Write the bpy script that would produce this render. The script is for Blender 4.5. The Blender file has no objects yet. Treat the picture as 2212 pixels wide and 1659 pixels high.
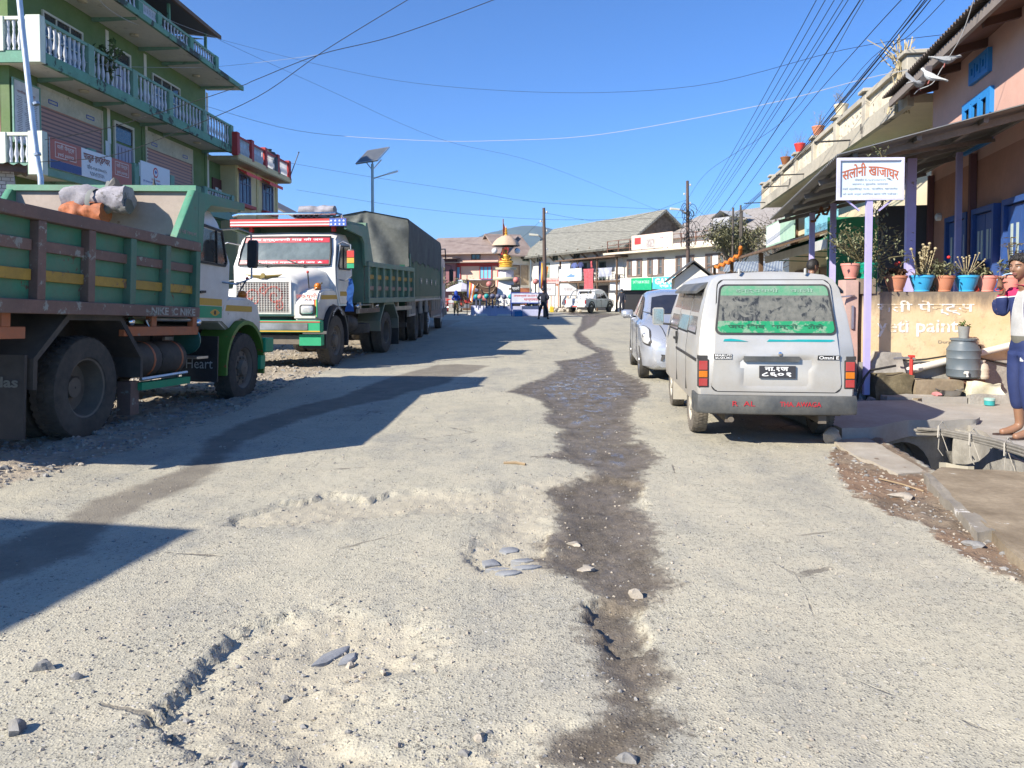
import bpy, bmesh, math, random, re
import numpy as np
from mathutils import Matrix, Vector, Quaternion
S = bpy.context.scene; COL = S.collection
R = math.radians; PI = math.pi
rnd = random.Random(7)
# ---------------------------------------------------------------- camera model
F, CX, CY, PIT, H = 1661.0, 1106.0, 693.0, R(2.0), 1.4
def at(x, y, Y):
    a = (x-CX)/F; b = (CY-y)/F
    t = Y/(math.cos(PIT)+b*math.sin(PIT))
    return Vector((a*t, Y, H+t*(b*math.cos(PIT)-math.sin(PIT))))
def gp(x, y, z=0.0):
    a = (x-CX)/F; b = (CY-y)/F
    t = (z-H)/(b*math.cos(PIT)-math.sin(PIT))
    return Vector((a*t, t*(math.cos(PIT)+b*math.sin(PIT)), z))
cam = bpy.data.cameras.new('camera'); cam.lens = 36*F/2212; cam.sensor_width = 36
cam.shift_y = -(829.5-CY)/2212; cam.clip_start = 0.05; cam.clip_end = 20000
co = bpy.data.objects.new('camera', cam); COL.objects.link(co)
co.location = (0, 0, H); co.rotation_euler = (PI/2-PIT, 0, 0); S.camera = co
# ---------------------------------------------------------------- light
W = bpy.data.worlds.new('World'); S.world = W; W.use_nodes = True
nt = W.node_tree; sky = nt.nodes.new('ShaderNodeTexSky'); sky.sky_type = 'NISHITA'; sky.sun_disc = False
SUN = Vector((-1.24, -.88, 1.0)).normalized()
sky.sun_elevation = math.asin(SUN.z); sky.sun_rotation = math.atan2(SUN.x, SUN.y) % (2*PI)
sky.altitude = 1800; sky.air_density = 1.0; sky.dust_density = 0.2; sky.ozone_density = 3.5
bg = nt.nodes['Background']; tint = nt.nodes.new('ShaderNodeMix'); tint.data_type = 'RGBA'; tint.blend_type = 'MULTIPLY'; tint.inputs[0].default_value = 1; tint.inputs[7].default_value = (.46, .81, 1.20, 1)
nt.links.new(sky.outputs[0], tint.inputs[6]); nt.links.new(tint.outputs[2], bg.inputs[0]); bg.inputs[1].default_value = 0.092
sl = bpy.data.lights.new('sun', 'SUN'); sl.energy = 5.0; sl.angle = R(.5); sl.color = (1, .92, .80)
so = bpy.data.objects.new('sun', sl); COL.objects.link(so); so.rotation_mode = 'QUATERNION'
so.rotation_quaternion = (-SUN).to_track_quat('-Z', 'Y'); so.location = (-30, -20, 30)
S.view_settings.view_transform = 'Standard'; S.view_settings.look = 'None'; S.view_settings.exposure = 0.95; S.view_settings.gamma = 1
S.cycles.max_bounces = 6; S.cycles.diffuse_bounces = 3; S.cycles.glossy_bounces = 3; S.cycles.transmission_bounces = 6
S.cycles.transparent_max_bounces = 8; S.cycles.caustics_reflective = False; S.cycles.caustics_refractive = False
S.cycles.use_denoising = True
# ---------------------------------------------------------------- materials
MATS = {}
class NT:
    """small helper to wire shader nodes"""
    def __init__(s, name):
        s.m = bpy.data.materials.new(name); s.m.use_nodes = True; s.t = s.m.node_tree
        s.b = s.t.nodes['Principled BSDF']; s.out = s.t.nodes['Material Output']
        s.tc = s.t.nodes.new('ShaderNodeTexCoord')
    def n(s, typ, **kw):
        q = s.t.nodes.new('ShaderNode'+typ)
        for k, v in kw.items(): setattr(q, k, v)
        return q
    def put(s, sock, v):
        if isinstance(v, bpy.types.NodeSocket): s.t.links.new(v, sock)
        elif isinstance(v, (tuple, list)) and sock.type == 'RGBA' and len(v) == 3: sock.default_value = (*v, 1)
        else: sock.default_value = v
    def noise(s, scale, detail=4, rough=.6, vec=None, dist=0):
        q = s.n('TexNoise'); s.put(q.inputs['Vector'], vec or s.tc.outputs['Object'])
        q.inputs['Scale'].default_value = scale; q.inputs['Detail'].default_value = detail
        q.inputs['Roughness'].default_value = rough; q.inputs['Distortion'].default_value = dist
        return q.outputs['Fac']
    def voro(s, scale, vec=None, feature='F1', out='Distance', rand=1):
        q = s.n('TexVoronoi', feature=feature); s.put(q.inputs['Vector'], vec or s.tc.outputs['Object'])
        q.inputs['Scale'].default_value = scale; q.inputs['Randomness'].default_value = rand
        return q.outputs[out]
    def rng(s, v, a, b, c=0., d=1., smooth=False):
        q = s.n('MapRange'); q.interpolation_type = 'SMOOTHSTEP' if smooth else 'LINEAR'
        s.put(q.inputs[0], v)
        for i, x in enumerate((a, b, c, d)): s.put(q.inputs[i+1], x)
        return q.outputs[0]
    def mix(s, f, a, b, mode='MIX'):
        q = s.n('Mix', data_type='RGBA', blend_type=mode); q.clamp_factor = True
        s.put(q.inputs[0], f); s.put(q.inputs[6], a); s.put(q.inputs[7], b)
        return q.outputs[2]
    def mth(s, op, a, b=0., c=0.):
        q = s.n('Math', operation=op); s.put(q.inputs[0], a); s.put(q.inputs[1], b); s.put(q.inputs[2], c)
        return q.outputs[0]
    def scaled(s, sx, sy, sz, src=None):
        q = s.n('Mapping'); s.put(q.inputs[0], src or s.tc.outputs['Object']); q.inputs[3].default_value = (sx, sy, sz)
        return q.outputs[0]
    def bump(s, h, strength=.3, dist=.01, prev=None):
        q = s.n('Bump'); s.put(q.inputs['Height'], h); q.inputs['Strength'].default_value = strength
        q.inputs['Distance'].default_value = dist
        if prev is not None: s.put(q.inputs['Normal'], prev)
        s.put(s.b.inputs['Normal'], q.outputs[0]); return q.outputs[0]
    def set(s, color=None, rough=None, metal=None, **kw):
        if color is not None: s.put(s.b.inputs['Base Color'], color)
        if rough is not None: s.put(s.b.inputs['Roughness'], rough)
        if metal is not None: s.put(s.b.inputs['Metallic'], metal)
        for k, v in kw.items(): s.put(s.b.inputs[k.replace('_', ' ')], v)
        return s.m
def mul(c, k): return tuple(min(1., x*k) for x in c)
def mat(name, c, rough=.6, metal=0., var=.18, scale=3., c2=None, chip=None, dust=None, bump=0., bscale=60., streak=False, coat=0., mud=None, **kw):
    """paint/plaster/cloth with uneven tone; chip=(colour, share, scale) shows worn patches, dust=(colour, share)"""
    if name in MATS: return MATS[name]
    q = NT(name); vec = q.scaled(1, 1, .18) if streak else None
    n1 = q.noise(scale, 6, .65, vec)
    col = q.mix(q.rng(n1, .3, .7), mul(c, 1-var), c2 or mul(c, 1+var))
    n3 = q.noise(scale*9, 4, .7)
    col = q.mix(q.rng(n3, .35, .75, 0, .5), col, mul(c, 1-var*1.2))
    if chip:
        cn = q.noise(chip[2], 8, .72)
        t = 1-chip[1]
        col = q.mix(q.rng(cn, .36+.3*t, .39+.3*t), col, chip[0])
    if dust:
        dn = q.noise(1.7, 6, .7)
        col = q.mix(q.rng(dn, .35, .75, 0, dust[1]), col, dust[0])
    if mud:
        zz = q.n('SeparateXYZ'); q.put(zz.inputs[0], q.tc.outputs['Object']); mn_ = q.mth('ADD', zz.outputs['Z'], q.mth('MULTIPLY', q.mth('SUBTRACT', q.noise(2.6, 7, .7, q.scaled(1, 1, .35)), .5), 1.5*(mud[2]-mud[1])))
        col = q.mix(q.rng(mn_, mud[1], mud[2], mud[3], 0), col, mud[0])
    r = q.rng(n1, .2, .8, max(0, rough-.1), min(1, rough+.12))
    if bump: q.bump(q.noise(bscale, 5, .6), bump, .01)
    MATS[name] = q.set(col, r, metal, **kw)
    if coat: q.b.inputs['Coat Weight'].default_value = coat
    return q.m
def flat(name, c, rough=.55, metal=0., **kw): return mat(name, c, rough, metal, var=.07, scale=6, **kw)
def glass(name, tint=(.02, .025, .03), alpha=.75, dust=.15, dcol=(.4, .37, .32)):
    if name in MATS: return MATS[name]
    q = NT(name); n = q.noise(5, 6, .7)
    col = q.mix(q.rng(n, .4, .75, dust*.4, dust), tint, dcol)
    MATS[name] = q.set(col, .08, 0, Alpha=alpha); q.b.inputs['Specular IOR Level'].default_value = .6
    return q.m
# ---------------------------------------------------------------- mesh building
class MB:
    def __init__(s): s.v = []; s.f = []; s.k = []; s.c = 0; s.M = None
    def mi(s, k): s.c = k; return s
    def xf(s, M): s.M = M; return s
    def add(s, vs, fs):
        b = len(s.v)
        for p in vs:
            p = Vector(p); s.v.append(tuple(s.M @ p) if s.M is not None else tuple(p))
        for f in fs: s.f.append(tuple(i+b for i in f)); s.k.append(s.c)
        return s
    def box(s, x0, x1, y0, y1, z0, z1):
        return s.add([(x0,y0,z0),(x1,y0,z0),(x1,y1,z0),(x0,y1,z0),(x0,y0,z1),(x1,y0,z1),(x1,y1,z1),(x0,y1,z1)],
            [(0,3,2,1),(4,5,6,7),(0,1,5,4),(1,2,6,5),(2,3,7,6),(3,0,4,7)])
    def bar(s, p, q, w, h=None, up=(0,0,1)):
        h = h or w; p = Vector(p); q = Vector(q); d = (q-p).normalized(); u = Vector(up)
        if abs(d.dot(u)) > .98: u = Vector((0,1,0))
        r = d.cross(u).normalized(); u = r.cross(d); r *= w/2; u *= h/2
        return s.add([p-r-u,p+r-u,p+r+u,p-r+u,q-r-u,q+r-u,q+r+u,q-r+u],
            [(0,3,2,1),(4,5,6,7),(0,1,5,4),(1,2,6,5),(2,3,7,6),(3,0,4,7)])
    def loft(s, rings, cap=True, closed=True):
        n = len(rings[0]); vs = [p for r in rings for p in r]; fs = []
        for i in range(len(rings)-1):
            for j in range(n if closed else n-1):
                a = i*n+j; b = i*n+(j+1) % n; fs.append((a, b, b+n, a+n))
        if cap: fs += [tuple(range(n))[::-1], tuple(range((len(rings)-1)*n, len(rings)*n))]
        return s.add(vs, fs)
    def tube(s, pts, r, n=6, cap=True):
        pts = [Vector(p) for p in pts]; rr = r if isinstance(r, (list, tuple)) else [r]*len(pts); rings = []
        ref = Vector((.13, .27, .95)).normalized()
        for i, p in enumerate(pts):
            d = (pts[min(i+1, len(pts)-1)]-pts[max(i-1, 0)])
            d = d.normalized() if d.length > 1e-9 else Vector((0,0,1))
            if abs(d.dot(ref)) > .97: ref = Vector((.9, .3, .1)).normalized()
            a = d.cross(ref).normalized(); b = d.cross(a)
            rings.append([p+(a*math.cos(2*PI*j/n)+b*math.sin(2*PI*j/n))*rr[i] for j in range(n)])
        return s.loft(rings, cap)
    def lathe(s, prof, n=16, c=(0,0,0), axis='Z', cap=True):
        rings = []
        for r, h in prof:
            ring = []
            for j in range(n):
                a = 2*PI*j/n; u, v = r*math.cos(a), r*math.sin(a)
                ring.append((c[0]+u, c[1]+v, c[2]+h) if axis == 'Z' else (c[0]+h, c[1]+u, c[2]+v) if axis == 'X' else (c[0]+v, c[1]+h, c[2]+u))
            rings.append(ring)
        return s.loft(rings, cap)
    def prism(s, poly, axis, a, b):
        """polygon extruded along an axis: 'X': poly=(y,z), 'Y': poly=(x,z), 'Z': poly=(x,y)"""
        f = {'X': lambda p, t: (t, p[0], p[1]), 'Y': lambda p, t: (p[0], t, p[1]), 'Z': lambda p, t: (p[0], p[1], t)}[axis]
        return s.loft([[f(p, a) for p in poly], [f(p, b) for p in poly]])
    def frame(s, axis, a, b, u0, u1, v0, v1, w):
        """rectangular frame with an opening, thick from a to b along the axis"""
        for (p0, p1, q0, q1) in ((u0, u1, v0, v0+w), (u0, u1, v1-w, v1), (u0, u0+w, v0+w, v1-w), (u1-w, u1, v0+w, v1-w)):
            s.prism([(p0,q0),(p1,q0),(p1,q1),(p0,q1)], axis, a, b)
        return s
    def quad(s, *p): return s.add(p, [tuple(range(len(p)))])
    def ball(s, c, r, n=10, sz=1.):
        return s.lathe([(max(.001, r*math.sin(PI*i/n)), -r*sz*math.cos(PI*i/n)) for i in range(n+1)], n+4, c)
    def rock(s, c, r, sq=.6, n=0):
        ph = [rnd.random()*6 for _ in range(6)]
        rings = []
        m = 7 if r > .03 else 5
        for i in range(m-1):
            t = PI*(i+.35)/(m-1.3); ring = []
            for j in range(m+1):
                a = 2*PI*j/(m+1)+ph[0]
                k = r*(.75+.25*math.sin(2*a+ph[1]+i)+.18*math.sin(3*a+ph[2])+rnd.uniform(-.16, .16))
                ring.append((c[0]+k*math.sin(t)*math.cos(a), c[1]+k*math.sin(t)*math.sin(a)*(.7+.3*math.sin(ph[3])**2), c[2]+r*sq*math.cos(t)))
            rings.append(ring)
        return s.loft(rings)
    def build(s, name, mats, parent=None, smooth=None, bevel=0, seg=1):
        me = bpy.data.meshes.new(name); me.from_pydata(s.v, [], s.f)
        mats = mats if isinstance(mats, (list, tuple)) else [mats]
        for m in mats: me.materials.append(m)
        if len(mats) > 1: me.polygons.foreach_set('material_index', s.k)
        bm = bmesh.new(); bm.from_mesh(me)
        bmesh.ops.remove_doubles(bm, verts=bm.verts, dist=1e-5)
        bmesh.ops.recalc_face_normals(bm, faces=bm.faces)
        if bevel:
            ed = [e for e in bm.edges if len(e.link_faces) == 2 and e.calc_face_angle(0) > R(28)]
            try: bmesh.ops.bevel(bm, geom=ed, offset=bevel, segments=seg, affect='EDGES', clamp_overlap=True)
            except Exception: pass
        bm.to_mesh(me); bm.free()
        if smooth or bevel:
            me.shade_smooth(); me.set_sharp_from_angle(angle=R(smooth or 35))
        o = bpy.data.objects.new(name, me); COL.objects.link(o)
        if parent is not None: o.parent = parent
        return o
def thing(name, label, cat, loc=(0,0,0), rotz=0., group=None, rot=None):
    o = bpy.data.objects.new(name, None); COL.objects.link(o); o.empty_display_size = .2
    o.location = loc; o.rotation_euler = rot or (0, 0, rotz); o['label'] = label; o['category'] = cat
    if group: o['group'] = group
    return o
def tag(o, label, cat, group=None):
    o['label'] = label; o['category'] = cat
    if group: o['group'] = group
    return o
def struct(o, kind='structure'): o['kind'] = kind; return o
def move(o, loc, rotz=0.): o.location = loc; o.rotation_euler = (0, 0, rotz); return o
def dup(root, loc, rotz=None, label=None, group=None, scale=None):
    r = root.copy(); COL.objects.link(r); r.location = loc
    if rotz is not None: r.rotation_euler = (0, 0, rotz)
    if scale: r.scale = (scale,)*3
    if label: r['label'] = label
    if group: r['group'] = group
    for ch in list(root.children):
        c = ch.copy(); COL.objects.link(c); c.parent = r
        for g in list(ch.children):
            d = g.copy(); COL.objects.link(d); d.parent = c
    return r
FACE = {'S': ((1,0,0),(0,0,1),(0,-1,0)), 'N': ((-1,0,0),(0,0,1),(0,1,0)), 'E': ((0,1,0),(0,0,1),(1,0,0)), 'W': ((0,-1,0),(0,0,1),(-1,0,0)), 'U': ((1,0,0),(0,1,0),(0,0,1))}
def facemat(face, c):
    X, Y, Z = face if not isinstance(face, str) else FACE[face]
    return Matrix(((X[0],Y[0],Z[0],c[0]),(X[1],Y[1],Z[1],c[1]),(X[2],Y[2],Z[2],c[2]),(0,0,0,1)))
def text(body, m, face, c, w, h=None, parent=None, name='lettering', bold=.012, depth=.0014, arc=0., warp=None):
    body = re.sub('((?:[\u0915-\u0939]\u094d)*[\u0915-\u0939])\u093f', '\u093f\\1', body)   # the short i is written before its consonant
    cu = bpy.data.curves.new('txt', 'FONT'); cu.body = body; cu.offset = bold; cu.resolution_u = 2; cu.align_x = 'CENTER'
    o = bpy.data.objects.new('txt', cu); COL.objects.link(o)
    dg = bpy.context.evaluated_depsgraph_get()
    me = bpy.data.meshes.new_from_object(o.evaluated_get(dg)); bpy.data.objects.remove(o); bpy.data.curves.remove(cu)
    n = len(me.vertices); a = np.empty(n*3); me.vertices.foreach_get('co', a); a = a.reshape(n, 3)
    lo, hi = a.min(0), a.max(0); a -= (lo+hi)/2; k = w/(hi[0]-lo[0]); kh = k if h is None else h/(hi[1]-lo[1])
    a[:, 0] *= k; a[:, 1] *= kh
    if arc: a[:, 1] -= arc*(a[:, 0]/(w/2))**2
    fl = []; fs = []                                            # strokes of a letter may overlap: no two triangles of it share a plane
    for p in me.polygons: fs.append(tuple(range(len(fl), len(fl)+len(p.vertices)))); fl += p.vertices[:]
    a = a[fl]; a[:, 2] = np.concatenate([[depth+.00007*(i % 13)]*len(f) for i, f in enumerate(fs)])
    me = bpy.data.meshes.new(name); me.from_pydata(a.tolist(), [], fs)
    if warp: a = np.array([warp(p) for p in a])
    Mx = np.array(facemat(face, c)); a = a @ Mx[:3, :3].T + Mx[:3, 3]
    me.vertices.foreach_set('co', a.ravel()); me.materials.clear(); me.materials.append(m); me.update()
    t = bpy.data.objects.new(name, me); COL.objects.link(t)
    if parent is not None: t.parent = parent
    return t
def local(root, p):
    """world point -> local coordinates of a thing"""
    M = Matrix.LocRotScale(root.location, root.rotation_euler, root.scale)
    return M.inverted() @ Vector(p)
# ================================================================ GROUND
def hash2(ix, iy, s):
    v = (ix.astype(np.int64)*374761393+iy.astype(np.int64)*668265263+s*974711) & 0x7fffffff
    v = (v ^ (v >> 13))*1274126177 & 0x7fffffff
    return ((v ^ (v >> 16)) & 0xffff)/65535.
def vnoise(x, y, s=0):
    ix, iy = np.floor(x), np.floor(y); fx, fy = x-ix, y-iy
    fx = fx*fx*(3-2*fx); fy = fy*fy*(3-2*fy)
    a, b, c, d = hash2(ix, iy, s), hash2(ix+1, iy, s), hash2(ix, iy+1, s), hash2(ix+1, iy+1, s)
    return (a*(1-fx)+b*fx)*(1-fy)+(c*(1-fx)+d*fx)*fy
def fbm(x, y, s=0, o=4):
    r, k, t = 0, .5, 0
    for i in range(o): r = r+k*vnoise(x*2**i+i*17.3, y*2**i-i*9.1, s+i); t += k; k *= .5
    return r/t
def sdist(px, py, poly):
    """signed distance in metres, positive inside"""
    d = np.full(px.shape, 1e9); ins = np.zeros(px.shape, bool); n = len(poly)
    for i in range(n):
        x0, y0 = poly[i]; x1, y1 = poly[(i+1) % n]; ex, ey = x1-x0, y1-y0
        t = np.clip(((px-x0)*ex+(py-y0)*ey)/(ex*ex+ey*ey+1e-12), 0, 1)
        d = np.minimum(d, np.hypot(px-x0-t*ex, py-y0-t*ey))
        if y0 != y1:
            cr = ((y0 > py) != (y1 > py)) & (px < ex*(py-y0)/(y1-y0)+x0); ins ^= cr
    return np.where(ins, d, -d)
def vp(pts): return [tuple(gp(x, y)[:2]) for x, y in pts]
Z2 = lambda L: [(864+.4466*x, 918+.4466*y) for x, y in L]
Z4 = lambda L: [(648+.3418*x, 648+.3418*y) for x, y in L]
stream = vp(Z2([(600,1700),(640,1570),(690,1490),(800,1430),(985,1370),(930,1310),(985,1265),(890,1230),(880,1160),(890,1080),(830,1060),(840,960),(830,880),(920,830),(860,780),(800,740),(680,690),(620,640),(690,600),(640,550),(740,500),(740,420),(710,330),(690,300),(830,260),(930,220),(830,180),(640,155),(760,130),(740,90)])
  + Z4([(1640,920),(1600,870),(1640,820),(1510,760),(1560,700),(1500,630),(1400,600),(1300,580),(1400,530),(1530,490),(1640,430),(1600,390),(1760,370),(1870,330),(1750,270),(1720,220),(1770,160),(1780,105),(1640,84),(1720,76),(2060,86),(1960,104),(1900,118),(1870,160),(1780,205),(1860,270),(1870,290),(1980,320),(1990,370),(2010,430),(2100,470),(2212,540),(2230,600),(2140,640),(2100,760),(2150,830),(2120,900)])
  + Z2([(1160,0),(1150,60),(1220,95),(1280,150),(1190,240),(1200,310),(1140,360),(1210,420),(1250,500),(1280,620),(1310,720),(1410,770),(1280,820),(1240,880),(1160,930),(1210,1000),(1190,1080),(1310,1080),(1280,1160),(1350,1180),(1340,1250),(1290,1290),(1330,1400),(1430,1500),(1310,1500),(1280,1560),(1210,1700)]))
track = vp([(-60,1195),(0,1171),(117,1131),(207,1077),(264,1058),(381,1014),(422,988),(434,958),(480,932),(536,908),(650,873),(733,856),(820,822),(867,808),(940,788),(990,786),(1060,790),(1030,803),(995,812),(965,830),(890,846),(850,860),(760,877),(660,905),(520,962),(498,984),(480,1012),(430,1050),(332,1085),(242,1135),(195,1198),(0,1264),(-60,1290)])
mudr = vp([(1782,975),(1782,989),(1835,1065),(1879,1091),(1905,1109),(1958,1126),(1993,1141),(2016,1162),(2052,1188),(2142,1241),(2212,1267),(2330,1330),(2330,1205),(2212,1190),(2010,1012),(1900,938),(1850,930)])
shoulder = [tuple(gp(x, y)[:2]) for x, y in [(-300,1130),(0,1058),(110,1032),(205,996),(300,972),(400,930),(500,893),(560,866),(640,826),(700,806),(760,775),(850,745),(960,708),(1000,692)]]+[(-9, 44), (-60, 44), (-60, 2)]
potA = vp([(330,1562),(380,1500),(430,1446),(490,1395),(520,1362),(552,1338),(620,1318),(740,1302),(900,1325),(985,1380),(960,1440),(860,1480),(800,1560),(900,1606),(1130,1560),(1140,1700),(480,1700)])
potB = vp([(478,1137),(560,1096),(700,1062),(800,1072),(870,1052),(1065,1058),(1130,1034),(1265,1018),(1390,1040),(1400,1100),(1200,1115),(1190,1190),(1040,1240),(1000,1190),(1060,1110),(860,1110),(640,1140)])
ledge = vp([(1262,1292),(1290,1288),(1400,1310),(1400,1420),(1310,1400),(1262,1340)])
stonesA = vp([(1030,1215),(1085,1180),(1150,1195),(1190,1235),(1120,1265),(1040,1240)])
drain1 = [(3.37,6.0),(3.67,7.75),(4.0,8.1),(4.72,8.2),(4.58,7.47),(4.28,6.6),(4.1,5.9)]
drain2 = [(4.02,9.05),(3.72,10.6),(4.2,10.75),(5.0,9.35)]
GZ = {}
def gz_(x, y):
    i = min(len(GZ['xs'])-2, max(0, int(np.searchsorted(GZ['xs'], x))-1)); j = min(len(GZ['ys'])-2, max(0, int(np.searchsorted(GZ['ys'], y))-1)); return float(GZ['h'][j:j+2, i:i+2].mean())
def build_ground():
    xs = list(np.arange(-6.6, -2.4, .03))+list(np.arange(-2.4, 1.3, .019))+list(np.arange(1.3, 6.3, .03)); g = .03
    while xs[-1] < 3000: g *= 1.07; xs.append(xs[-1]+g)
    g = .03
    while xs[0] > -3000: g *= 1.07; xs.insert(0, xs[0]-g)
    ys = [1.6]
    while ys[-1] < 100: ys.append(ys[-1]+max(.014, .006*ys[-1]))
    g = .7
    while ys[-1] < 5000: g *= 1.1; ys.append(ys[-1]+g)
    g = .03
    while ys[0] > -60: g *= 1.2; ys.insert(0, ys[0]-g)
    xs, ys = np.array(xs), np.array(ys); nx, ny = len(xs), len(ys)
    X, Y = np.meshgrid(xs, ys); X = X.ravel(); Y = Y.ravel(); N = X.size
    def sd(poly, mg=1.5):
        p = np.array(poly); r = np.full(N, -9.)
        k = (X > p[:,0].min()-mg) & (X < p[:,0].max()+mg) & (Y > p[:,1].min()-mg) & (Y < p[:,1].max()+mg)
        r[k] = sdist(X[k], Y[k], poly); return r
    near = np.clip((60-np.hypot(X, Y))/30, 0, 1)
    nz = lambda s, k, o=4: fbm(X*k, Y*k, s, o)-.5
    ss = lambda v, a, b: (lambda t: t*t*(3-2*t))(np.clip((v-a)/(b-a), 0, 1))
    wet, trk, mud, shl = sd(stream, 2), sd(track, 2), sd(mudr), sd(shoulder, 4)
    pa, pb, pl, st = sd(potA), sd(potB), sd(ledge), sd(stonesA)
    h = nz(1, .7)*.03*near+nz(2, 9, 3)*.008*near+nz(23, 26, 3)*.004*near
    jag = nz(3, 7)*.16+nz(4, 22)*.11+nz(14, 60, 2)*.05
    shA = ss(-X, .82, 1.08)*(.35+.65*ss(nz(33, 3.1), -.16, .02)); h -= .042*(shA*ss(pa+jag, 0, .022)+(1-shA)*ss(pa+jag*1.5, -.08, .34))+.012*ss(pa, .1, .5); shB = ss(nz(34, 2.3), -.06, .10); h -= .030*(shB*ss(pb+jag, 0, .02)+(1-shB)*ss(pb+jag, -.06, .25))
    h -= .035*ss(pl+jag*.6, 0, .03); h -= .022*ss(wet+jag, 0, .22)
    inp = ss(pa, 0, .2)+ss(pb, 0, .2)+.8*ss(wet, 0, .2)
    h += nz(5, 30, 3)*.02*np.clip(inp, 0, 1)
    h += (nz(6, 3)*.07+np.maximum(0, nz(7, 11, 3))*.09)*ss(shl, -.1, .5)*near
    h += np.clip(-.026*(Y-8.7), -.07, .07)*ss(shl, -.2, .8)*ss(-Y, -14, -12.5)*ss(-np.abs(X+5), -4, -2)
    h += -.005*ss(mud, 0, .15)+(nz(8, 12, 3)*.05+np.maximum(0, nz(9, 40, 2))*.03)*ss(mud, -.05, .1)
    h = np.where(np.hypot(X, Y) > 140, np.minimum(h, 0), h)
    d1, d2 = sd(drain1), sd(drain2)
    h = np.where(d1 > 0, -.85, h); h = np.where(d2 > 0, -.5, h)
    GZ.update(xs=xs, ys=ys, h=h.reshape(ny, nx))
    co_ = np.stack([X, Y, h], 1)
    me = bpy.data.meshes.new('road'); idx = np.arange(N).reshape(ny, nx)
    q = np.stack([idx[:-1,:-1], idx[:-1,1:], idx[1:,1:], idx[1:,:-1]], -1).reshape(-1, 4)
    me.vertices.add(N); me.vertices.foreach_set('co', co_.ravel())
    me.loops.add(q.size); me.loops.foreach_set('vertex_index', q.ravel())
    me.polygons.add(len(q)); me.polygons.foreach_set('loop_start', np.arange(len(q))*4)
    try: me.polygons.foreach_set('loop_total', np.full(len(q), 4))
    except Exception: pass
    me.update(calc_edges=True); me.polygons.foreach_set('use_smooth', np.ones(len(q), bool))
    dusty = np.clip(ss(pa, -.1, .3)+ss(pb, -.15, .25)+ss(st, -.2, .1), 0, 1)
    for nm, arr in (('wet', wet), ('trk', trk), ('mud', mud), ('shl', shl), ('dusty', dusty), ('pit', np.clip(-pa+pb*0, -1, 1))):
        at_ = me.attributes.new(nm, 'FLOAT', 'POINT'); at_.data.foreach_set('value', np.ascontiguousarray(arr, dtype=np.float32))
    o = bpy.data.objects.new('road', me); COL.objects.link(o); struct(o)
    # --- material
    q = NT('road'); P = q.tc.outputs['Object']
    A = lambda n: (lambda t: (setattr(t, 'attribute_name', n), t.outputs['Fac'])[1])(q.n('Attribute'))
    big = q.noise(.55, 5, .6); med = q.noise(3.2, 6, .65); fine = q.noise(34, 5, .7); grain = q.noise(150, 3, .7)
    stones = q.voro(105, out='Color'); sc = q.n('SeparateColor'); q.put(sc.inputs[0], stones)
    sdst = q.voro(105); sd2 = q.voro(46); s2c = q.voro(46, out='Color'); sc2 = q.n('SeparateColor'); q.put(sc2.inputs[0], s2c)
    lanes = q.noise(2.2, 4, .6, q.scaled(1, .07, 1))
    asp = q.mix(q.rng(big, .40, .60), (.415, .39, .30), (.30, .292, .25))
    asp = q.mix(q.rng(lanes, .40, .62, 0, .8), asp, (.44, .412, .315))
    asp = q.mix(q.rng(med, .42, .66, 0, .75), asp, (.475, .435, .33))
    vis = q.rng(med, .3, .62, 1, .25)                             # where the chippings show through the dust
    chip = q.mix(sc.outputs[0], (.15, .148, .14), (.52, .50, .45))
    asp = q.mix(q.mth('MULTIPLY', vis, q.rng(sdst, .0, .55, .62, .03)), asp, chip)
    v3 = q.voro(58); c3 = q.n('SeparateColor'); q.put(c3.inputs[0], q.voro(58, out='Color')); asp = q.mix(q.mth('MULTIPLY', q.mth('MULTIPLY', q.rng(c3.outputs[0], .76, .80), q.rng(v3, .22, .40, 1, 0)), q.mth('MULTIPLY', q.rng(med, .38, .58, .7, .12), q.rng(q.noise(1.1, 3), .40, .60, 1, .25))), asp, q.mix(q.rng(c3.outputs[1], .6, .7), (.15, .145, .135), (.58, .56, .50)))
    pits = q.rng(q.mth('ADD', grain, q.mth('MULTIPLY', fine, .8)), 1.0, 1.06)
    asp = q.mix(q.mth('MULTIPLY', pits, q.rng(med, .35, .65, 1, .6)), asp, (.075, .07, .06))
    big2 = q.mth('MULTIPLY', q.rng(sc2.outputs[1], .84, .86), q.rng(sd2, .22, .3, 1, 0))
    asp = q.mix(q.mth('MULTIPLY', big2, .8), asp, q.mix(sc2.outputs[0], (.12, .12, .12), (.6, .58, .54)))
    soft = q.noise(1.15, 7, .68, q.scaled(1, .55, 1)); asp = q.mix(q.rng(soft, .50, .70, 0, .62), asp, (.49, .455, .35)); asp = q.mix(q.rng(soft, .44, .30, 0, .5), asp, (.25, .243, .215))
    cr = q.voro(.62, q.mix(.12, P, q.n('TexNoise').outputs['Color'], 'ADD') if False else None, 'DISTANCE_TO_EDGE')
    wob = q.noise(3, 4, .7); crk = q.mth('MULTIPLY', q.rng(q.mth('ADD', cr, q.mth('MULTIPLY', q.mth('SUBTRACT', wob, .5), .05)), 0, .0035, 1, 0), q.rng(q.noise(.9, 2), .55, .62))
    asp = q.mix(q.mth('MULTIPLY', crk, .75), asp, (.13, .115, .095))
    dust = q.mix(q.rng(med, .3, .7), (.385, .35, .265), (.465, .425, .325))
    dust = q.mix(q.mth('MULTIPLY', q.rng(sdst, .1, .45, .6, 0), q.rng(sc.outputs[1], .55, .6)), dust, (.30, .285, .26))
    dust = q.mix(q.mth('MULTIPLY', big2, .9), dust, q.mix(sc2.outputs[0], (.15, .15, .15), (.55, .53, .5)))
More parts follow.
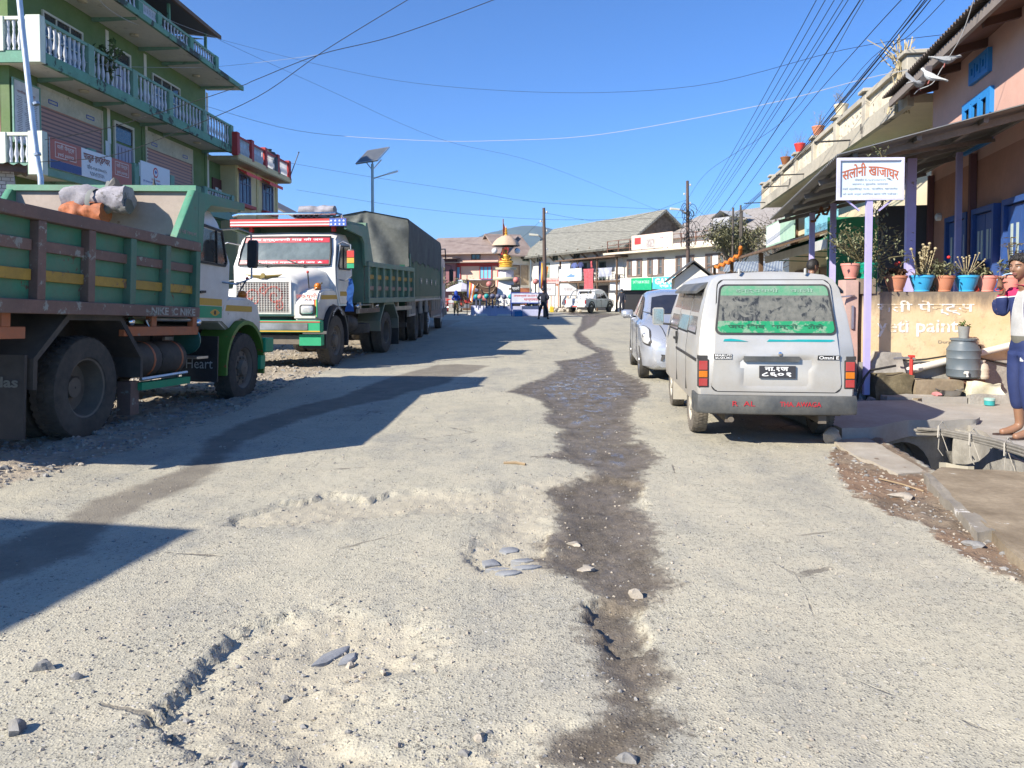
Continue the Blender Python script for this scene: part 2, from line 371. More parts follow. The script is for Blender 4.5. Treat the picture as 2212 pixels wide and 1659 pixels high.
    col = q.mix(q.rng(q.mth('ADD', A('dusty'), q.mth('MULTIPLY', q.mth('SUBTRACT', q.noise(9, 5, .7), .5), 1.3)), .35, .75, 0, .9), asp, dust)
    # shoulder of earth and broken stone
    rk = q.voro(17, out='Color'); rks = q.n('SeparateColor'); q.put(rks.inputs[0], rk); rkd = q.voro(17)
    earth = q.mix(q.rng(med, .3, .7), (.27, .225, .165), (.42, .365, .285))
    earth = q.mix(q.mth('MULTIPLY', q.rng(rkd, .2, .42, 1, 0), q.rng(rks.outputs[0], .5, .55)), earth, q.mix(rks.outputs[1], (.17, .17, .17), (.44, .41, .37)))
    edge = lambda a, amp, k, lo=0., hi=.03: q.rng(q.mth('ADD', a, q.mth('MULTIPLY', q.mth('SUBTRACT', q.noise(k, 6, .7), .5), amp)), lo, hi, smooth=True)
    fs = edge(A('shl'), .6, 2.4, 0, .12); col = q.mix(fs, col, earth)
    # damp mud on the right
    mudc = q.mix(q.rng(med, .3, .7), (.115, .088, .06), (.26, .205, .15)); mudc = q.mix(q.rng(big, .5, .62, 0, .5), mudc, (.22, .12, .07))
    mudc = q.mix(q.mth('MULTIPLY', q.rng(rkd, .15, .35, 1, 0), q.rng(rks.outputs[0], .72, .76)), mudc, (.42, .40, .36))
    fm = edge(A('mud'), .3, 5, 0, .05); col = q.mix(fm, col, mudc)
    # old damp track in the left lane
    ft = edge(A('trk'), .28, 3.5, -.04, .09); col = q.mix(q.mth('MULTIPLY', ft, q.rng(med, .3, .7, .95, .7)), col, q.mix(fine, (.115, .10, .08), (.22, .195, .155)))
    # running water stain
    wob2 = q.mth('ADD', q.mth('MULTIPLY', q.mth('SUBTRACT', q.noise(5, 7, .72), .5), .36), q.mth('MULTIPLY', q.mth('SUBTRACT', q.noise(30, 4, .7, q.scaled(1, .45, 1)), .5), .16)); fw = q.rng(q.mth('ADD', q.mth('SUBTRACT', A('wet'), .02), wob2), -.045, .05, smooth=True); fw = q.mth('MULTIPLY', fw, q.rng(q.noise(1.9, 6, .7), .30, .44, .82, 1)); core = edge(A('wet'), .8, 3, .16, .5)
    wetc = q.mix(q.rng(med, .3, .7), (.072, .059, .043), (.19, .158, .118)); wetc = q.mix(q.mth('MULTIPLY', q.rng(sdst, .1, .5, .8, 0), q.rng(sc.outputs[2], .5, .55)), wetc, (.25, .215, .165))
    wetc = q.mix(q.rng(fine, .5, .7, 0, .6), wetc, (.05, .042, .033))
    wetc = q.mix(q.mth('MULTIPLY', big2, .8), wetc, q.mix(sc2.outputs[0], (.08, .07, .06), (.30, .27, .22)))
    col = q.mix(q.mth('MULTIPLY', fw, q.rng(q.mth('ADD', A('wet'), q.mth('MULTIPLY', wob2, 1.2)), -.04, .13, .68, .98)), col, wetc)
    r = q.mth('SUBTRACT', .93, q.mth('MULTIPLY', fw, q.rng(med, .35, .65, .2, .42)))
    pud = q.mth('MULTIPLY', core, q.rng(q.noise(4.2, 4, .6, q.scaled(1.6, .8, 1)), .50, .58)); r = q.mth('SUBTRACT', r, q.mth('MULTIPLY', pud, .42))
    hgt = q.mth('ADD', q.mth('MULTIPLY', q.rng(sdst, 0, .6, 1, 0), q.mth('MULTIPLY', sc.outputs[1], .6)), q.mth('MULTIPLY', fine, .35))
    hgt = q.mth('SUBTRACT', hgt, q.mth('MULTIPLY', pits, 1.1)); hgt = q.mth('ADD', hgt, q.mth('MULTIPLY', q.mth('MULTIPLY', q.rng(c3.outputs[0], .60, .64), q.rng(v3, .15, .42, 1, 0)), .7)); hgt = q.mth('ADD', hgt, q.mth('MULTIPLY', q.mth('MULTIPLY', q.rng(rkd, .05, .5, 1, 0), q.mth('ADD', fs, q.mth('MULTIPLY', fm, .6))), 3.))
    hgt = q.mth('SUBTRACT', hgt, q.mth('MULTIPLY', crk, 1.2))
    hgt = q.mth('MULTIPLY', hgt, q.mth('SUBTRACT', 1, q.mth('MULTIPLY', pud, .9)))
    q.bump(hgt, .5, .011)
    me.materials.append(q.set(col, r, 0)); q.b.inputs['Specular IOR Level'].default_value = .4
    return o
road = build_ground()
def bank(x, y): return 0.
# ---------------------------------------------------------------- gravel and loose stones
stone_g = mat('grey stone', (.25, .245, .235), .85, var=.4, scale=9, bump=.5, bscale=40)
stone_t = mat('tan stone', (.38, .34, .28), .85, var=.35, scale=9, bump=.5, bscale=40)
def inside(p, poly):
    return float(sdist(np.array([p[0]]), np.array([p[1]]), poly)[0])
g = MB(); n = 0
pa_, st_, mu_, sh_ = np.array(potA), np.array(stream), np.array(mudr), np.array(shoulder)
cand = []
for i in range(26000):
    Y = 2.1*math.exp(rnd.random()*2.3); X = rnd.uniform(-.72, .72)*Y; cand.append((X, Y))
cx_, cy_ = np.array([c[0] for c in cand]), np.array([c[1] for c in cand])
wA, wS, wM, wH, wB = (sdist(cx_, cy_, p) for p in (potA, stream, mudr, shoulder, potB))
dn = sdist(cx_, cy_, drain1); dn2 = sdist(cx_, cy_, drain2); cl = fbm(cx_*1.3, cy_*1.3, 40)
for i, (X, Y) in enumerate(cand):
    if dn[i] > -.25 or dn2[i] > -.2 or X > 2.6+.3*(Y-3.9): continue
    p = .07+1.0*max(0, cl[i]-.5)
    if wA[i] > -.1: p = .5
    if wB[i] > 0: p = .35
    if wS[i] > .02: p = .16
    if wM[i] > 0: p = .8
    if wH[i] > 0: p = .95
    if X < -1.2 and Y < 3.4: p = max(p, .45)
    if rnd.random() > p: continue
    s = .0028+.0075*rnd.random()**3+.0006*Y
    if wH[i] > 0: s *= rnd.uniform(1, 3.2)
    elif (wA[i] > 0 or wM[i] > 0) and rnd.random() < .12: s *= 2.2
    g.mi(1 if rnd.random() < .5 else 0).rock((X, Y, s*.15+gz_(X, Y)), s, .6)
    n += 1
struct(g.build('gravel', [stone_g, stone_t]), 'stuff')
STN = [((1372,1284),.032,.8,'pale square stone sitting in the wet streak',stone_t),((1240,1170),.034,.4,'long flat stone on the left rim of the wet streak',stone_t),
 ((1268,1222),.05,.28,'flat tan slab lying across the wet streak',stone_t),((1352,1640),.026,.7,'rounded grey stone in the wet hole nearest the camera',stone_g),
 ((95,1447),.032,.7,'dark grey stone, largest of the scatter left of the broken hole',stone_g),((36,1580),.03,.8,'dark lone stone near the bottom left corner of the road',stone_g),
 ((165,1467),.022,.7,'small dark stone beside the larger one left of the hole',stone_g),((1950,1075),.075,.3,'pale flat stone on the mud below the drain strip',stone_t),
 ((2105,1180),.06,.3,'flat grey stone on the mud beside the raised pavement',stone_g),((1790,958),.0,.8,'',stone_t)]
for (px, py), r, sq, lb, mt in STN:
    if not r: continue
    p = gp(px, py); b = MB().rock((0, 0, r*sq*.7), r*1.25, sq); o = b.build('stone', mt, smooth=40); o.location = (p.x, p.y, gz_(p.x, p.y)-.006); tag(o, lb, 'stone')
p = gp(1797, 955); o = MB().rock((0, 0, .07), .115, .75).build('wheel_chock_stone', stone_t, smooth=50); o.location = (p.x, p.y, -.01); tag(o, 'big tan stone wedged behind the right rear wheel of the van', 'stone')
SLB = [((715,1408),.10,.034,.9,'long grey slate piece set in the floor of the broken hole'),((750,1415),.055,.03,.9,'short grey slate piece beside the longer one in the hole'),
 ((1102,1189),.07,.05,.1,'grey paving stone, far one of the bare cobble patch'),((1060,1218),.06,.055,.4,'dark grey paving stone, leftmost of the bare cobble patch'),((1128,1222),.06,.03,0,'low paving stone on the right of the bare cobble patch'),
 ((1082,1238),.075,.03,0,'thin light paving stone in the near left of the cobble patch'),((1138,1238),.075,.03,.1,'thin paving stone in the near right of the cobble patch'),((1098,1253),.075,.03,.05,'lowest paving stone, nearest of the bare cobble patch')]
sl_ = mat('slate', (.27, .28, .29), .75, var=.2, scale=12, bump=.4, bscale=30)
for (px, py), a, b_, rz, lb in SLB:
    p = gp(px, py, -.03); m = MB(); k = 6
    ring = [(a*math.cos(2*PI*(i+rnd.uniform(-.25,.25))/k)*rnd.uniform(.75, 1.2), b_*math.sin(2*PI*(i+.3)/k)*rnd.uniform(.7, 1.15)) for i in range(k)]
    m.loft([[(x, y, -.03) for x, y in ring], [(x, y, .012) for x, y in ring], [(x*.85, y*.8, .017) for x, y in ring]])
    o = m.build('paving_stone' if px > 800 else 'slate_piece', sl_, smooth=40); o.location = (p.x, p.y, gz_(p.x, p.y)-.004); o.rotation_euler = (0, rnd.uniform(-.06, .06), rz); tag(o, lb, 'stone')
stick = mat('stick', (.30, .22, .13), .8)
for (a, b_, r, lb) in (((1088,1002),(1135,1005),.012,'brown stick lying on the dry road left of the wet streak'),((1899,1035),(1995,1062),.006,'thin bamboo sliver on the mud below the drain strip')):
    p, q_ = gp(*a), gp(*b_); c = (p+q_)/2
    o = MB().tube([p-c+Vector((0,0,r*.6)), Vector((.01,.02,r)), q_-c+Vector((0,0,r*.6))], r, 6).build('stick', stick, smooth=40); o.location = c; tag(o, lb, 'stick')
# ---------------------------------------------------------------- hill far away
def hill():
    nx, ny = 120, 24; vs = []; fs = []
    for j in range(ny):
        for i in range(nx):
            u = i/(nx-1); v = j/(ny-1); x = -2700+4000*u; y = 3600+v*1400
            h = 250*math.exp(-((x+60)/480)**2)+195*math.exp(-((x-330)/480)**2)+120*math.exp(-((x+560)/300)**2)
            h *= (math.sin(PI*min(1, v*1.2+.0)) if v < .42 else 1) if v < .5 else max(.2, 1-(v-.5)*1.4)
            h += 26*(float(fbm(np.array([x/130.]), np.array([y/130.]), 60)[0])-.5)*min(1, v*4)+10*(float(fbm(np.array([x/24.]), np.array([y/30.]), 61)[0])-.5)*min(1, v*4)
            vs.append((x, y, h-8))
    for j in range(ny-1):
        for i in range(nx-1): a = j*nx+i; fs.append((a, a+1, a+nx+1, a+nx))
    m = MB().add(vs, fs); o = m.build('hill', mat('forest', (.045, .07, .04), .9, var=.4, scale=.02), smooth=60); struct(o)
hill()

hz_ = NT('air'); hz_.t.nodes.remove(hz_.b); vol = hz_.n('VolumePrincipled'); vol.inputs['Color'].default_value = (.62,.80,1,1); vol.inputs['Density'].default_value = .00016; vol.inputs['Anisotropy'].default_value = .2; hz_.t.links.new(vol.outputs[0], hz_.out.inputs['Volume'])
hz = MB().box(-3900, 3900, -160, 6200, -2, 330).build('haze', hz_.m); struct(hz, 'stuff')
# ================================================================ TRUCKS
rubber = mat('rubber', (.035, .033, .03), .85, var=.35, scale=14, c2=(.085, .075, .06), dust=((.17, .145, .11), .6), bump=.2)
rubber_c = mat('tyre black', (.03, .03, .03), .8, var=.3, scale=14, dust=((.24, .21, .16), .55))
iron = mat('dark iron', (.05, .045, .04), .75, var=.4, scale=8, dust=((.17, .14, .10), .6))
rim_d = mat('dusty rim', (.15, .125, .095), .7, var=.3, scale=8, dust=((.2, .17, .13), .7))
steel = mat('steel', (.55, .55, .55), .35, .9, var=.15, dust=((.35, .32, .28), .3))
chrome = mat('chrome', (.75, .75, .77), .15, 1., var=.08)
black = mat('black plastic', (.022, .022, .024), .5, var=.3, scale=10, dust=((.16, .145, .12), .35))
twhite = mat('truck white', (.74, .74, .70), .38, var=.06, chip=((.30, .25, .18), .05, 5.), dust=((.42, .37, .29), .5), coat=.2, mud=((.26,.215,.155), .55, 1.3, .75))
tgreen = mat('truck green', (.05, .25, .15), .5, var=.22, scale=2.5, chip=((.12, .075, .05), .16, 5), dust=((.20, .17, .12), .5), bump=.1)
tgreen2 = mat('truck pale green', (.10, .24, .16), .55, var=.2, scale=2.5, chip=((.17, .13, .09), .10, 6), dust=((.28, .25, .19), .65), mud=((.24,.2,.15), .5, 1.5, .7))
tworn = mat('worn brown rail', (.19, .115, .09), .65, var=.3, scale=3, chip=((.30, .33, .29), .24, 7), dust=((.22, .18, .14), .4))
tmix = mat('worn green rail', (.07, .20, .13), .6, var=.25, scale=3, chip=((.20, .16, .12), .2, 6), dust=((.24, .21, .16), .4))
tyel = mat('worn yellow', (.42, .27, .045), .6, var=.25, chip=((.2, .12, .075), .27, 9))
tyel2 = flat('truck yellow', (.62, .36, .04))
tora = mat('worn orange', (.44, .13, .045), .6, var=.2, chip=((.2, .2, .18), .13, 4), dust=((.3, .24, .18), .3))
bedin = mat('bed inside', (.36, .30, .255), .75, var=.2, scale=2, chip=((.24, .17, .12), .12, 3), streak=False)
tredp = mat('truck red', (.50, .045, .04), .5, var=.12); tblue = flat('truck blue', (.05, .12, .42)); tgrn = flat('bright green', (.02, .33, .15))
ink = flat('ink black', (.02, .02, .02)); whitep = flat('white paint', (.8, .8, .78)); redp = flat('red paint', (.55, .04, .03)); bluep = flat('blue paint', (.03, .08, .35))
brownp = flat('faded brown lettering', (.25, .07, .04)); greyl = mat('faded white lettering', (.42, .43, .38), .7, var=.3, scale=12, chip=((.12,.16,.12), .35, 14))
amber = mat('amber lens', (.55, .16, .01), .25, var=.1); lens = mat('lamp lens', (.62, .63, .62), .12, .3, var=.2, scale=20)
tglass = glass('truck glass', (.025, .03, .03), 1., .12); dglass = glass('dark window', (.015, .018, .02), 1., .12)
def wheel(parent, x, y, r, w, side, truck=True, dish=0, mt=None, rim=None, z=None, name='wheel', hubm=None):
    """one tyre (with its rim as a sub-part); side=+1 when the outer face looks to +x"""
    z = r if z is None else z; m = MB(); ri = r*.56; h = w/2
    prof = [(ri, -h*.8), (ri*1.05, -h*.95), (r*.80, -h), (r*.95, -h*.9), (r*.985, -h*.72), (r*.985, h*.72), (r*.95, h*.9), (r*.80, h), (ri*1.05, h*.95), (ri, h*.8)]
    m.lathe(prof, 44, (x, y, z), 'X', cap=False)
    k = 40 if truck else 52
    for i in range(k):
        a = 2*PI*i/k; ca, sa = math.cos(a), math.sin(a)
        for s0, s1, off in ((-h*.93, -h*.28, 0), (h*.28, h*.93, 0), (-h*.22, h*.22, .5)):
            a2 = a+off*2*PI/k; ca, sa = math.cos(a2), math.sin(a2); t = 2*PI/k*.31
            q = [(x+s, y+rr*math.cos(b), z+rr*math.sin(b)) for s in (s0, s1) for b, rr in ((a2-t, r*.97), (a2+t, r*.97), (a2+t*.9, r*(1.002 if abs(s) < h*.9 else .975)), (a2-t*.9, r*(1.002 if abs(s) < h*.9 else .975)))]
            m.add(q, [(3,2,1,0),(4,5,6,7),(0,1,5,4),(1,2,6,5),(2,3,7,6),(3,0,4,7)])
    o = m.build(name, mt or rubber, parent, smooth=40)
    s = side; f = MB()
    if dish:
        f.lathe([(ri*1.02, s*h*.86), (ri*.96, s*h*.8), (ri*.93, s*h*.3), (ri*.86, -s*h*.6), (ri*.5, -s*h*.75), (ri*.36, -s*h*.7), (ri*.34, -s*h*.1), (.01, -s*h*.05)], 28, (x, y, z), 'X', cap=False)
    else:
        f.lathe([(ri*1.02, s*h*.86), (ri*.93, s*h*.72), (ri*.86, s*h*.45), (ri*.62, s*h*.55), (ri*.46, s*h*.5), (ri*.38, s*h*.95), (ri*.2, s*h*1.02), (.01, s*h*1.02)], 28, (x, y, z), 'X', cap=False)
        nb = 10 if truck else 5
        for i in range(nb):
            a = 2*PI*i/nb; c = (x+s*h*.5, y+ri*.54*math.cos(a), z+ri*.54*math.sin(a))
            f.lathe([(r*.035, 0), (r*.035, s*h*.24), (r*.02, s*h*.28)], 6, c, 'X')
    q = f.build('rim', rim or rim_d, o, smooth=35)
    if not dish and truck:
        d = MB()
        for i in range(8):
            a = 2*PI*(i+.5)/8; d.lathe([(r*.05, 0), (r*.045, s*.003)], 8, (x+s*h*.505, y+ri*.74*math.cos(a), z+ri*.74*math.sin(a)), 'X')
        d.build('hand_hole', ink, o)
    return o
def arch(m, x0, x1, y, z, r0, r1, a0=0., a1=PI, n=14):
    """curved mudguard between two radii"""
    rings = []
    for i in range(n+1):
        a = a0+(a1-a0)*i/n; c, s = math.cos(a), math.sin(a)
        rings.append([(x0, y+r0*c, z+r0*s), (x1, y+r0*c, z+r0*s), (x1, y+r1*c, z+r1*s), (x0, y+r1*c, z+r1*s)])
    return m.loft(rings)
def make_cab(t, p):
    """bonneted cab in truck coordinates: y forward, x right"""
    wm = p['cab']; wy = p.get('wy', 0); d_ = wy*.45; c = MB()
    side = [(2.42,1.16),(3.26,1.16),(3.42,1.5),(3.44,1.95),(3.2,2.53),(3.02,2.64),(2.55,2.66),(2.42,2.56)]
    rings = []
    for x, k in ((-1.04,.0), (-1.02,.04), (-.9,.075), (0,.09), (.9,.075), (1.02,.04), (1.04,.0)):
        rings.append([(x*(1 if z < 1.9 else 1-.07*(z-1.9)/.75), y, z+(k-.09 if z > 2.4 else 0)) for y, z in side])
    c.loft(rings); c.build('cab', wm, t, smooth=40)
    c = MB()                                                    # bonnet: rounded nose between the wings
    secs = []
    for y, zt, hw, zb in ((3.38,1.96,.93,1.2),(3.6,1.9,.86,1.2),(3.95,1.83,.74,1.1),(4.25,1.77,.66,1.0),(4.36,1.7,.63,.98),(4.39,1.62,.61,1.0)):
        secs.append([(-hw,y,zb),(-hw,y,zt-.28),(-hw*.93,y,zt-.12),(-hw*.72,y,zt-.03),(0,y,zt),(hw*.72,y,zt-.03),(hw*.93,y,zt-.12),(hw,y,zt-.28),(hw,y,zb)])
    c.loft(secs); c.build('bonnet', wm, t, smooth=50)
    for s in (-1, 1):                                           # front wings with round arches
        f = MB(); a = [(s*.6, s*1.06)]
        f.prism([(3.2,1.15),(3.2,1.42),(3.5,1.50),(4.05,1.50),(4.25+d_,1.44),(4.40+d_,1.22),(4.42+d_,.92),(4.20+wy,.90)]+[(3.55+wy+.62*math.cos(b), .55+.62*math.sin(b)) for b in [R(x) for x in (32,50,70,90,110,130)]], 'X', s*.58, s*1.03)
        w = f.build('wing', wm, t, smooth=35, bevel=.035, seg=3)
        arch(MB(), s*.66, s*1.12, 3.55+wy, .52, .6, .655, R(-12), R(188)).build('wheel_arch', p['arch'], w, smooth=40)
        fl = MB().box(s*.62, s*1.1, 2.86+d_, 2.89+d_, .36, .96); fl.build('mudflap', black, t)
        h = MB(); h.loft([[(s*(.845+dx*k), 4.405+dy, 1.11+dz*k) for dx, dz in ((-.15,-.07),(-.15,.07),(-.12,.1),(.12,.1),(.15,.07),(.15,-.07),(.12,-.1),(-.12,-.1))] for k, dy in ((1,0),(.98,.025),(.84,.03))]); hb = h.build('headlight', p['lampring'], t, smooth=30)
        h = MB(); h.loft([[(s*(.845+dx*k), 4.43+dy, 1.11+dz*k) for dx, dz in ((-.12,-.05),(-.12,.05),(-.09,.078),(.09,.078),(.12,.05),(.12,-.05),(.09,-.078),(-.09,-.078))] for k, dy in ((1,0),(.9,.018),(.5,.028))]); h.build('lens', lens, hb, smooth=60)
        MB().ball((s*.93, 4.1, 1.55), .065, 8, .9).lathe([(.07,0),(.06,.03)], 10, (s*.93, 4.1, 1.49)).build('turn_signal', amber, t, smooth=60)
        m = MB().tube([(s*.8,4.2,1.5),(s*.82,4.28,1.62),(s*.86,4.42,1.8)], .012).build('marker_rod', black, t, smooth=40); MB().ball((s*.86,4.42,1.8), .025, 6).build('knob', redp, m)
        d = MB().prism([(2.5,1.2),(3.18,1.2),(3.34,1.5),(3.37,1.9),(3.16,2.38),(2.55,2.40),(2.5,2.34)], 'X', s*1.03, s*1.05)
        dr = d.build('door', wm, t, bevel=.008)
        w = MB().prism([(2.56,1.92),(3.24,1.92),(3.27,1.96),(3.12,2.32),(2.6,2.34),(2.56,2.30)], 'X', s*1.046, s*1.056).build('window', tglass, dr)
        fr = MB()
        pts = [(2.54,1.90),(3.25,1.90),(3.30,1.95),(3.14,2.35),(2.59,2.37),(2.54,2.31)]
        for i in range(6): a, b = pts[i], pts[(i+1) % 6]; fr.bar((s*1.055,*a), (s*1.055,*b), .03)
        fr.bar((s*1.058,3.02,1.9), (s*1.058,2.98,2.36), .025); fr.build('window_rubber', ink, dr)
        MB().bar((s*1.065,2.56,1.52), (s*1.065,2.7,1.53), .03).build('handle', ink, dr)
        st = MB().box(s*1.048, s*1.054, 2.5, 3.2, 1.36, 1.45).box(s*1.03, s*1.038, 3.22, 4.2, 1.30, 1.38)
        st.build('stripe', tyel2, t)
        # mirror on a tubular arm
        mr = MB().tube([(s*1.02,3.2,2.38),(s*1.18,3.38,2.42),(s*1.34,3.42,2.36),(s*1.36,3.42,1.75),(s*1.2,3.3,1.66),(s*1.04,3.2,1.68)], .014).build('mirror_arm', steel, t, smooth=40)
        MB().loft([[(s*1.36+dx*k, 3.43+dy, 2.08+dz*k) for dx, dz in ((-.07,-.16),(-.05,-.19),(.05,-.19),(.07,-.16),(.07,.16),(.05,.19),(-.05,.19),(-.07,.16))] for k, dy in ((.9,-.03),(1,-.01),(1,.03),(.85,.05))]).build('mirror', black, t, smooth=40)
    ws = MB()
    def scr(u, v, o=.012): z = 1.97+.56*v; return (u*.93*(1-.06*v), 3.445-.24*v*(1)+o+.03*(1-u*u), z)
    gr = [[scr(-1+2*i/8, j/4) for i in range(9)] for j in range(5)]
    vs = [q for r_ in gr for q in r_]; ws.add(vs, [(j*9+i, j*9+i+1, j*9+i+10, j*9+i+9) for j in range(4) for i in range(8)])
    w = ws.build('windscreen', mat('glare toned windscreen', (.13,.16,.16), .12, var=.35, scale=1.2, coat=.5), t, smooth=60)  # lighter grey green tone stands in for sun glare on the glass
    b = MB().tube([scr(*q, .016) for q in ((-1,0),(-.5,0),(0,0),(.5,0),(1,0),(1.02,.5),(1,1),(.5,1),(0,1),(-.5,1),(-1,1),(-1.02,.5),(-1,0))], .022, 6); b.build('rubber', ink, w, smooth=40)
    for v0, v1 in ((.80,1.), (.0,.17)):
        b = MB(); pts = [[scr(-.98+1.96*i/8, v, .018) for i in range(9)] for v in (v0, v1)]
        b.add(pts[0]+pts[1], [(i, i+1, i+10, i+9) for i in range(8)]); b.build('banner', p['banner'], w, smooth=60)
    for s, a in ((-.45, .2), (.35, .25)):
        MB().bar(scr(s, -.04, .03), scr(s+.36, .17, .035), .016).bar(scr(s-.02, -.06, .03), scr(s+.05, .0, .03), .03).build('wiper', ink, w)
    g = MB().box(-.52, .52, 4.385, 4.40, 1.06, 1.62); gb = g.build('grille', mat('grille back', (.20, .06, .045), .7, var=.5, scale=4, c2=(.55,.52,.48)), t)
    g = MB()
    for i in range(20): x = -.5+i/19; g.box(x-.0035, x+.0035, 4.405, 4.42, 1.07, 1.61)
    for i in range(13): z = 1.08+.52*i/12; g.box(-.51, .51, 4.401, 4.414, z-.0035, z+.0035)
    g.frame('Y', 4.40, 4.425, -.54, .54, 1.03, 1.65, .03); g.build('grid', twhite, gb)
    u = MB().box(-1.16, 1.16, 4.44, 4.6+d_, .70, .92); bp = u.build('bumper', p['bump'], t, bevel=.015)
    MB().box(-.92, .92, 4.598, 4.612, .75, .87).build('plate', steel, bp)
    MB().box(-1.15,1.15,4.6,4.606,.885,.905).build('trim', tredp, bp); MB().box(-1.15,1.15,4.6,4.606,.715,.735).build('trim', tyel2, bp)
    u = MB().box(-1.12, 1.12, 4.36, 4.46, .48, .64); lb = u.build('lower_bumper', rim_d, t)
    for s in (-1, 1): MB().box(s*.72, s*1.13, 4.34, 4.5, .46, .66).build('end_box', tgrn, lb)
    for s in (-1, 1):
        MB().lathe([(.05,0),(.05,.12),(.02,.15)], 10, (s*.86, 3.0, 2.65)).build('roof_lamp', redp, t, smooth=50)
    MB().box(-.5, .5, 2.5, 4.3, .62, .98).build('engine_block', iron, t)
def make_bed(t, p):
    y0, y1 = p['bed']; g, rail = p['green'], p['rail']; n = p['bays']; zb, zt = 1.20, 2.10; z2 = p.get('z2', 2.78)
    b = MB().box(-1.17, 1.17, y0, y1, 1.24, 1.31); body = b.build('tipper_bed', bedin, t)
    for s in (-1, 1):
        sd_ = MB().box(s*1.12, s*1.155, y0, y1, zb, zt).build('side_panel', g, body)
        r_ = MB(); r_.box(s*1.1, s*1.245, y0, y1, zt-.11, zt); r_.box(s*1.15, s*1.245, y0, y1, zb, zb+.12); r_.build('rail', [rail], body, bevel=.006)
        for z, m_, k in ((1.73, p['r1'], 0), (1.48, p['r2'], 1)):
            q = MB()
            for i in range(n):
                a = y0+(y1-y0)*i/n; e = y0+(y1-y0)*(i+1)/n; q.box(s*1.15, s*1.195, a+.055, e-.055, z, z+.095)
            q.build('stripe_rail', m_, body, bevel=.004)
        for i in range(n+1):
            y = y0+.05+(y1-y0-.1)*i/n
            MB().box(s*1.153, s*1.24, y-.05, y+.05, zb+.12, zt-.11).build('post', p['post'](i), body, bevel=.005)
        e = MB().prism([(y1-.5, zt), (y1, zt), (y1, z2), (y1-.1, z2)], 'X', s*1.11, s*1.2); e.build('corner_brace', g, body, bevel=.006)
        c = MB().prism([(y1, z2), (y1, 2.0), (y1+.12, 2.0), (y1+.16, 2.48), (y1+.32, 2.6), (y1+1.3, 2.68), (y1+1.3, 2.78)], 'X', s*1.14, s*1.2); c.build('canopy_cheek', g, body, bevel=.006)
    MB().box(-1.16, 1.16, y1-.03, y1, 1.31, z2).build('headboard_lining', bedin, body)
    h = MB().box(-1.14, 1.14, y1+.003, y1+.06, zb, z2); h.box(-1.2, 1.2, y1-.08, y1+.05, z2-.01, z2+.06)
    h.build('headboard', g, body)
    if p.get('seam'): MB().box(-1.13, 1.13, y1-.035, y1-.03, 2.18, 2.19).build('seam', ink, body)
    c = MB().loft([[(-1.14,y1+.06,z2-.02),(1.14,y1+.06,z2-.02),(1.14,y1+.06,z2+.03),(-1.14,y1+.06,z2+.03)], [(-1.14,y1+1.3,z2-.06),(1.14,y1+1.3,z2-.06),(1.14,y1+1.3,z2),(-1.14,y1+1.3,z2)]]); cn = c.build('canopy', g, body)
    if p.get('stripes'):
        MB().box(-1.2, 1.2, y1+1.3, y1+1.34, z2-.12, z2+.03).build('fascia', tredp, body)
        for z in (z2-.085, z2-.03): MB().box(-.95, 1.19, y1+1.341, y1+1.346, z-.012, z+.012).build('white_stripe', whitep, body)
        MB().box(-1.2, -.86, y1+1.338, y1+1.348, z2-.118, z2+.028).build('blue_panel', tblue, body)
        st = MB()
        for i in range(4):
            for j in range(2):
                cx, cz = -1.15+.085*i, z2-.085+.07*j
                st.add([(cx+.028*(1 if k % 2 == 0 else .42)*math.sin(2*PI*k/10), y1+1.351, cz+.028*(1 if k % 2 == 0 else .42)*math.cos(2*PI*k/10)) for k in range(10)], [tuple(range(10))])
        st.build('star', whitep, body)
        MB().tube([(-1.1,y1+1.3,z2+.03),(-1.1,y1+1.33,z2+.1),(-1.0,y1+1.36,z2+.13),(1.0,y1+1.36,z2+.13),(1.14,y1+1.33,z2+.1)], .028, 8).build('chrome_pipe', chrome, body, smooth=40)
    tg = MB().box(-1.15, 1.15, y0-.05, y0, zb, zt); tg.build('tailgate', g, body)
    # under the bed
    r_ = MB()
    for s in (-1, 1):
        r_.box(s*.38, s*.46, y0+.1, 4.3, .84, 1.10)
    for y in (y0+.2, -.6, .6, 1.6, 2.4): r_.box(-.4, .4, y-.05, y+.05, .86, 1.05)
    wy = p.get('wy', 0); r_.box(-.95, .95, wy-.09, wy+.09, .42, .6); r_.lathe([(.12,-.2),(.26,0),(.12,.2)], 14, (0, wy, .5), 'Y'); r_.box(-.9, .9, wy+3.48, wy+3.62, .42, .55)
    for s in (-1, 1):
        for k in range(4): r_.box(s*.5, s*.58, -.6+.07*k, .6-.07*k, .62+.03*k, .645+.03*k)
        r_.box(s*.3, s*.4, y0+.1, y1, 1.10, 1.24)
    r_.build('chassis', iron, t)
    for s in (-1, 1):
        g_ = MB().loft([[(x, wy+y, z) for y, z in ((-.85,.55),(-.85,.82),(-.42,1.20),(.42,1.20),(.82,.78),(.82,.55),(.77,.55),(.77,.76),(.39,1.15),(-.39,1.15),(-.8,.80),(-.8,.55))] for x in (s*.62, s*1.17)]); g_.build('rear_mudguard', p['guard'], t)
        MB().box(s*.64, s*1.15, wy-.93, wy-.90, .14, .85).build('mudflap', black, t)
        u = MB(); u.box(s*1.1, s*1.16, .8, 2.36, .99, 1.09)
        sr = u.build('side_guard', p['sideg'], t, bevel=.004)
        u = MB()
        for y in (1.35, 2.25): u.box(s*1.1, s*1.165, y-.05, y+.05, 1.09, 1.22)
        u.build('upright', p['sideg'], sr)
        u = MB().box(s*1.1, s*1.16, y0+.02, -.62, .99, 1.09).box(s*1.1, s*1.165, -.9, -.8, 1.09, 1.22); u.build('rear_guard', p['sideg'], t, bevel=.004)
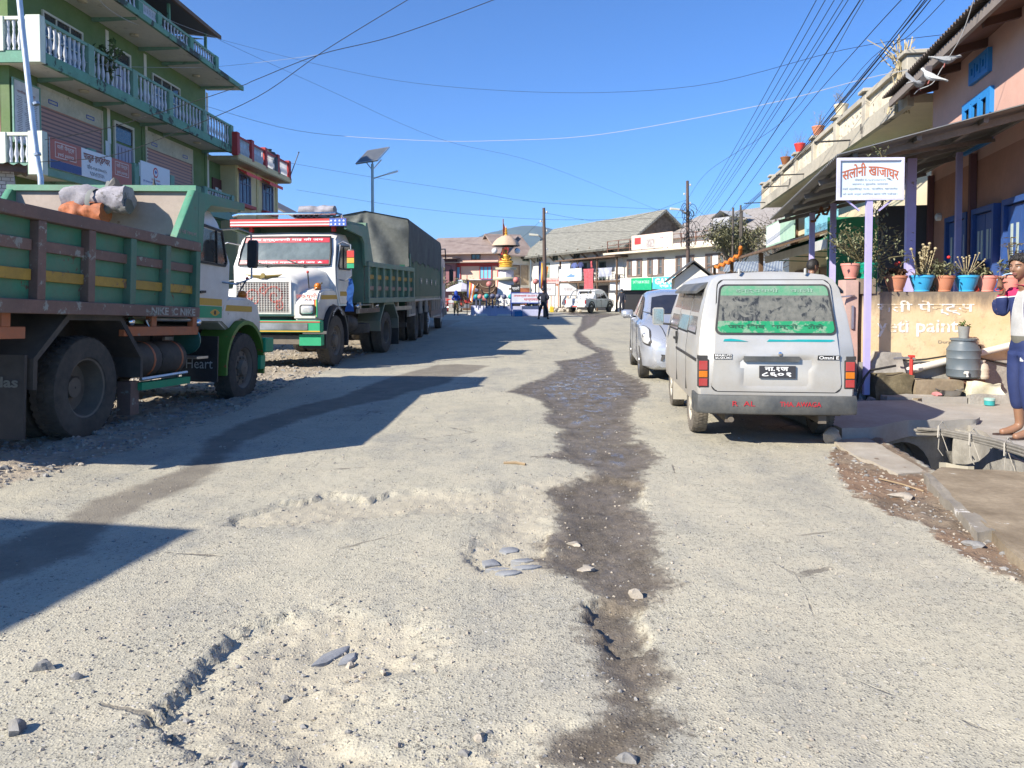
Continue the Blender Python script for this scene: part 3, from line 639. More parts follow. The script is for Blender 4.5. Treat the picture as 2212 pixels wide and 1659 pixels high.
        MB().tube([(s*1.13,1.28,1.09),(s*1.13,1.28,1.15),(s*1.13,1.33,1.17),(s*1.13,2.3,1.17),(s*1.13,2.36,1.13)], .022, 8).build('guard_tube', steel, sr, smooth=40)
        for y in (.95, 2.38): MB().ball((s*1.13, y, 1.14), .05, 8).build('ball', chrome, sr, smooth=60)
def make_truck(p):
    t = thing('tipper_truck', p['label'], 'truck', p['loc'], 0, rot=p['rot'] if isinstance(p['rot'], tuple) else (0, 0, p['rot']), group= 'tipper trucks parked on the left')
    make_cab(t, p); make_bed(t, p)
    for s in (-1, 1):
        wy = p.get('wy', 0); wheel(t, s*.97, 3.55+wy, .5, .25, s); wheel(t, s*.98, wy, .5, .25, s, dish=1); wheel(t, s*.69, wy, .5, .25, s, dish=1)
    return t
def on_side(s): return 'E' if s > 0 else 'W'
T1 = make_truck(dict(label='green tipper truck with empty brown bed, seen from behind, nearest on the left', loc=(-5.20, 7.1, .03), rot=(R(-2.4), R(.9), R(-4.6)), z2=2.72, wy=.32, cab=twhite, arch=mat('arch green red', (.10, .22, .03), .5, var=.2, scale=3, chip=((.42, .06, .04), .16, 4)), lampring=tgreen, banner=tredp,
    bump=tgrn, bed=(-1.95, 2.22), bays=6, green=tgreen, rail=tworn, r1=tworn, r2=tyel, post=lambda i: tworn if i < 4 else tmix, guard=iron, sideg=tora, seam=1))
t = T1
text('NIKE  C NIKE', greyl, 'E', (1.248, 1.62, 1.26), .95, .085, t, bold=.03)
text('ना ५ख २७०८०१', flat('pale pink lettering', (.45, .3, .28)), 'E', (1.2085, 1.95, 2.19), .42, .05, t)
text('Heart', flat('chalk', (.45, .46, .45)), (( 1,0,0),(0,0,1),(0,-1,0)), (.86, 3.0, .60), .36, .13, t, bold=.0)
text('adidas', flat('flap lettering', (.16, .17, .15)), 'S', (.9, -.615, .62), .4, .09, t, bold=.03)
for y, z in ((3.0, 1.27),):
    e = MB().add([(1.0565, y+a, z+b) for a, b in ((-.14,0),(-.06,.035),(0,.045),(.06,.035),(.14,0),(.06,-.035),(0,-.045),(-.06,-.035))], [tuple(range(8))]).build('painted_eye', tyel2, t); MB().lathe([(.03,0),(.028,.002)], 12, (1.0575, y, z), 'X').build('pupil', ink, e)
MB().box(1.051, 1.0555, 2.5, 3.2, 1.2, 1.352).build('green_band', tgrn, t)
MB().lathe([(.16,-.26),(.2,-.2),(.2,.2),(.16,.26)], 20, (.93, 1.40, .72), 'Y').build('air_tank', iron, t, smooth=40)
MB().lathe([(.16,-.26),(.2,-.2),(.2,.2),(.16,.26)], 20, (.93, 1.95, .72), 'Y').build('air_tank', iron, t, smooth=40)
for y in (1.45, 2.05): MB().lathe([(.203,-.02),(.206,0),(.203,.02)], 20, (.93, y, .72), 'Y', cap=False).build('tank_strap', tora, t)
b = MB().box(.98, 1.1, 1.25, 2.3, .40, .48).build('step_bar', tgrn, t); MB().tube([(1.1,1.22,.52),(1.1,2.2,.54)], .022).build('step_tube', steel, b)
MB().lathe([(.015,-.02),(.17,-.015),(.17,.015),(.015,.02)], 18, (1.02, 2.36, .92), 'Y').build('round_disc', mat('disc', (.03, .12, .09), .4, var=.3), t)
MB().box(.7, 1.05, 2.55, 2.85, .68, .71).box(.62, .66, 2.5, 2.86, .3, .95).build('cab_step', steel, t)
MB().box(.9, 1.05, 1.12, 1.28, .14, .5).build('wheel_chock_box', tworn, t)
# rolled tarpaulin hanging on the headboard of the first truck
tarp_l = mat('faded lilac tarp', (.30, .285, .31), .85, var=.4, scale=5, bump=1., bscale=9, chip=((.16,.15,.15), .2, 4)); tarp_o = mat('orange tarp lining', (.42, .13, .05), .7, var=.4, scale=9, bump=.6, bscale=14); strap = mat('grey strap', (.18, .19, .18), .8)
bt = thing('tarpaulin_roll', 'rolled lilac and orange tarpaulin tied over the headboard of the green truck', 'tarpaulin', T1.matrix_basis @ Vector((.12, 1.96, 2.55)), R(-4.6))
def roll(m, x0, x1, r, cy, cz, n=14, sag=0):
    rings = []
    for i in range(n+1):
        u = i/n; x = x0+(x1-x0)*u; pinch = 1-.28*math.exp(-((u-.5)/.09)**2)
        rings.append([(x, cy+(r*pinch*(1+.12*math.sin(3*a+u*9)+.09*math.sin(7*a-u*17)+.05*math.sin(23*u+2*a)))*math.cos(a), cz-sag*4*u*(1-u)+(r*pinch*(1+.10*math.sin(3*a+u*7)+.06*math.sin(5*a+u*15)))*math.sin(a)) for a in [2*PI*k/18 for k in range(18)]])
    return m.loft(rings)
roll(MB(), -.40, .36, .155, 0, .03).build('outer_roll', tarp_l, bt, smooth=60); roll(MB(), -.37, .12, .125, -.09, -.15, sag=-.02).build('orange_roll', tarp_o, bt, smooth=60)
roll(MB(), .02, .38, .09, -.03, -.06).build('inner_roll', mat('grey tarp', (.13, .13, .125), .8, var=.35, bump=.6, bscale=14), bt, smooth=60)
MB().lathe([(.175,-.03),(.18,0),(.175,.03)], 14, (-.03, -.03, -.03), 'X', cap=False).bar((-.03,.12,.1), (-.03,.22,.27), .04, .01).build('strap', strap, bt, smooth=50)
MB().loft([[(.0, .1, .1), (.12, .14, .1), (.2, .16, .1)], [(.02, .13, .2), (.1, .15, .24), (.17, .17, .2)], [(.04, .15, .27), (.08, .16, .31), (.13, .17, .27)]], cap=False, closed=False).build('loose_flap', ink, bt)
# ---- second tipper, nose towards us
bn = mat('red banner', (.45, .02, .04), .3, var=.1)
T2 = make_truck(dict(label='white nosed tipper truck with red windscreen banners facing the camera', loc=(-4.10, 18.55, 0), rot=R(180-6.3), cab=twhite, arch=mat('arch black', (.03, .03, .035), .5), lampring=ink, banner=bn,
    bump=tgrn, bed=(-2.3, 1.9), bays=7, green=tgreen2, rail=tgreen2, r1=tyel, r2=mat('faded pink rail', (.32, .22, .17), .6), post=lambda i: tgreen2, guard=tgreen2, sideg=mat('striped guard', (.5, .42, .3), .6, var=.3), stripes=1, z2=2.86))
t = T2
def scr2(u, v, o=.022): z = 1.97+.56*v; return (u*.93*(1-.06*v), 3.445-.24*v+o+.03*(1-u*u), z)
def on_screen(v0): return lambda p: np.array(scr2(-p[0]/.93, v0+p[1]/.62, .021+p[2]))
I_ = ((1,0,0),(0,1,0),(0,0,1))
text('जय इन्द्रायणी माइ की जय', whitep, I_, (0,0,0), 1.55, .075, t, warp=on_screen(.9)); text('★ पशुपतेश्वर महादेव की जय ★', whitep, I_, (0,0,0), 1.6, .062, t, warp=on_screen(.085))
text('लक्ष्मी', mat('red lettering', (.42, .09, .06), .6), 'N', (-.84, 4.428, 1.35), .40, .13, t, bold=.02)
text('रोयल पालुङ', whitep, 'W', (-1.127, 3.55, 1.13), .62, .10, t, arc=.16)
text('१४७५', whitep, 'N', (.98, 4.615, .82), .2, .09, t)
o = MB()
for s in (-1, 1):                                              # gilt wings emblem over the grille
    for k in range(5): o.add([(s*.03, 4.395-.03*k*0, 1.745-.012*k), (s*(.36-.04*k), 4.36-.012*k, 1.765-.02*k), (s*(.34-.04*k), 4.365-.012*k, 1.745-.02*k), (s*.03, 4.41, 1.73-.012*k)], [(0,1,2,3)])
o.lathe([(.05,0),(.04,.01)], 14, (0, 4.405, 1.735), 'Y').build('wings_emblem', mat('gilt', (.32, .24, .08), .4, .3), t)
for k, (a, b_) in enumerate([((-.88,3.75,1.6),(-.86,4.12,1.54))]):
    MB().tube([a, b_], .012).tube([(a[0]-.01, a[1]+.03*i, a[2]+.02*math.sin(i*1.3)+.004-.005*i) for i in range(13)], .008).build('painted_trident', mat('dark gilt', (.2, .15, .05), .5), t)
for x, cm in ((-.98, tredp), (-1.0, tyel2), (-1.02, tgrn)):
    MB().box(x-.01, x+.01, 4.39, 4.41, .98, 1.3).build('ribbon', cm, t)
# painted mirror back and prayer scarf
MB().box(-1.43, -1.29, 3.485, 3.49, 1.90, 1.99).build('green_patch', tgrn, t); MB().box(-1.43, -1.29, 3.485, 3.49, 2.0, 2.1).build('yellow_patch', tyel2, t); MB().box(-1.43, -1.29, 3.485, 3.49, 2.11, 2.24).build('red_patch', redp, t)
sc_ = MB()
for k in range(3):
    sc_.loft([[(-1.36+.02*math.sin(i*1.1+k)-.02*k, 3.40+.03*k, 1.7-.08*i), (-1.33+.03*math.sin(i*1.3+k*2)+.008*i, 3.43+.03*k, 1.7-.08*i)] for i in range(9)], cap=False, closed=False)
sc_.build('prayer_scarf', mat('blue scarf', (.02, .10, .34), .8, var=.4), t)
MB().lathe([(.14,-.3),(.18,-.24),(.18,.24),(.14,.3)], 16, (-.92, 2.45, .78), 'Y').build('silencer', iron, t, smooth=40)
MB().lathe([(.28,-.11),(.46,-.1),(.48,0),(.46,.1),(.28,.11)], 28, (-.72, 1.75, .66), 'Z').build('spare_wheel', rubber, t, smooth=40)
sg = MB()
for i in range(18): y = .85+i*.083; sg.box(-1.168, -1.162, y, y+.035, .995, 1.085)
sg.build('stripe', tworn, t)
# goods on its canopy
pp = thing('pipe_bundle', 'bundle of grey pipes and rolled sheet on the canopy of the white truck', 'pipe bundle', T2.matrix_basis @ Vector((-.3, 2.7, 2.91)), R(180-6.3))
pm = flat('grey pvc', (.2, .21, .23))
for k in range(5): MB().lathe([(.05,-.5),(.05,.5),(.038,.5),(.038,-.5)], 12, (-.28+.11*k, 0, .05), 'Y', cap=False).build('pipe', pm, pp, smooth=40)
roll(MB(), -.45, .3, .11, -.1, .2).build('sheet_roll', tarp_l, pp, smooth=60)
# ---- third: tarpaulin covered lorry seen from behind
lg = mat('corrugated green', (.012, .085, .045), .45, var=.25, scale=2); canv = mat('grey canvas', (.085, .095, .088), .9, var=.35, scale=1.2, c2=(.165,.175,.16), bump=1., bscale=7)
lorry = thing('covered_lorry', 'green lorry under a grey tarpaulin with many wheels, parked beyond the white truck', 'truck', (-3.98, 23.2, 0), R(.2))
t = lorry; y0, y1 = -2.2, 7.6
b = MB()
for s in (-1, 1):
    pts = []
    for i in range(120):
        y = y0+(y1-y0)*i/119; pts.append((s*(1.13+.02*(1 if i % 4 < 2 else -1)), y))
    b.loft([[(x, y, 1.32), (x, y, 2.42), (x-s*.06, y, 2.42), (x-s*.06, y, 1.32)] for x, y in pts])
b.box(-1.1, 1.1, y0, y0+.05, 1.32, 2.4).box(-1.1, 1.1, y1-.05, y1, 1.32, 2.4).box(-1.1, 1.1, y0, y1, 1.25, 1.33)
body = b.build('cargo_body', lg, t)
for k in range(4): MB().box(1.155, 1.17, .6+k*1.55, .64+k*1.55, 1.72, 1.9).box(1.155, 1.17, .82+k*1.55, .86+k*1.55, 1.72, 1.9).box(1.157, 1.172, .62+k*1.55, .84+k*1.55, 1.79, 1.83).build('latch', steel, body)
for y in (y0+.05, y1-.1): MB().box(1.15, 1.2, y-.05, y+.07, 1.2, 2.5).build('corner_post', tgreen2, body)
c = MB(); prof_n = 40; rings = []
for i in range(64):
    u = i/63; y = y0-.14+(y1-y0+.18)*u
    hump = 3.60+.03*math.sin(u*9)+.05*math.exp(-u/.06)
    ring = []
    base = 2.34+.05*math.sin(u*40)+.03*math.sin(u*97)
    for k in range(21):
        v = k/20; fold = .018*math.sin(u*150+v*3)
        if v < .35: x = -1.16-fold; z = base+(3.42-base)*v/.35
        elif v > .65: x = 1.16+fold; z = base+(3.42-base)*(1-v)/.35
        else: q = (v-.35)/.3; x = -1.14+2.28*q; z = 3.44+(hump-3.44)*(1-abs(2*q-1))
        ring.append((x, y, z))
    rings.append(ring)
c.loft(rings, cap=False, closed=False)
# gathered rear curtain with hanging folds
rr = []
for j in range(25):
    v = j/24; row = []
    for i in range(61):
        q = i/60; x = -1.175+2.35*q; zt = 3.43+.21*max(0, 1-abs(q-.5)*2); zb_ = 1.95+.2*abs(math.sin(q*PI*3.5))
        z = zt+(zb_-zt)*v; th = math.atan2(x, 3.75-z); d = math.hypot(x, 3.75-z)
        f = .20*d*(math.sin(4.2*th+.5)**2-.5)*min(1, v*5)*math.sin(PI*min(1, q*4, (1-q)*4)/2)+.03*math.sin(9*th+v*5)*v
        row.append((x, y0-.10-f, z))
    rr.append(row)
c.loft(rr, cap=False, closed=False); c.build('tarpaulin_cover', canv, t, smooth=60)
MB().box(-1.05, 1.05, y0-.03, y0, .95, 2.2).build('tailgate', lg, t)
f = MB()
for s in (-1, 1): f.box(s*.4, s*.5, y0, 9.4, .85, 1.1)
for y in (y0+.1, 0, 1.5, 3.4, 5.5, 8.2): f.box(-.5, .5, y-.06, y+.06, .85, 1.1)
for y in (0, 1.5, 3.4, 8.25): f.box(-.95, .95, y-.07, y+.07, .44, .58)
f.box(-1.1, 1.1, y0-.1, y0, .5, .62); f.build('chassis', iron, t)
wf = mat('pale frame paint', (.52, .45, .36), .6, var=.2)
for s in (-1, 1):
    f = MB(); f.box(s*1.1, s*1.16, y0, y1, 1.19, 1.25); f.box(s*1.1, s*1.16, y0, -.75, .78, .84).box(s*1.1, s*1.16, 4.3, 7.3, .55, .6)
    for y in (y0+.05, -1.9, -1.5, -1.1, -.78, .55, .75, .95, 2.25, 2.45, 2.6, 4.32, 5., 5.7, 6.4, 7.28): f.box(s*1.1, s*1.16, y-.03, y+.03, .8, 1.19)
    f.build('side_guard', wf, t)
    for y in (0, 1.5, 3.4): wheel(t, s*.98, y, .5, .25, s, dish=1)
    for y in (0, 1.5): wheel(t, s*.69, y, .5, .25, s, dish=1)
    w = wheel(t, s*.98, 8.25, .5, .27, s)
    for y in (3.4, 8.25):
        k = MB()
        for i in range(14): a = 2*PI*i/14; k.bar((s*1.14, y+.06*math.cos(a), .5+.06*math.sin(a)), (s*1.08, y+.27*math.cos(a), .5+.27*math.sin(a)), .022)
        k.build('spoked_hub_cover', whitep, t)
cabp = mat('pale pink cab', (.55, .45, .42), .45, var=.12, chip=((.35, .12, .1), .12, 9))
k = MB().prism([(7.75,.75),(9.85,.75),(9.85,1.6),(9.72,2.75),(9.4,2.9),(7.9,2.95),(7.75,2.8)], 'X', -1.15, 1.15).build('cab', cabp, t, bevel=.06, seg=3)
for s in (-1, 1):
    d = MB().box(s*1.15, s*1.165, 8.5, 9.5, 1.0, 2.65).build('door', cabp, t); MB().box(s*1.163, s*1.172, 8.6, 9.4, 1.85, 2.5).build('window', tglass, d)
    MB().tube([(s*1.14,9.6,2.65),(s*1.4,9.8,2.6),(s*1.42,9.8,1.95),(s*1.16,9.65,1.8)], .016).build('mirror_arm', ink, t, smooth=40)
    MB().box(s*1.32, s*1.5, 9.77, 9.82, 1.95, 2.45).build('mirror', black, t, bevel=.02)
    arch(MB(), s*.75, s*1.18, 8.25, .5, .6, .66, R(-5), R(185)).build('wheel_arch', cabp, t, smooth=40)
MB().tube([(1.05,8.0,2.95),(1.15,7.85,3.2),(1.25,8.6,3.25),(1.2,9.5,2.9)], .025).build('roof_rail', ink, t, smooth=40)
MB().box(-1.0, 1.0, 9.85, 9.87, 1.75, 2.6).build('windscreen', tglass, t); MB().box(-1.2, 1.2, 9.85, 10.05, .5, .85).build('bumper', wf, t)

k = MB()
for cx, cz, r0, a0, sgn in ((-.22,1.36,.2,0,1),(.22,1.36,.2,PI,-1),(0,1.48,.10,PI/2,1),(-.3,1.18,.1,1,1),(.3,1.18,.1,2,-1)):
    k.tube([(cx+sgn*r0*(1-i/26)*math.cos(a0+i*.42), 4.4005, cz+r0*(1-i/26)*math.sin(a0+i*.42)) for i in range(24)], .022, 4)
k.build('painted_motif', mat('motif red', (.30,.05,.035), .7, var=.3), T2)
# ================================================================ CARS
def cut(o, cutters):
    """real openings: subtract the cutter meshes"""
    for c in cutters:
        md = o.modifiers.new('cut', 'BOOLEAN'); md.operation = 'DIFFERENCE'; md.solver = 'EXACT'; md.object = c
    dg = bpy.context.evaluated_depsgraph_get(); me = bpy.data.meshes.new_from_object(o.evaluated_get(dg))
    for m in list(o.modifiers): o.modifiers.remove(m)
    old = o.data; o.data = me; bpy.data.meshes.remove(old)
    for c in cutters: bpy.data.objects.remove(c)
    me.shade_smooth(); me.set_sharp_from_angle(angle=R(38)); return o
def cyl(y, z, r, x0, x1):
    return MB().lathe([(r, x0), (r, x1)], 28, (0, y, z), 'X').build('cutter', black)
silver = mat('dusty silver paint', (.47, .475, .465), .42, .25, var=.08, scale=2, dust=((.44, .405, .33), .8), coat=.2, mud=((.34,.29,.22), .25, .75, .6))
silver2 = mat('clean silver paint', (.52, .55, .60), .28, .55, var=.04, scale=2, dust=((.45, .42, .36), .25), coat=.6)
wcar = mat('white car paint', (.72, .73, .73), .3, var=.04, dust=((.5, .46, .4), .3), coat=.4)
alloy = mat('cream steel rim', (.5, .47, .4), .55, .2, var=.15, dust=((.36, .31, .23), .5))
redl = mat('red lens', (.36, .015, .02), .2, var=.12, dust=((.4, .33, .27), .25)); bumpb = mat('weathered bumper', (.045, .052, .058), .6, var=.35, scale=5, dust=((.30, .28, .23), .5))
# ---- van
van = thing('van', 'dusty silver van with green banded rear window parked on the right', 'van', (2.41, 7.0, 0), R(-5.8)); t = van
half = [(.60,.33),(.685,.36),(.70,.55),(.70,.86),(.685,.98),(.655,1.2),(.60,1.44),(.56,1.53),(.48,1.578),(.30,1.60),(0,1.612)]
yr = lambda z: .0 if z < .86 else .17*((z-.86)/.7)+.05*max(0, (z-1.45)/.15)**2
yf = lambda z: 3.34 if z < .75 else 3.34-.20*(z-.75)/.2 if z < .95 else 3.14-.62*((z-.95)/.6)
rings = []
for tt, k in ((0,.965),(.006,.99),(.02,1),(.15,1),(.3,1),(.45,1),(.6,1),(.75,1),(.88,1),(.96,.985),(.99,.95),(1,.88)):
    rg = []
    for sgn in (1, -1):
        for x, z in (half if sgn > 0 else half[-2::-1]):
            zz = z+(.012*math.sin(PI*tt) if z > 1.5 else 0); rg.append((sgn*x*k, yr(z)+(yf(z)-yr(z))*tt+(0 if tt else .012*(z > .9)), zz))
    rings.append(rg)
m = MB(); m.loft(rings, cap=False); n = len(rings[0]); hn = len(half)
for base in (0, (len(rings)-1)*n):
    for i in range(hn-2):
        a, b, c, d = i, i+1, n-2-i if False else (n-1-(i+1)), n-1-i
        m.add([rings[base//n][a], rings[base//n][b], rings[base//n][c], rings[base//n][d]], [(0,1,2,3)])
    m.add([rings[base//n][hn-2], rings[base//n][hn-1], rings[base//n][hn]], [(0,1,2)])
body = m.build('body', silver, t, smooth=38)
cut(body, [cyl(y, .29, .335, x0, x1) for y in (.74, 2.60) for x0, x1 in ((-.8,-.42),(.42,.8))])
for y in (.74, 2.60):
    for s in (-1, 1): wheel(t, s*.60, y, .275, .155, s, truck=False, mt=mat('dusty tyre', (.10, .09, .075), .85, var=.35, scale=14, c2=(.24,.21,.17)), rim=alloy)
def rearpt(x, z, o=.006): return (x, yr(z)-o+.0, z)
def rear_panel(poly, name, mt, o=.006, par=t, th=None):
    """flat piece lying on the van's rear face"""
    b = MB(); n = len(poly)
    b.loft([[rearpt(x, z, o) for x, z in poly], [rearpt(x, z, -.01) for x, z in poly]]); return b.build(name, mt, par)
def rrect(x0, x1, z0, z1, r, n=4, tp=0):
    out = []
    for cx, cz, a0 in ((x1-r,z0+r,-90),(x1-r,z1-r,0),(x0+r,z1-r,90),(x0+r,z0+r,180)):
        for i in range(n+1): a = R(a0+90*i/n); out.append(((cx+r*math.cos(a))*(1-tp*((cz+r*math.sin(a))-z0)/(z1-z0)), cz+r*math.sin(a)))
    return out
tgp = rrect(-.585, .585, .50, 1.535, .07, 4, .13)
# tailgate skin raised a little with dark shut-line around it
rear_panel(tgp, 'shut_line', ink, .002); tgp2 = rrect(-.578, .578, .507, 1.528, .068, 4, .13)
gate = MB(); zs = [.507+i*(1.528-.507)/26 for i in range(27)]
def hw(z): return .578*(1-.13*(z-.507)/1.021)*(1-max(0, (.06-min(z-.507, 1.528-z))/.06)**2*.10)
def skin(x, z):
    o = .010
    if .80 < z < .835: o = .014
    if .58 < z < .79 and abs(x) < .30: o = -.012
    if z < .565: o = .006
    d = .010*math.exp(-((x-.18)/.14)**2-((z-.88)/.05)**2)-.009*math.exp(-((x+.25)/.2)**2-((z-.9)/.05)**2)
    return rearpt(x, z, o+d)
gx = [-1+2*i/30 for i in range(31)]
gate.add([skin(u*hw(z), z) for z in zs for u in gx], [(j*31+i, j*31+i+1, j*31+i+32, j*31+i+31) for j in range(26) for i in range(30)])
tg = gate.build('tailgate', silver, t, smooth=40)
wg = NT('van rear glass'); V_ = wg.n('SeparateXYZ'); wg.put(V_.inputs[0], wg.tc.outputs['Object'])
zz = V_.outputs['Z']; nn = wg.noise(14, 6, .7); n2 = wg.noise(5, 5, .65, None, 2.2); n3 = wg.noise(9, 4, .6, wg.scaled(1, 1, .4), 3)
dustc = wg.mix(wg.rng(nn, .3, .7), (.085, .09, .08), (.19, .188, .162))
wip = wg.mth('MULTIPLY', wg.rng(n2, .50, .56), wg.rng(n3, .38, .55)); wip = wg.mth('MULTIPLY', wip, wg.rng(zz, 1.09, 1.13, 0, .8)); wip = wg.mth('MULTIPLY', wip, wg.rng(zz, 1.44, 1.36))
c = wg.mix(wip, dustc, (.02, .022, .024))
grn = wg.mix(wg.rng(nn, .50, .56, 0, .85), (.01, .24, .10), (.20, .30, .21)); top = wg.mix(wg.rng(nn, .35, .6, .3, .85), (.02, .27, .12), (.19, .28, .20))
c = wg.mix(wg.rng(zz, 1.385, 1.388), c, top); c = wg.mix(wg.mth('MULTIPLY', wg.rng(zz, 1.152, 1.150), 1.), c, grn)
wg.set(c, wg.rng(wip, 0, 1, .6, .15), 0)
rw = rear_panel(rrect(-.545, .545, 1.025, 1.49, .055, 4, .10), 'rear_window', black, .016, tg)
rear_panel(rrect(-.525, .525, 1.045, 1.475, .045, 4, .10), 'pane', wg.m, .020, rw)
gl = flat('window lettering', (.02, .09, .05)); pale = flat('pale window lettering', (.24, .37, .28))
def on_rear(z0, o): return lambda p: np.array(rearpt(p[0], z0+p[1], o+p[2]))
text('इन्द्रायणी    काली', pale, I_, (0,0,0), .70, .05, rw, warp=on_rear(1.43, .023)); text('जय शिव  शम्भो  भोले', gl, I_, (0,0,0), .85, .055, rw, bold=.02, warp=on_rear(1.10, .023))
rear_panel([(-.47,.965),(-.46,.985),(-.40,.99),(-.33,.982),(-.28,.972),(-.25,.965)], 'teal_stripe', flat('teal', (.0, .27, .29)), .014, tg); rear_panel([(-.08,.965),(-.06,.985),(.12,.98),(.2,.986),(.5,.985),(.52,.976),(.48,.965)], 'teal_stripe', flat('teal', (.0, .27, .29)), .014, tg)
rear_panel([(-.29,.785),(.20,.785),(.20,.832),(-.29,.832)], 'handle_strip', bumpb, .03, tg)
rear_panel([(-.15,.635),(.17,.635),(.17,.745),(-.15,.745)], 'number_plate', flat('plate', (.04, .04, .045)), .02, tg)
text('ना.१ज', whitep, I_, (0,0,0), .21, .042, tg, 'lettering', .03, warp=on_rear(.716, .023)); text('८६०१', whitep, I_, (0,0,0), .26, .042, tg, 'lettering', .03, warp=on_rear(.667, .023))
for zc, tx in ((.838,'MARUTI'),(.815,'SUZUKI')): text(tx, whitep, I_, (0,0,0), .145, .018, tg, bold=.02, warp=(lambda zc: lambda p: np.array(rearpt(p[0]-.475, zc+p[1], .022)))(zc))
rear_panel([(-.555,.803),(-.395,.803),(-.395,.849),(-.555,.849)], 'badge', ink, .018, tg)
rear_panel([(.36,.803),(.555,.803),(.56,.843),(.365,.843)], 'badge', ink, .018, tg); text('Omni E', whitep, I_, (0,0,0), .175, .03, tg, bold=.015, warp=lambda p: np.array(rearpt(p[0]+.46, .823+p[1], .022)))
MB().lathe([(.018,0),(.018,-.02),(.008,-.022)], 10, rearpt(.03, .855), 'Y').build('lock', chrome, tg)
for s in (-1, 1):
    tl = MB().box(s*.60, s*.698, -.008, .06, .54, .80).build('tail_lamp', black, t, bevel=.006)
    for z0, z1, mt in ((.70,.785,redl),(.632,.692,amber),(.552,.622,redl)): MB().box(s*.612, s*.69, -.014, .05, z0, z1).build('lens', mt, tl, bevel=.004)
    MB().box(s*.615, s*.702, -.004, .05, .80, .835).build('lamp_cap', black, t)
    MB().box(s*.40, s*.30, -.075, -.06, .375, .415).build('reflector', lens, t)
    MB().lathe([(.012,0),(.012,.05),(.004,.055)], 8, (s*.30, .2, 1.585), 'Z').build('hinge', silver, t)
bm_ = MB(); rg = []
for x, y in ((-.715,.30),(-.72,.06),(-.70,-.03),(-.62,-.06),(0,-.072),(.62,-.06),(.70,-.03),(.72,.06),(.715,.30)):
    rg.append([(x,y,.31),(x*1.005,y-.012,.33),(x*1.005,y-.012,.44),(x,y,.475),(x*.9,y+.05,.475),(x*.9,y+.05,.31)])
bm_.loft(rg); bp = bm_.build('bumper', bumpb, t, smooth=45)
rl = flat('red bumper lettering', (.45, .02, .03))
text('R  AL', rl, 'S', (-.30, -.083, .405), .2, .045, bp, bold=.0); text('THA. AWAGA', rl, 'S', (.20, -.083, .405), .36, .045, bp)
for s in (-1, 1):                                               # side glass, doors, visor
    q = MB(); pl = lambda x, y, z, o=.006: (s*(np.interp(z, [.86,.98,1.2,1.44,1.53], [.70,.685,.655,.60,.56])+o), y, z)
    for y0_, y1_, z0_, z1_, sl in ((.32,.86,1.03,1.42,0),(.93,1.72,1.02,1.42,0),(1.79,2.58,1.0,1.42,.3)):
        fr = MB().loft([[pl(0,y0_-.02,z0_-.02,.004), pl(0,y1_+.02,z0_-.02,.004), pl(0,y1_+.02-sl,z1_+.02,.004), pl(0,y0_-.02,z1_+.02,.004)], [pl(0,y0_-.02,z0_-.02,-.02), pl(0,y1_+.02,z0_-.02,-.02), pl(0,y1_+.02-sl,z1_+.02,-.02), pl(0,y0_-.02,z1_+.02,-.02)]]).build('side_window', ink, t)
        MB().loft([[pl(0,y0_,z0_,.008), pl(0,y1_,z0_,.008), pl(0,y1_-sl,z1_,.008), pl(0,y0_,z1_,.008)], [pl(0,y0_,z0_,-.01), pl(0,y1_,z0_,-.01), pl(0,y1_-sl,z1_,-.01), pl(0,y0_,z1_,-.01)]]).build('pane', glass('van side glass', (.05,.055,.06), 1., .5, (.36,.34,.30)), fr)
    v = MB().loft([[pl(0,y,1.405,.07), pl(0,y,1.43,.075), pl(0,y,1.48,.045), pl(0,y,1.515,.0), pl(0,y,1.47,.0)] for y in (.30,.55,.8,1.05,1.4,1.8,2.15)]); v.build('window_visor', bumpb, t, smooth=40)
    MB().box(s*.699, s*.712, .1, 1.75, .775, .80).build('slide_rail', black, t)
    for y in (.90, 1.755): MB().loft([[pl(0,y-.005,z,.002), pl(0,y+.005,z,.002), pl(0,y+.005,z,-.01), pl(0,y-.005,z,-.01)] for z in (.42,.7,.86,.98,1.2,1.44,1.5)]).build('door_gap', ink, t)
    MB().box(s*.70, s*.722, 1.66, 1.69, .84, .98).box(s*.70, s*.72, 1.84, 1.95, .88, .905).build('door_handle', ink, t)
    a_ = MB().tube([(s*.66,2.5,1.02),(s*.78,2.56,1.03)], .014).build('mirror_arm', black, t)
    MB().loft([[(s*.84+dx*k, 2.56+dy, 1.12+dz*k) for dx, dz in ((-.07,-.09),(-.05,-.11),(.05,-.11),(.07,-.09),(.07,.09),(.05,.11),(-.05,.11),(-.07,.09))] for k, dy in ((1,-.012),(1,.03),(.8,.06))]).build('wing_mirror', silver, t, smooth=40)
    MB().box(s*.84-.06, s*.84+.06, 2.543, 2.547, 1.025, 1.215).build('mirror_glass', mat('mirror glass', (.55,.58,.58), .08, .9, var=.05), t)
    MB().box(s*.52, s*.68, 2.26, 2.275, .12, .36).build('mudflap', alloy, t)
MB().tube([(-.40,-.03,.25),(-.42,.2,.25),(-.42,.6,.27)], .026, 10).lathe([(.0,0),(.001,0)], 4, (0,.5,.3)).build('exhaust_pipe', rim_d, t, smooth=40)
MB().box(-.58, .58, .02, 3.2, .29, .34).box(-.5, .5, .70, .78, .24, .30).lathe([(.05,-.1),(.10,0),(.05,.1)], 10, (0,.74,.27), 'Y').box(-.45,-.38,0,1.2,.22,.3).box(.38,.45,0,1.2,.22,.3).build('underbody', mat('dusty underbody', (.12,.10,.08), .9, var=.4, dust=((.3,.26,.2), .6)), t)
fs_ = MB(); fs_.add([(s*x, yf(z)+.005, z) for s, x, z in ((-1,.6,1.0),(1,.6,1.0),(1,.5,1.48),(-1,.5,1.48))], [(0,1,2,3)]); fs_.build('windscreen', dglass, t)
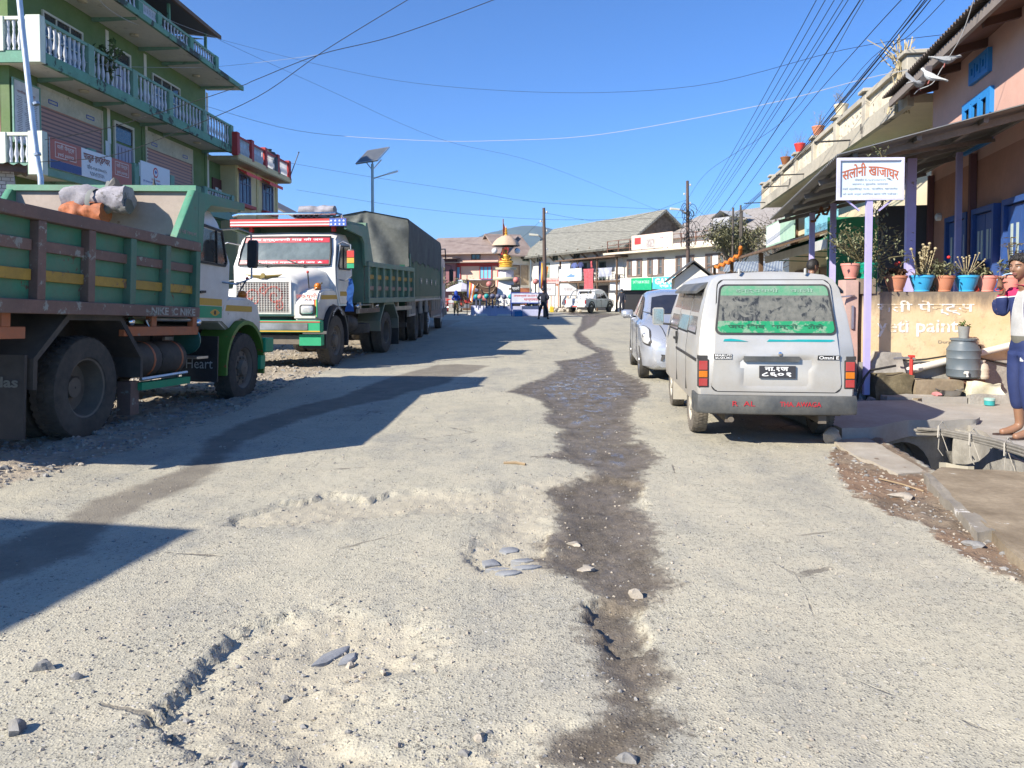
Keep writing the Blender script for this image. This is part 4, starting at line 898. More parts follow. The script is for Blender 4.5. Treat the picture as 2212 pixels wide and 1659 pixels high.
bpts = [rearpt(-.40+.06*k, 1.19+.03*(k % 2)) for k in range(4)]
# ---- small hatchback facing us
def car_body(st, mt, par, wheels, r, xw):
    rings = []
    for (y, w, zb, zl, zt, wt) in st:
        hp = [(w*.86, zb), (w*.97, zb+.05), (w, zb+(zl-zb)*.45), (w*.985, zl-.05), (w*.93, zl), (wt+.05, zt-.07*min(1, (zt-zl)/.2)), (wt, zt-.03*min(1, (zt-zl)/.2)), (wt*.6, zt+.012), (0, zt+.018)]
        rings.append([(x, y, z) for x, z in hp]+[(-x, y, z) for x, z in hp[-2::-1]])
    m = MB().loft(rings, cap=False); n = len(rings[0]); h = 9
    for rg in (rings[0], rings[-1]):
        for i in range(h-2): m.add([rg[i], rg[i+1], rg[n-2-i], rg[n-1-i]], [(0,1,2,3)])
        m.add([rg[h-2], rg[h-1], rg[h]], [(0,1,2)])
    o = m.build('body', mt, par, smooth=45)
    return cut(o, [cyl(y, r+.01, r*1.19, a, b) for y in wheels for a, b in ((-xw-.3, -xw+.26), (xw-.26, xw+.3))])
car = thing('hatchback_car', 'clean silver hatchback facing the camera just beyond the van', 'car', (3.24, 15.85, 0), R(180-5.5)); t = car
ST = [(0,.66,.36,.78,.80,.58),(.06,.74,.28,.86,.90,.6),(.2,.80,.22,.93,1.06,.62),(.55,.83,.2,.96,1.38,.57),(.95,.84,.18,.96,1.45,.57),(1.5,.84,.18,.95,1.475,.575),(2.0,.84,.18,.94,1.44,.57),(2.3,.84,.18,.93,1.375,.56),(2.85,.84,.18,.93,1.05,.63),(3.0,.835,.18,.92,.98,.66),(3.3,.82,.18,.86,.91,.60),(3.55,.78,.19,.77,.82,.52),(3.72,.70,.2,.66,.70,.45),(3.80,.60,.24,.55,.58,.40)]
car_body(ST, silver2, t, (.72, 3.08), .295, .74)
for y in (.72, 3.08):
    for s in (-1, 1): wheel(t, s*.745, y, .295, .17, s, truck=False, mt=rubber_c, rim=steel)
SY = [r_[0] for r_ in ST]
def sec(y): return [float(np.interp(y, SY, [r_[k] for r_ in ST])) for k in range(1, 6)]
def surf(y, q, o=.012):
    """point on the car's skin at station y; q runs 0..4 from mid side over the belt to the roof or bonnet centre"""
    w, zb, zl, zt, wt = sec(y); k = min(1, max(0, (zt-zl)/.2)); P = [(w, zb+(zl-zb)*.45), (w*.985, zl-.05), (w*.93, zl), (wt+.05, zt-.07*k), (wt, zt-.03*k), (wt*.6, zt+.012), (0, zt+.018)]
    i = min(5, int(q)); f = q-i; x = P[i][0]*(1-f)+P[i+1][0]*f; z = P[i][1]*(1-f)+P[i+1][1]*f; dx, dz = P[i+1][0]-P[i][0], P[i+1][1]-P[i][1]; n = math.hypot(dx, dz) or 1
    return (x+dz/n*o, y+.3*o, z-dx/n*o)
def patch(name, m, y0_, y1_, q0, q1, s, par, n=8, o=.012, both=False):
    P = []
    for j in range(n+1):
        u = j/n; y = y0_+(y1_-y0_)*u; a, b = q0(u), q1(u)
        for i in range(n+1): p = surf(y, a+(b-a)*i/n, o); P.append((s*p[0], p[1], p[2]))
    return MB().add(P, [(j*(n+1)+i, j*(n+1)+i+1, (j+1)*(n+1)+i+1, (j+1)*(n+1)+i) for j in range(n) for i in range(n)]).build(name, m, par, smooth=50)
wsg = glass('car windscreen', (.012,.016,.03), 1., .05)
ws_ = MB(); P = []
for j in range(9):
    y = 2.33+.53*j/8
    row = [surf(y, q_, .014) for q_ in (4.05,4.4,4.7,5,5.4,5.7,6)]; P += [(-a, b_, c) for a, b_, c in row]+row[-2::-1]
ws_.add(P, [(j*13+i, j*13+i+1, (j+1)*13+i+1, (j+1)*13+i) for j in range(8) for i in range(12)]).build('windscreen', wsg, t, smooth=60)
for s in (-1, 1):
    patch('side_window', dglass, .62, 2.62, lambda u: 2.12, lambda u: 2.12+.80*min(1, u*4+.1, (1-u)*2.6+.05), s, t, 12)
    patch('pillar', ink, 1.55, 1.63, lambda u: 2.05, lambda u: 3.0, s, t, 4, .016)
    hl = patch('headlight', lens, 3.22, 3.70, lambda u: 1.25-.75*math.sin(PI*min(1,u*.8))*.8, lambda u: 1.35+1.0*math.sin(PI*(.15+.75*u)), s, t, 10, .014)
    patch('headlight_shade', black, 3.19, 3.73, lambda u: 1.2-.8*math.sin(PI*min(1,u*.8))*.8, lambda u: 1.45+1.05*math.sin(PI*(.13+.78*u)), s, t, 10, .008)
    p = surf(3.52, 1.15, -.02); MB().ball((s*p[0], p[1], p[2]), .05, 8).build('bulb', steel, hl, smooth=60)
    MB().tube([(s*(.60-.16*k/8), 2.95+.75*k/8, surf(2.95+.75*k/8, 4.6, .004)[2]) for k in range(9)], .006, 4).build('bonnet_gap', ink, t)
    fg = MB().loft([[(s*.70,3.66,.34),(s*.50,3.80,.34),(s*.46,3.815,.44),(s*.70,3.68,.46)], [(s*.70,3.685,.34),(s*.50,3.822,.34),(s*.46,3.835,.44),(s*.70,3.705,.46)]]).build('fog_light', black, t); MB().lathe([(.05,0),(.05,.035),(.02,.045)], 12, (s*.585,3.74,.395), 'Y').build('lens', lens, fg)
    MB().loft([[(s*.83,2.42,.99),(s*.9,2.42,.99),(s*.9,2.42,1.02),(s*.83,2.42,1.02)], [(s*1.0,2.43,.99)]*4]).build('mirror_arm', black, t)
    MB().loft([[(s*.98+dx*k, 2.44+dy, 1.05+dz*k) for dx, dz in ((-.1,-.05),(-.08,-.075),(.06,-.075),(.11,-.03),(.11,.05),(.06,.075),(-.08,.075),(-.1,.05))] for k, dy in ((.9,-.06),(1,-.02),(.95,.04),(.5,.09))]).build('wing_mirror', silver2, t, smooth=60)
    MB().box(s*.826, s*.846, 1.4, 1.58, .84, .865).build('door_handle', silver2, t)
    for y in (.95, 1.6, 2.66): MB().box(s*.836, s*.842, y-.004, y+.004, .3, .93).build('door_gap', ink, t)
MB().add([(-.36,3.842,.24),(.36,3.842,.24),(.46,3.835,.40),(.3,3.825,.545),(-.3,3.825,.545),(-.46,3.835,.40)], [(0,1,2,3,4,5)]).build('lower_grille', black, t)
for k in range(3): MB().box(-.38, .38, 3.843, 3.85, .30+.07*k, .315+.07*k).build('slat', bumpb, t)
MB().box(-.26, .26, 3.855, 3.862, .40, .50).build('number_plate', redl, t)
for s in (-.25, .25): MB().bar((s, 2.96, 1.0), (s+.5, 2.75, 1.10), .014).build('wiper', ink, t)
MB().box(-.62,.62,.3,3.6,.17,.22).build('underbody', black, t)
MB().box(.10,.42,2.0,2.12,.95,1.28).box(-.42,-.10,2.0,2.12,.95,1.28).build('seat', black, t, bevel=.03)
# ---- pickup by the far row
pk = thing('pickup_truck', 'white double cab pickup seen from its tailgate beside the rubble', 'pickup', ((1243-CX)/F*57, 57.0, 0), R(-33)); t = pk
PS = [(0,.80,.42,.95,1.02,.80),(.03,.85,.40,.98,1.04,.82),(1.55,.86,.38,1.0,1.05,.82),(1.60,.86,.36,1.0,1.12,.72),(1.72,.86,.35,1.0,1.70,.66),(2.2,.86,.34,1.0,1.77,.67),(3.0,.86,.34,1.0,1.76,.67),(3.35,.86,.34,1.0,1.68,.66),(4.0,.86,.36,1.0,1.10,.74),(4.2,.86,.38,.98,1.04,.72),(4.85,.84,.4,.92,.97,.68),(5.0,.78,.42,.80,.84,.6)]
car_body(PS, wcar, t, (.95, 4.05), .37, .76)
for y in (.95, 4.05):
    for s in (-1, 1):
        wheel(t, s*.76, y, .37, .23, s, truck=False, mt=rubber_c, rim=rim_d)
        arch(MB(), s*.84, s*.90, y, .38, .43, .50, R(-8), R(188)).build('wheel_arch', black, t, smooth=40)
MB().box(-.7, .7, .1, 1.5, 1.045, 1.075).build('load_bed', black, t)
for s in (-1, 1):
    for y0_, y1_, sl in ((1.85,2.55,0),(2.65,3.55,.42)): MB().add([(s*.835,y0_,1.06),(s*.835,y1_,1.06),(s*.70,y1_-sl,1.62),(s*.70,y0_+.03,1.62)], [(0,1,2,3)]).build('side_window', dglass, t)
    for y in (1.78, 2.6, 3.7): MB().box(s*.858, s*.864, y-.01, y+.01, .42, 1.0).build('door_gap', ink, t)
    for y in (2.4, 3.3): MB().box(s*.86, s*.88, y-.07, y+.07, .9, .93).build('door_handle', ink, t)
    MB().tube([(s*.72,.35,1.05),(s*.66,.9,1.6),(s*.64,1.5,1.72)], .035, 8).tube([(s*.72,1.5,1.05),(s*.66,1.55,1.7)], .035, 8).build('roll_bar', steel, t, smooth=40)
    MB().box(s*.78, s*.87, -.03, .02, .68, .94).build('tail_lamp', redl, t)
MB().tube([(-.64,1.5,1.72),(.64,1.5,1.72)], .035, 8).build('roll_bar', steel, t); MB().add([(-.55,1.625,1.15),(.55,1.625,1.15),(.5,1.68,1.6),(-.5,1.68,1.6)], [(0,1,2,3)]).build('rear_window', dglass, t)
MB().box(-.74, .74, -.012, .01, .5, 1.0).build('tailgate', wcar, t, bevel=.01); MB().box(-.85, .85, -.16, .0, .42, .56).build('bumper', wcar, t, bevel=.02)
text('TATA', ink, 'S', (0, -.016, .80), .52, .13, t, bold=.03); MB().box(-.22,.22,-.17,-.16,.45,.53).build('number_plate', redp, t)
# ---- motorcycles
def motorcycle(label, loc, rz, tank):
    t = thing('motorcycle', label, 'motorcycle', loc, rz, 'motorcycles by the stall')
    for y in (0, 1.3):
        m = MB(); m.lathe([(.23,-.04),(.29,-.045),(.31,0),(.29,.045),(.23,.04)], 24, (0,y,.31), 'X', cap=False); w = m.build('wheel', rubber_c, t, smooth=40)
        m = MB()
        for i in range(10): a = 2*PI*i/10; m.bar((0,y,.31), (0,y+.24*math.cos(a),.31+.24*math.sin(a)), .016)
        m.build('rim', steel, w)
    MB().loft([[(x,y,z) for x, y, z in q] for q in ([(-.1,.45,.72),(.1,.45,.72),(.08,.45,.9),(-.08,.45,.9)], [(-.14,.75,.7),(.14,.75,.7),(.12,.75,.98),(-.12,.75,.98)], [(-.08,1.0,.75),(.08,1.0,.75),(.06,1.0,.95),(-.06,1.0,.95)])]).build('tank', tank, t, smooth=60)
    MB().box(-.11,.11,-.15,.5,.74,.82).build('seat', black, t, bevel=.03); MB().box(-.13,.13,.45,.85,.3,.62).build('engine', steel, t, bevel=.03)
    m = MB()
    for s in (-1, 1): m.tube([(s*.08,1.3,.31),(s*.08,1.12,.75),(s*.1,1.05,1.0)], .022, 6).tube([(s*.08,0,.31),(s*.08,-.02,.72)], .02, 6)
    m.tube([(-.32,.9,1.08),(-.1,1.05,1.05),(.1,1.05,1.05),(.32,.9,1.08)], .016, 6).tube([(0,1.05,.95),(0,.5,.45),(0,0,.31)], .03, 6).tube([(.12,.5,.35),(.16,-.2,.33)], .04, 8); m.build('frame', steel, t, smooth=40)
    MB().ball((0,1.14,.95), .09, 8).build('headlight', lens, t, smooth=60); MB().box(-.07,.07,-.3,-.1,.6,.66).build('mudguard', tank, t)
    for s in (-1, 1): MB().tube([(s*.28,.92,1.08),(s*.3,.95,1.25)], .008).ball((s*.3,.95,1.27), .05, 6).build('mirror', black, t)
motorcycle('red motorcycle parked by the red stall beyond the lorry', (gp(1003, 670).x, 59.5, 0), R(-70), tredp)
motorcycle('grey motorcycle half hidden behind the person in blue', (gp(980, 668).x, 60.5, 0), R(-115), silver2)
# ================================================================ LEFT SIDE
gwall = mat('olive green wall', (.095, .165, .045), .75, var=.18, scale=1.2, dust=((.25,.30,.16), .3)); gtrim = mat('sea green trim', (.17, .335, .25), .75, var=.22, scale=1.5, chip=((.08,.12,.085), .2, 1.4), dust=((.22,.28,.22), .5))
gdark = mat('stained green fascia', (.13, .30, .21), .75, var=.25, scale=1.5, chip=((.04,.048,.036), .42, .9)); cream = mat('cream soffit', (.64, .62, .54), .85, var=.14, scale=.8, chip=((.46,.44,.37), .14, .9)); creamb = mat('cream band', (.52, .46, .33), .85, var=.25, scale=1.2, chip=((.3,.26,.18), .16, 1.5))
balm = mat('white baluster', (.56, .58, .62), .75, var=.15, scale=3, chip=((.3,.32,.32), .12, 4)); shut = NT('roller shutter'); q = shut; zc = q.n('SeparateXYZ'); q.put(zc.inputs[0], q.tc.outputs['Object']); groove_shade = q.mth('SINE', q.mth('MULTIPLY', zc.outputs['Z'], 2*PI/.14)); q.set(q.mix(q.rng(groove_shade, -.9, -.2, .9, 0), q.mix(q.noise(1.5), (.40,.17,.10), (.47,.21,.13)), (.12,.055,.045)), .5, 0); shut = shut.m; pinkp = mat('pink pilaster', (.62, .30, .22), .75, var=.1); lilacd = flat('lilac door', (.36, .33, .42))  # shade in the shutter grooves is painted as dark lines between slats
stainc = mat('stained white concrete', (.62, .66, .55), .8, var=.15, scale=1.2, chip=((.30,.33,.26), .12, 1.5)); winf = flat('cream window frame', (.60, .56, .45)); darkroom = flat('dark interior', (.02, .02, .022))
tin = mat('weathered tin', (.19, .17, .155), .6, .2, var=.25, scale=1.5, chip=((.16,.09,.06), .12, 2)); tind = mat('dark tin with underside shade', (.075, .075, .075), .7, .1, var=.25); wood = mat('old wood', (.14, .085, .05), .75, var=.35, scale=4, streak=True); wood_l = mat('grey wood', (.26, .22, .17), .8, var=.3, scale=5, streak=True)  # tind: darker copy of the tin, underside shade put into its colour
red_t = mat('red trim', (.42, .04, .035), .65, var=.15); ylw = mat('yellow ochre wall', (.70, .55, .28), .8, var=.12, scale=1, dust=((.6,.52,.36), .3)); board_w = mat('white board', (.72, .73, .74), .55, var=.05); paper = flat('paper', (.68, .68, .66))
def balustrade(par, a, b, z0, z1, n, m=None, rail=None, w=.16, prof=None, r=.065):
    """vase balusters between two points, with bottom plinth and top rail, one part per bay"""
    a, b = Vector(a), Vector(b); q = MB(); hgt = z1-z0
    for i in range(n):
        p = a+(b-a)*((i+.5)/n)
        q.lathe([(r*k, z0+hgt*t) for k, t in (prof or ((.75,0),(.75,.08),(.5,.12),(1,.3),(.85,.42),(.45,.62),(.6,.7),(.45,.76),(.75,.92),(.75,1)))], 8, (p.x, p.y, 0), cap=False)
    o = q.build('balustrade', m or balm, par, smooth=50)
    k = MB().bar(a+Vector((0,0,z1+.05)), b+Vector((0,0,z1+.05)), w, .10).build('handrail', rail or gtrim, par)
    return o
def win(par, x0, x1, z0, z1, y, fm, cols=2, tr=.35, depth=.06, gm=None, name='window', bars=False, fw=.07):
    """window on a facade whose outside is +y: frame, panes, transom, mullions"""
    f = MB().frame('Y', y-.02, y+depth, x0, x1, z0, z1, fw)
    zt = z1-(z1-z0)*tr
    if tr: f.box(x0+fw, x1-fw, y-.015, y+depth-.01, zt-fw*.35, zt+fw*.35)
    for i in range(1, cols): x = x0+(x1-x0)*i/cols; f.box(x-fw*.35, x+fw*.35, y-.012, y+depth-.015, z0+fw, z1-fw)
    o = f.build(name, fm, par)
    MB().box(x0+fw*.6, x1-fw*.6, y-.01, y+.012, z0+fw*.6, z1-fw*.6).build('pane', gm or dglass, o)
    if bars:
        g = MB()
        for i in range(1, cols*3): x = x0+(x1-x0)*i/(cols*3); g.box(x-.012, x+.012, y+depth-.02, y+depth, z0+fw, z1-fw)
        g.build('bars', fm, o)
    return o
def shutter(par, x0, x1, z0, z1, y, m=None, n=None):
    n = n or int((z1-z0)/.14); pts = []
    for i in range(n*2+1): pts.append((y+(.0 if i % 2 else .05), z0+(z1-z0)*i/(2*n)))
    b = MB(); b.loft([[(x0, *p) for p in pts], [(x1, *p) for p in pts]], cap=False, closed=False); return b.build('roller_shutter', m or shut, par, smooth=80)
def corr(par, name, m, p00, p10, p01, n=40, amp=.02, th=.006):
    """corrugated sheet: p00->p10 is the eave direction (waves across it), p00->p01 runs up the slope"""
    p00, p10, p01 = Vector(p00), Vector(p10), Vector(p01); e = p10-p00; u = p01-p00; nn = e.cross(u).normalized(); r0, r1 = [], []
    for i in range(n*4+1):
        q = p00+e*(i/(n*4))+nn*amp*math.sin(2*PI*i/4+.3); r0.append(q); r1.append(q+u)
    b = MB().loft([r0, r1], cap=False, closed=False); r2 = [p+nn*th for p in r0]; r3 = [p+nn*th for p in r1]; b.loft([r2, r3], cap=False, closed=False)
    b.loft([r0, r2], cap=False, closed=False)
    return b.build(name, m, par, smooth=80)
# ---- green four storey building
gb = thing('green_building', 'tall green building with white baluster balconies and shop signs on the left', 'building', (-15.2, 38.6, 0), R(-91.2)); t = gb; L = 14.65
MB().box(-3, L, -9, 0, 0, 8.4).box(.1, L, -9, 0, 8.401, 11.6).build('wall', gwall, t)
MB().box(0, L, -9, -.6, 11.6, 13.1).build('attic_wall', mat('dark boards', (.03,.055,.05), .8, var=.3), t)
for z in (5.05, 8.42, 11.5):
    far = 0 if z < 11 else -.1; out = 1.2 if z < 11 else 1.75
    MB().box(far, 15.05, .002, out-.02, z+.03, z+.2).build('balcony_slab', cream, t)
    f = MB().box(far, 15.13, out-.02, out+.1, z-.03 if z < 11 else z, z+(.34 if z < 11 else .22)).box(15.05, 15.13, -6, out-.02, z-.03, z+.34); f.build('fascia', gdark if z > 6 else gtrim, t, bevel=.01)
    MB().box(L+.003, 15.05, -6, -.0, z+.03, z+.2).build('side_slab', cream, t)
    for xb in (.6, 4.6, 6.6, 10.0, 13.2):
        MB().prism([(.003, z+.03),(out-.1, z+.03),(out-.1, z-.03),(.003, z-.10)], 'X', xb-.07, xb+.07).build('bracket', gtrim, t)
    MB().prism([(0,0),(0,0)], 'X', 0, 0) if False else None
    k = 0
    for xb in (2.6, 8.2, 11.7):
        if z > 6: MB().lathe([(.02,-.02),(.15,0),(.17,.06)], 14, (xb, .62, z-.045)).build('ceiling_lamp', creamb, t, smooth=50)
posts2 = [.1, 3.3, 6.6, 9.5, 12.4, 15.05]
for z, hgt, out, ps in ((5.05, .95, 1.2, posts2), (8.42, 1.05, 1.2, posts2), (11.5, .72, 1.35, [2.2, 4.9, 7.8, 9.3, 12.2, 15.05])):
    for i, x in enumerate(ps):
        w = .17; MB().box(x-w, x+w if x < 15 else x+.07, out-.16, out+.12, z+.3, z+.3+hgt).build('rail_post', gtrim if z < 11 else gdark, t, bevel=.015)
        if i and not (z < 6 and x > 6): balustrade(t, (ps[i-1]+w, out, 0), (x-w, out, 0), z+.34, z+.2+hgt, 9)
    MB().box(14.95, 15.16, -.2, .2, z+.3, z+.3+hgt).build('rail_post', stainc, t, bevel=.015); MB().box(14.92, 15.17, out-.32, out+.13, z-.035, z+.33+hgt).build('corner_panel', stainc, t, bevel=.01)
    balustrade(t, (15.05, -2.2, 0), (15.05, -.2, 0), z+.34, z+.2+hgt, 6, rail=stainc); balustrade(t, (15.05, .2, 0), (15.05, out-.32, 0), z+.34, z+.2+hgt, 4, rail=stainc)
for z in (5.3, 8.65): MB().box(L-.02, L+.012, -.9, -.3, z, z+3.0).build('pilaster', pinkp, t)
for x0, x1, z0, z1 in ((9.6, 13.2, 5.27, 7.58), (1.85, 6.2, 5.27, 7.54)):
    MB().frame('Y', .003, .06, x0-.1, x1+.1, 5.27, 8.25, .1).build('shop_front', creamb, t); shutter(t, x0, x1, z0, z1, .01); MB().box(x0, x1, .004, .05, z1, 8.15).build('fascia_panel', creamb, t)
    for k in range(2): MB().frame('Y', .055, .065, x0+.5+k*(x1-x0-1.4), x0+1.0+k*(x1-x0-1.4), z1+.16, z1+.30, .03).build('vent', bluep, t)
d = MB().frame('Y', .003, .08, 7.25, 8.75, 5.27, 8.1, .1).build('door', winf, t); MB().box(7.35, 8.65, .01, .04, 5.27, 7.25).build('leaf', lilacd, d); MB().box(7.35, 8.65, .01, .03, 7.35, 8.0).build('pane', dglass, d)
for k in range(5): MB().box(7.42+k*.25, 7.44+k*.25, .04, .05, 5.4, 7.15).build('groove', ink, d)
win(t, 10.7, 13.0, 8.95, 10.75, .003, winf, 3, .45); win(t, 3.0, 5.6, 8.95, 10.8, .003, winf, 3, .45)
d = MB().frame('Y', .003, .08, 7.4, 8.8, 8.65, 10.95, .09).build('door', winf, t); MB().box(7.48, 8.72, .01, .04, 8.65, 10.2).build('leaf', lilacd, d); MB().box(7.48, 8.72, .01, .03, 10.25, 10.85).build('pane', dglass, d)
for x in (.2, 6.4, 9.3): MB().box(x-.13, x+.13, .003, .03, 5.27, 8.4).build('column', gwall, t); MB().box(x-.35, x-.14, .004, .025, 5.27, 11.4).build('cream_strip', cream, t)
for k, (x, z) in enumerate(((9.2,6.9),(9.25,6.2),(6.75,6.5),(9.05,7.4))): MB().box(x-.12, x+.12, .031, .035, z-.25, z+.3).build('torn_poster', paper, t)
for x, zz in ((2.0,12.6),(4.5,12.5),(9.0,12.5)): win(t, x-.6, x+.6, 11.9, 12.9, -.597, mat('teal frame', (.03,.10,.11), .7), 2, 0)
for x in (3.0, 6.6, 10.2, 13.8): MB().box(x-.06, x+.06, 1.2, 1.3, 12.5, 13.35).build('veranda_post', gdark, t)
# roof
rf = MB().loft([[(2.5, 1.6, 13.26),(2.5, 1.6, 13.34),(2.5, -4.5, 13.95),(2.5,-4.5,13.87)], [(15.4, 1.6, 13.26),(15.4, 1.6, 13.34),(15.4,-4.5,13.95),(15.4,-4.5,13.87)]]).build('roof', tind, t)
corr(rf, 'roof_sheet', tin, (2.4, 1.7, 13.37), (15.5, 1.7, 13.37), (2.4, -4.5, 14.03), 90)
MB().bar((2.4,1.69,13.3), (15.4,1.69,13.3), .12, .16).build('eave_board', wood, rf)
MB().prism([(1.1, 13.1),(-3, 13.05),(-3, 13.6)], 'X', 2.8, 2.9).build('gable_panel', mat('pale green sheet', (.45,.52,.42), .7), t)
# signs on the first balcony
sg = thing('shop_banner', 'red and white hardware shop banner hung on the green building balcony', 'sign', (-15.2, 38.6, 0), R(-91.2))
MB().box(10.0, 14.85, 1.335, 1.36, 5.28, 6.2).build('banner', board_w, sg); terr = flat('brick red print', (.42, .11, .07)); navy = flat('navy print', (.03, .06, .19))
for x0, x1, z0 in ((13.2, 14.85, 5.55), (10.0, 11.35, 5.28)): MB().box(x0, x1, 1.361, 1.364, z0, 6.2).build('print', terr, sg)
MB().box(13.2, 14.85, 1.361, 1.364, 5.28, 5.545).build('blue_print', navy, sg)
pz = flat('pale print', (.70, .62, .56))
for x, w in ((14.05, .9), (10.68, .75)):
    text('यती पेन्ट्स', pz, 'N', (x, 1.366, 5.98), w, .2, sg, bold=.01); text('yeti paints', pz, 'N', (x, 1.366, 5.75), w*.95, .15, sg, bold=.01)
    MB().frame('Y', 1.364, 1.367, x-w*.62, x+w*.62, 5.64, 6.12, .02).build('print', pz, sg)
text('पालुङ हार्डवेयर', brownp, 'N', (12.28, 1.366, 5.96), 1.6, .36, sg, bold=.03); text('फोन-०५७-४०००३५', ink, 'N', (12.28, 1.366, 5.64), 1.2, .17, sg, bold=0); text('९८४५१११२३५', ink, 'N', (12.28, 1.366, 5.43), .85, .14, sg, bold=0)
sg = thing('office_sign', 'white survey office sign with round emblem on the green balcony', 'sign', (-15.2, 38.6, 0), R(-91.2))
MB().box(7.0, 9.35, 1.345, 1.38, 5.0, 6.45).build('board', board_w, sg)
MB().lathe([(.20,0),(.20,.004)], 20, (8.2,1.381,6.15), 'Y').build('emblem', redp, sg); MB().lathe([(.14,0),(.14,.004)], 18, (8.2,1.386,6.15), 'Y').build('emblem_centre', board_w, sg); MB().lathe([(.09,0),(.09,.004)], 4, (8.2,1.391,6.17), 'Y').build('emblem_hill', bluep, sg)
for z, tx, w, h, c in ((5.86,'नेपाल सरकार',.7,.09,redp),(5.72,'भूमि व्यवस्था, सहकारी तथा गरिबी निवारण मन्त्रालय',2.0,.09,bluep),(5.58,'नापी विभाग',.6,.09,redp),(5.36,'नापी कार्यालय मकवानपुर',1.95,.2,redp)): text(tx, c, 'N', (8.2, 1.383, z), w, h, sg, bold=.015)
sg = thing('notice_board', 'tall white citizen charter board with dense small print on the green building', 'notice board', (-15.2, 38.6, 0), R(-91.2))
MB().box(13.35, 14.6, .07, .1, 6.15, 8.05).build('board', mat('board paper', (.62, .60, .60), .6), sg); MB().frame('Y', .065, .12, 13.3, 14.64, 6.1, 8.1, .05).build('frame', gtrim, sg)
text('नागरिक वडापत्र', brownp, 'N', (14.0, .102, 7.72), .9, .13, sg, bold=.02)
ln = MB()
for i in range(24):
    z = 7.56-.057*i
    for a, b_ in ((13.45,13.7),(13.76,14.12),(14.18,14.5)): ln.box(a+rnd.random()*.05, b_-rnd.random()*.12, .101, .1025, z, z+.022)
struct(ln.build('small_print', flat('print grey', (.22,.2,.2)), sg), 'stuff')
nb = thing('pinned_notice_board', 'dark red board with white papers pinned beside the yellow house', 'notice board', (-15.2, 38.6, 0), R(-91.2))
MB().box(-2.6, -.5, .003, .06, 5.2, 7.3).build('board', mat('maroon board', (.10, .025, .02), .7, var=.2), nb)
for x, z in ((-1.0,6.6),(-1.45,6.55),(-2.05,7.0),(-2.05,6.3),(-1.0,5.8),(-2.05,5.65)): MB().box(x-.18, x+.18, .061, .065, z-.25, z+.25).build('paper', paper, nb)
leafd = mat('plant leaf', (.05, .10, .025), .6, var=.4, scale=20); leafg = mat('dusty leaf', (.16, .19, .085), .75, var=.4, scale=14, c2=(.30,.29,.17)); soil = flat('soil', (.07, .05, .035)); stem_m = flat('plant stem', (.16, .14, .07))
def leaf(m, p, d, l, w, up=Vector((0,0,1))):
    p = Vector(p); d = Vector(d).normalized(); s = d.cross(up)
    if s.length < .1: s = d.cross(Vector((1,0,0)))
    s.normalize(); n = s.cross(d); mid = p+d*l*.5+n*l*.06
    return m.add([p, mid-s*w/2, p+d*l-n*l*.1, mid+s*w/2], [(0,1,2),(0,2,3)])
def bush(rt, n, rx, rz, zc, l, w, m, stems=8, sz=0, name='foliage', spread=1.):
    sm = MB(); lm = MB()
    tips = []
    for i in range(stems):
        a = rnd.random()*2*PI; r = rx*math.sqrt(rnd.random()); tip = Vector((r*math.cos(a), r*math.sin(a), zc+rz*rnd.uniform(-.4, 1)))
        b = Vector((tip.x*.15, tip.y*.15, sz)); mid = (b+tip)/2+Vector((rnd.uniform(-1,1), rnd.uniform(-1,1), .5))*rx*.12
        sm.tube([b, mid, tip], [rx*.022, rx*.016, rx*.008], 4); tips.append((b, mid, tip))
    for i in range(n):
        b, mid, tip = rnd.choice(tips); u = rnd.random()**.6; p = (b*(1-u)+mid*u) if rnd.random() < .25 else (mid*(1-u)+tip*u)
        p = p+Vector((rnd.gauss(0,1), rnd.gauss(0,1), rnd.gauss(0,1)))*rx*.13*spread
        leaf(lm, p, (rnd.gauss(0,1), rnd.gauss(0,1), rnd.gauss(0,.7)), l*rnd.uniform(.6,1.3), w*rnd.uniform(.7,1.2))
    lm.build(name, m, rt); sm.build('stem', stem_m, rt)
p = at(225, 115, 27.5); hp = thing('hanging_plant', 'dark leafy plant hanging over the upper green balcony rail', 'plant', (p.x+.2, p.y, p.z-.1)); bush(hp, 150, .55, .35, 0, .26, .17, leafd, 9, -.7)
# ---- yellow house with red trim
yh = thing('yellow_house', 'yellow house with red trimmed roof balustrade beyond the green building', 'house', (-14.2, 48.6, 0), R(-91.2)); t = yh
MB().box(1.7, 8.4, -9, 0, 0, 8.1).build('wall', ylw, t); MB().box(1.5, 10.0, -9, .75, 8.1, 8.3).build('roof_slab', mat('stained slab', (.5,.42,.26), .8, var=.25, scale=1.2, chip=((.15,.13,.1), .2, 1)), t)
MB().box(1.45, 10.05, .7, .8, 8.15, 8.42).build('fascia', ylw, t)
ps = [1.7, 3.8, 5.9, 8.0, 10]
for i, x in enumerate(ps):
    MB().box(x-.18, x+.18, .5, .8, 8.3, 9.45).build('rail_post', red_t, t, bevel=.015)
    if i: balustrade(t, (ps[i-1]+.18,.65,0), (x-.18,.65,0), 8.42, 9.22, 8, rail=red_t)
for x0, x1 in ((6.3, 8.0), (2.6, 4.4)):
    w = win(t, x0, x1, 6.2, 7.75, .003, mat('blue grey frame', (.16,.18,.28), .6), 3, .3, bars=True)
    MB().loft([[(x0-.25, .02, 8.0),(x1+.25, .02, 8.0),(x1+.25,.04,7.95),(x0-.25,.04,7.95)], [(x0-.25,.55,7.78),(x1+.25,.55,7.78),(x1+.25,.55,7.6),(x0-.25,.55,7.6)]]).build('red_awning', mat('red awning', (.80,.05,.03), .6), t)  # red brightened in the colour to stand in for sun behind the awning
    MB().box(x0-.15, x1+.15, .003, .3, 6.0, 6.16).build('sill', red_t, t)
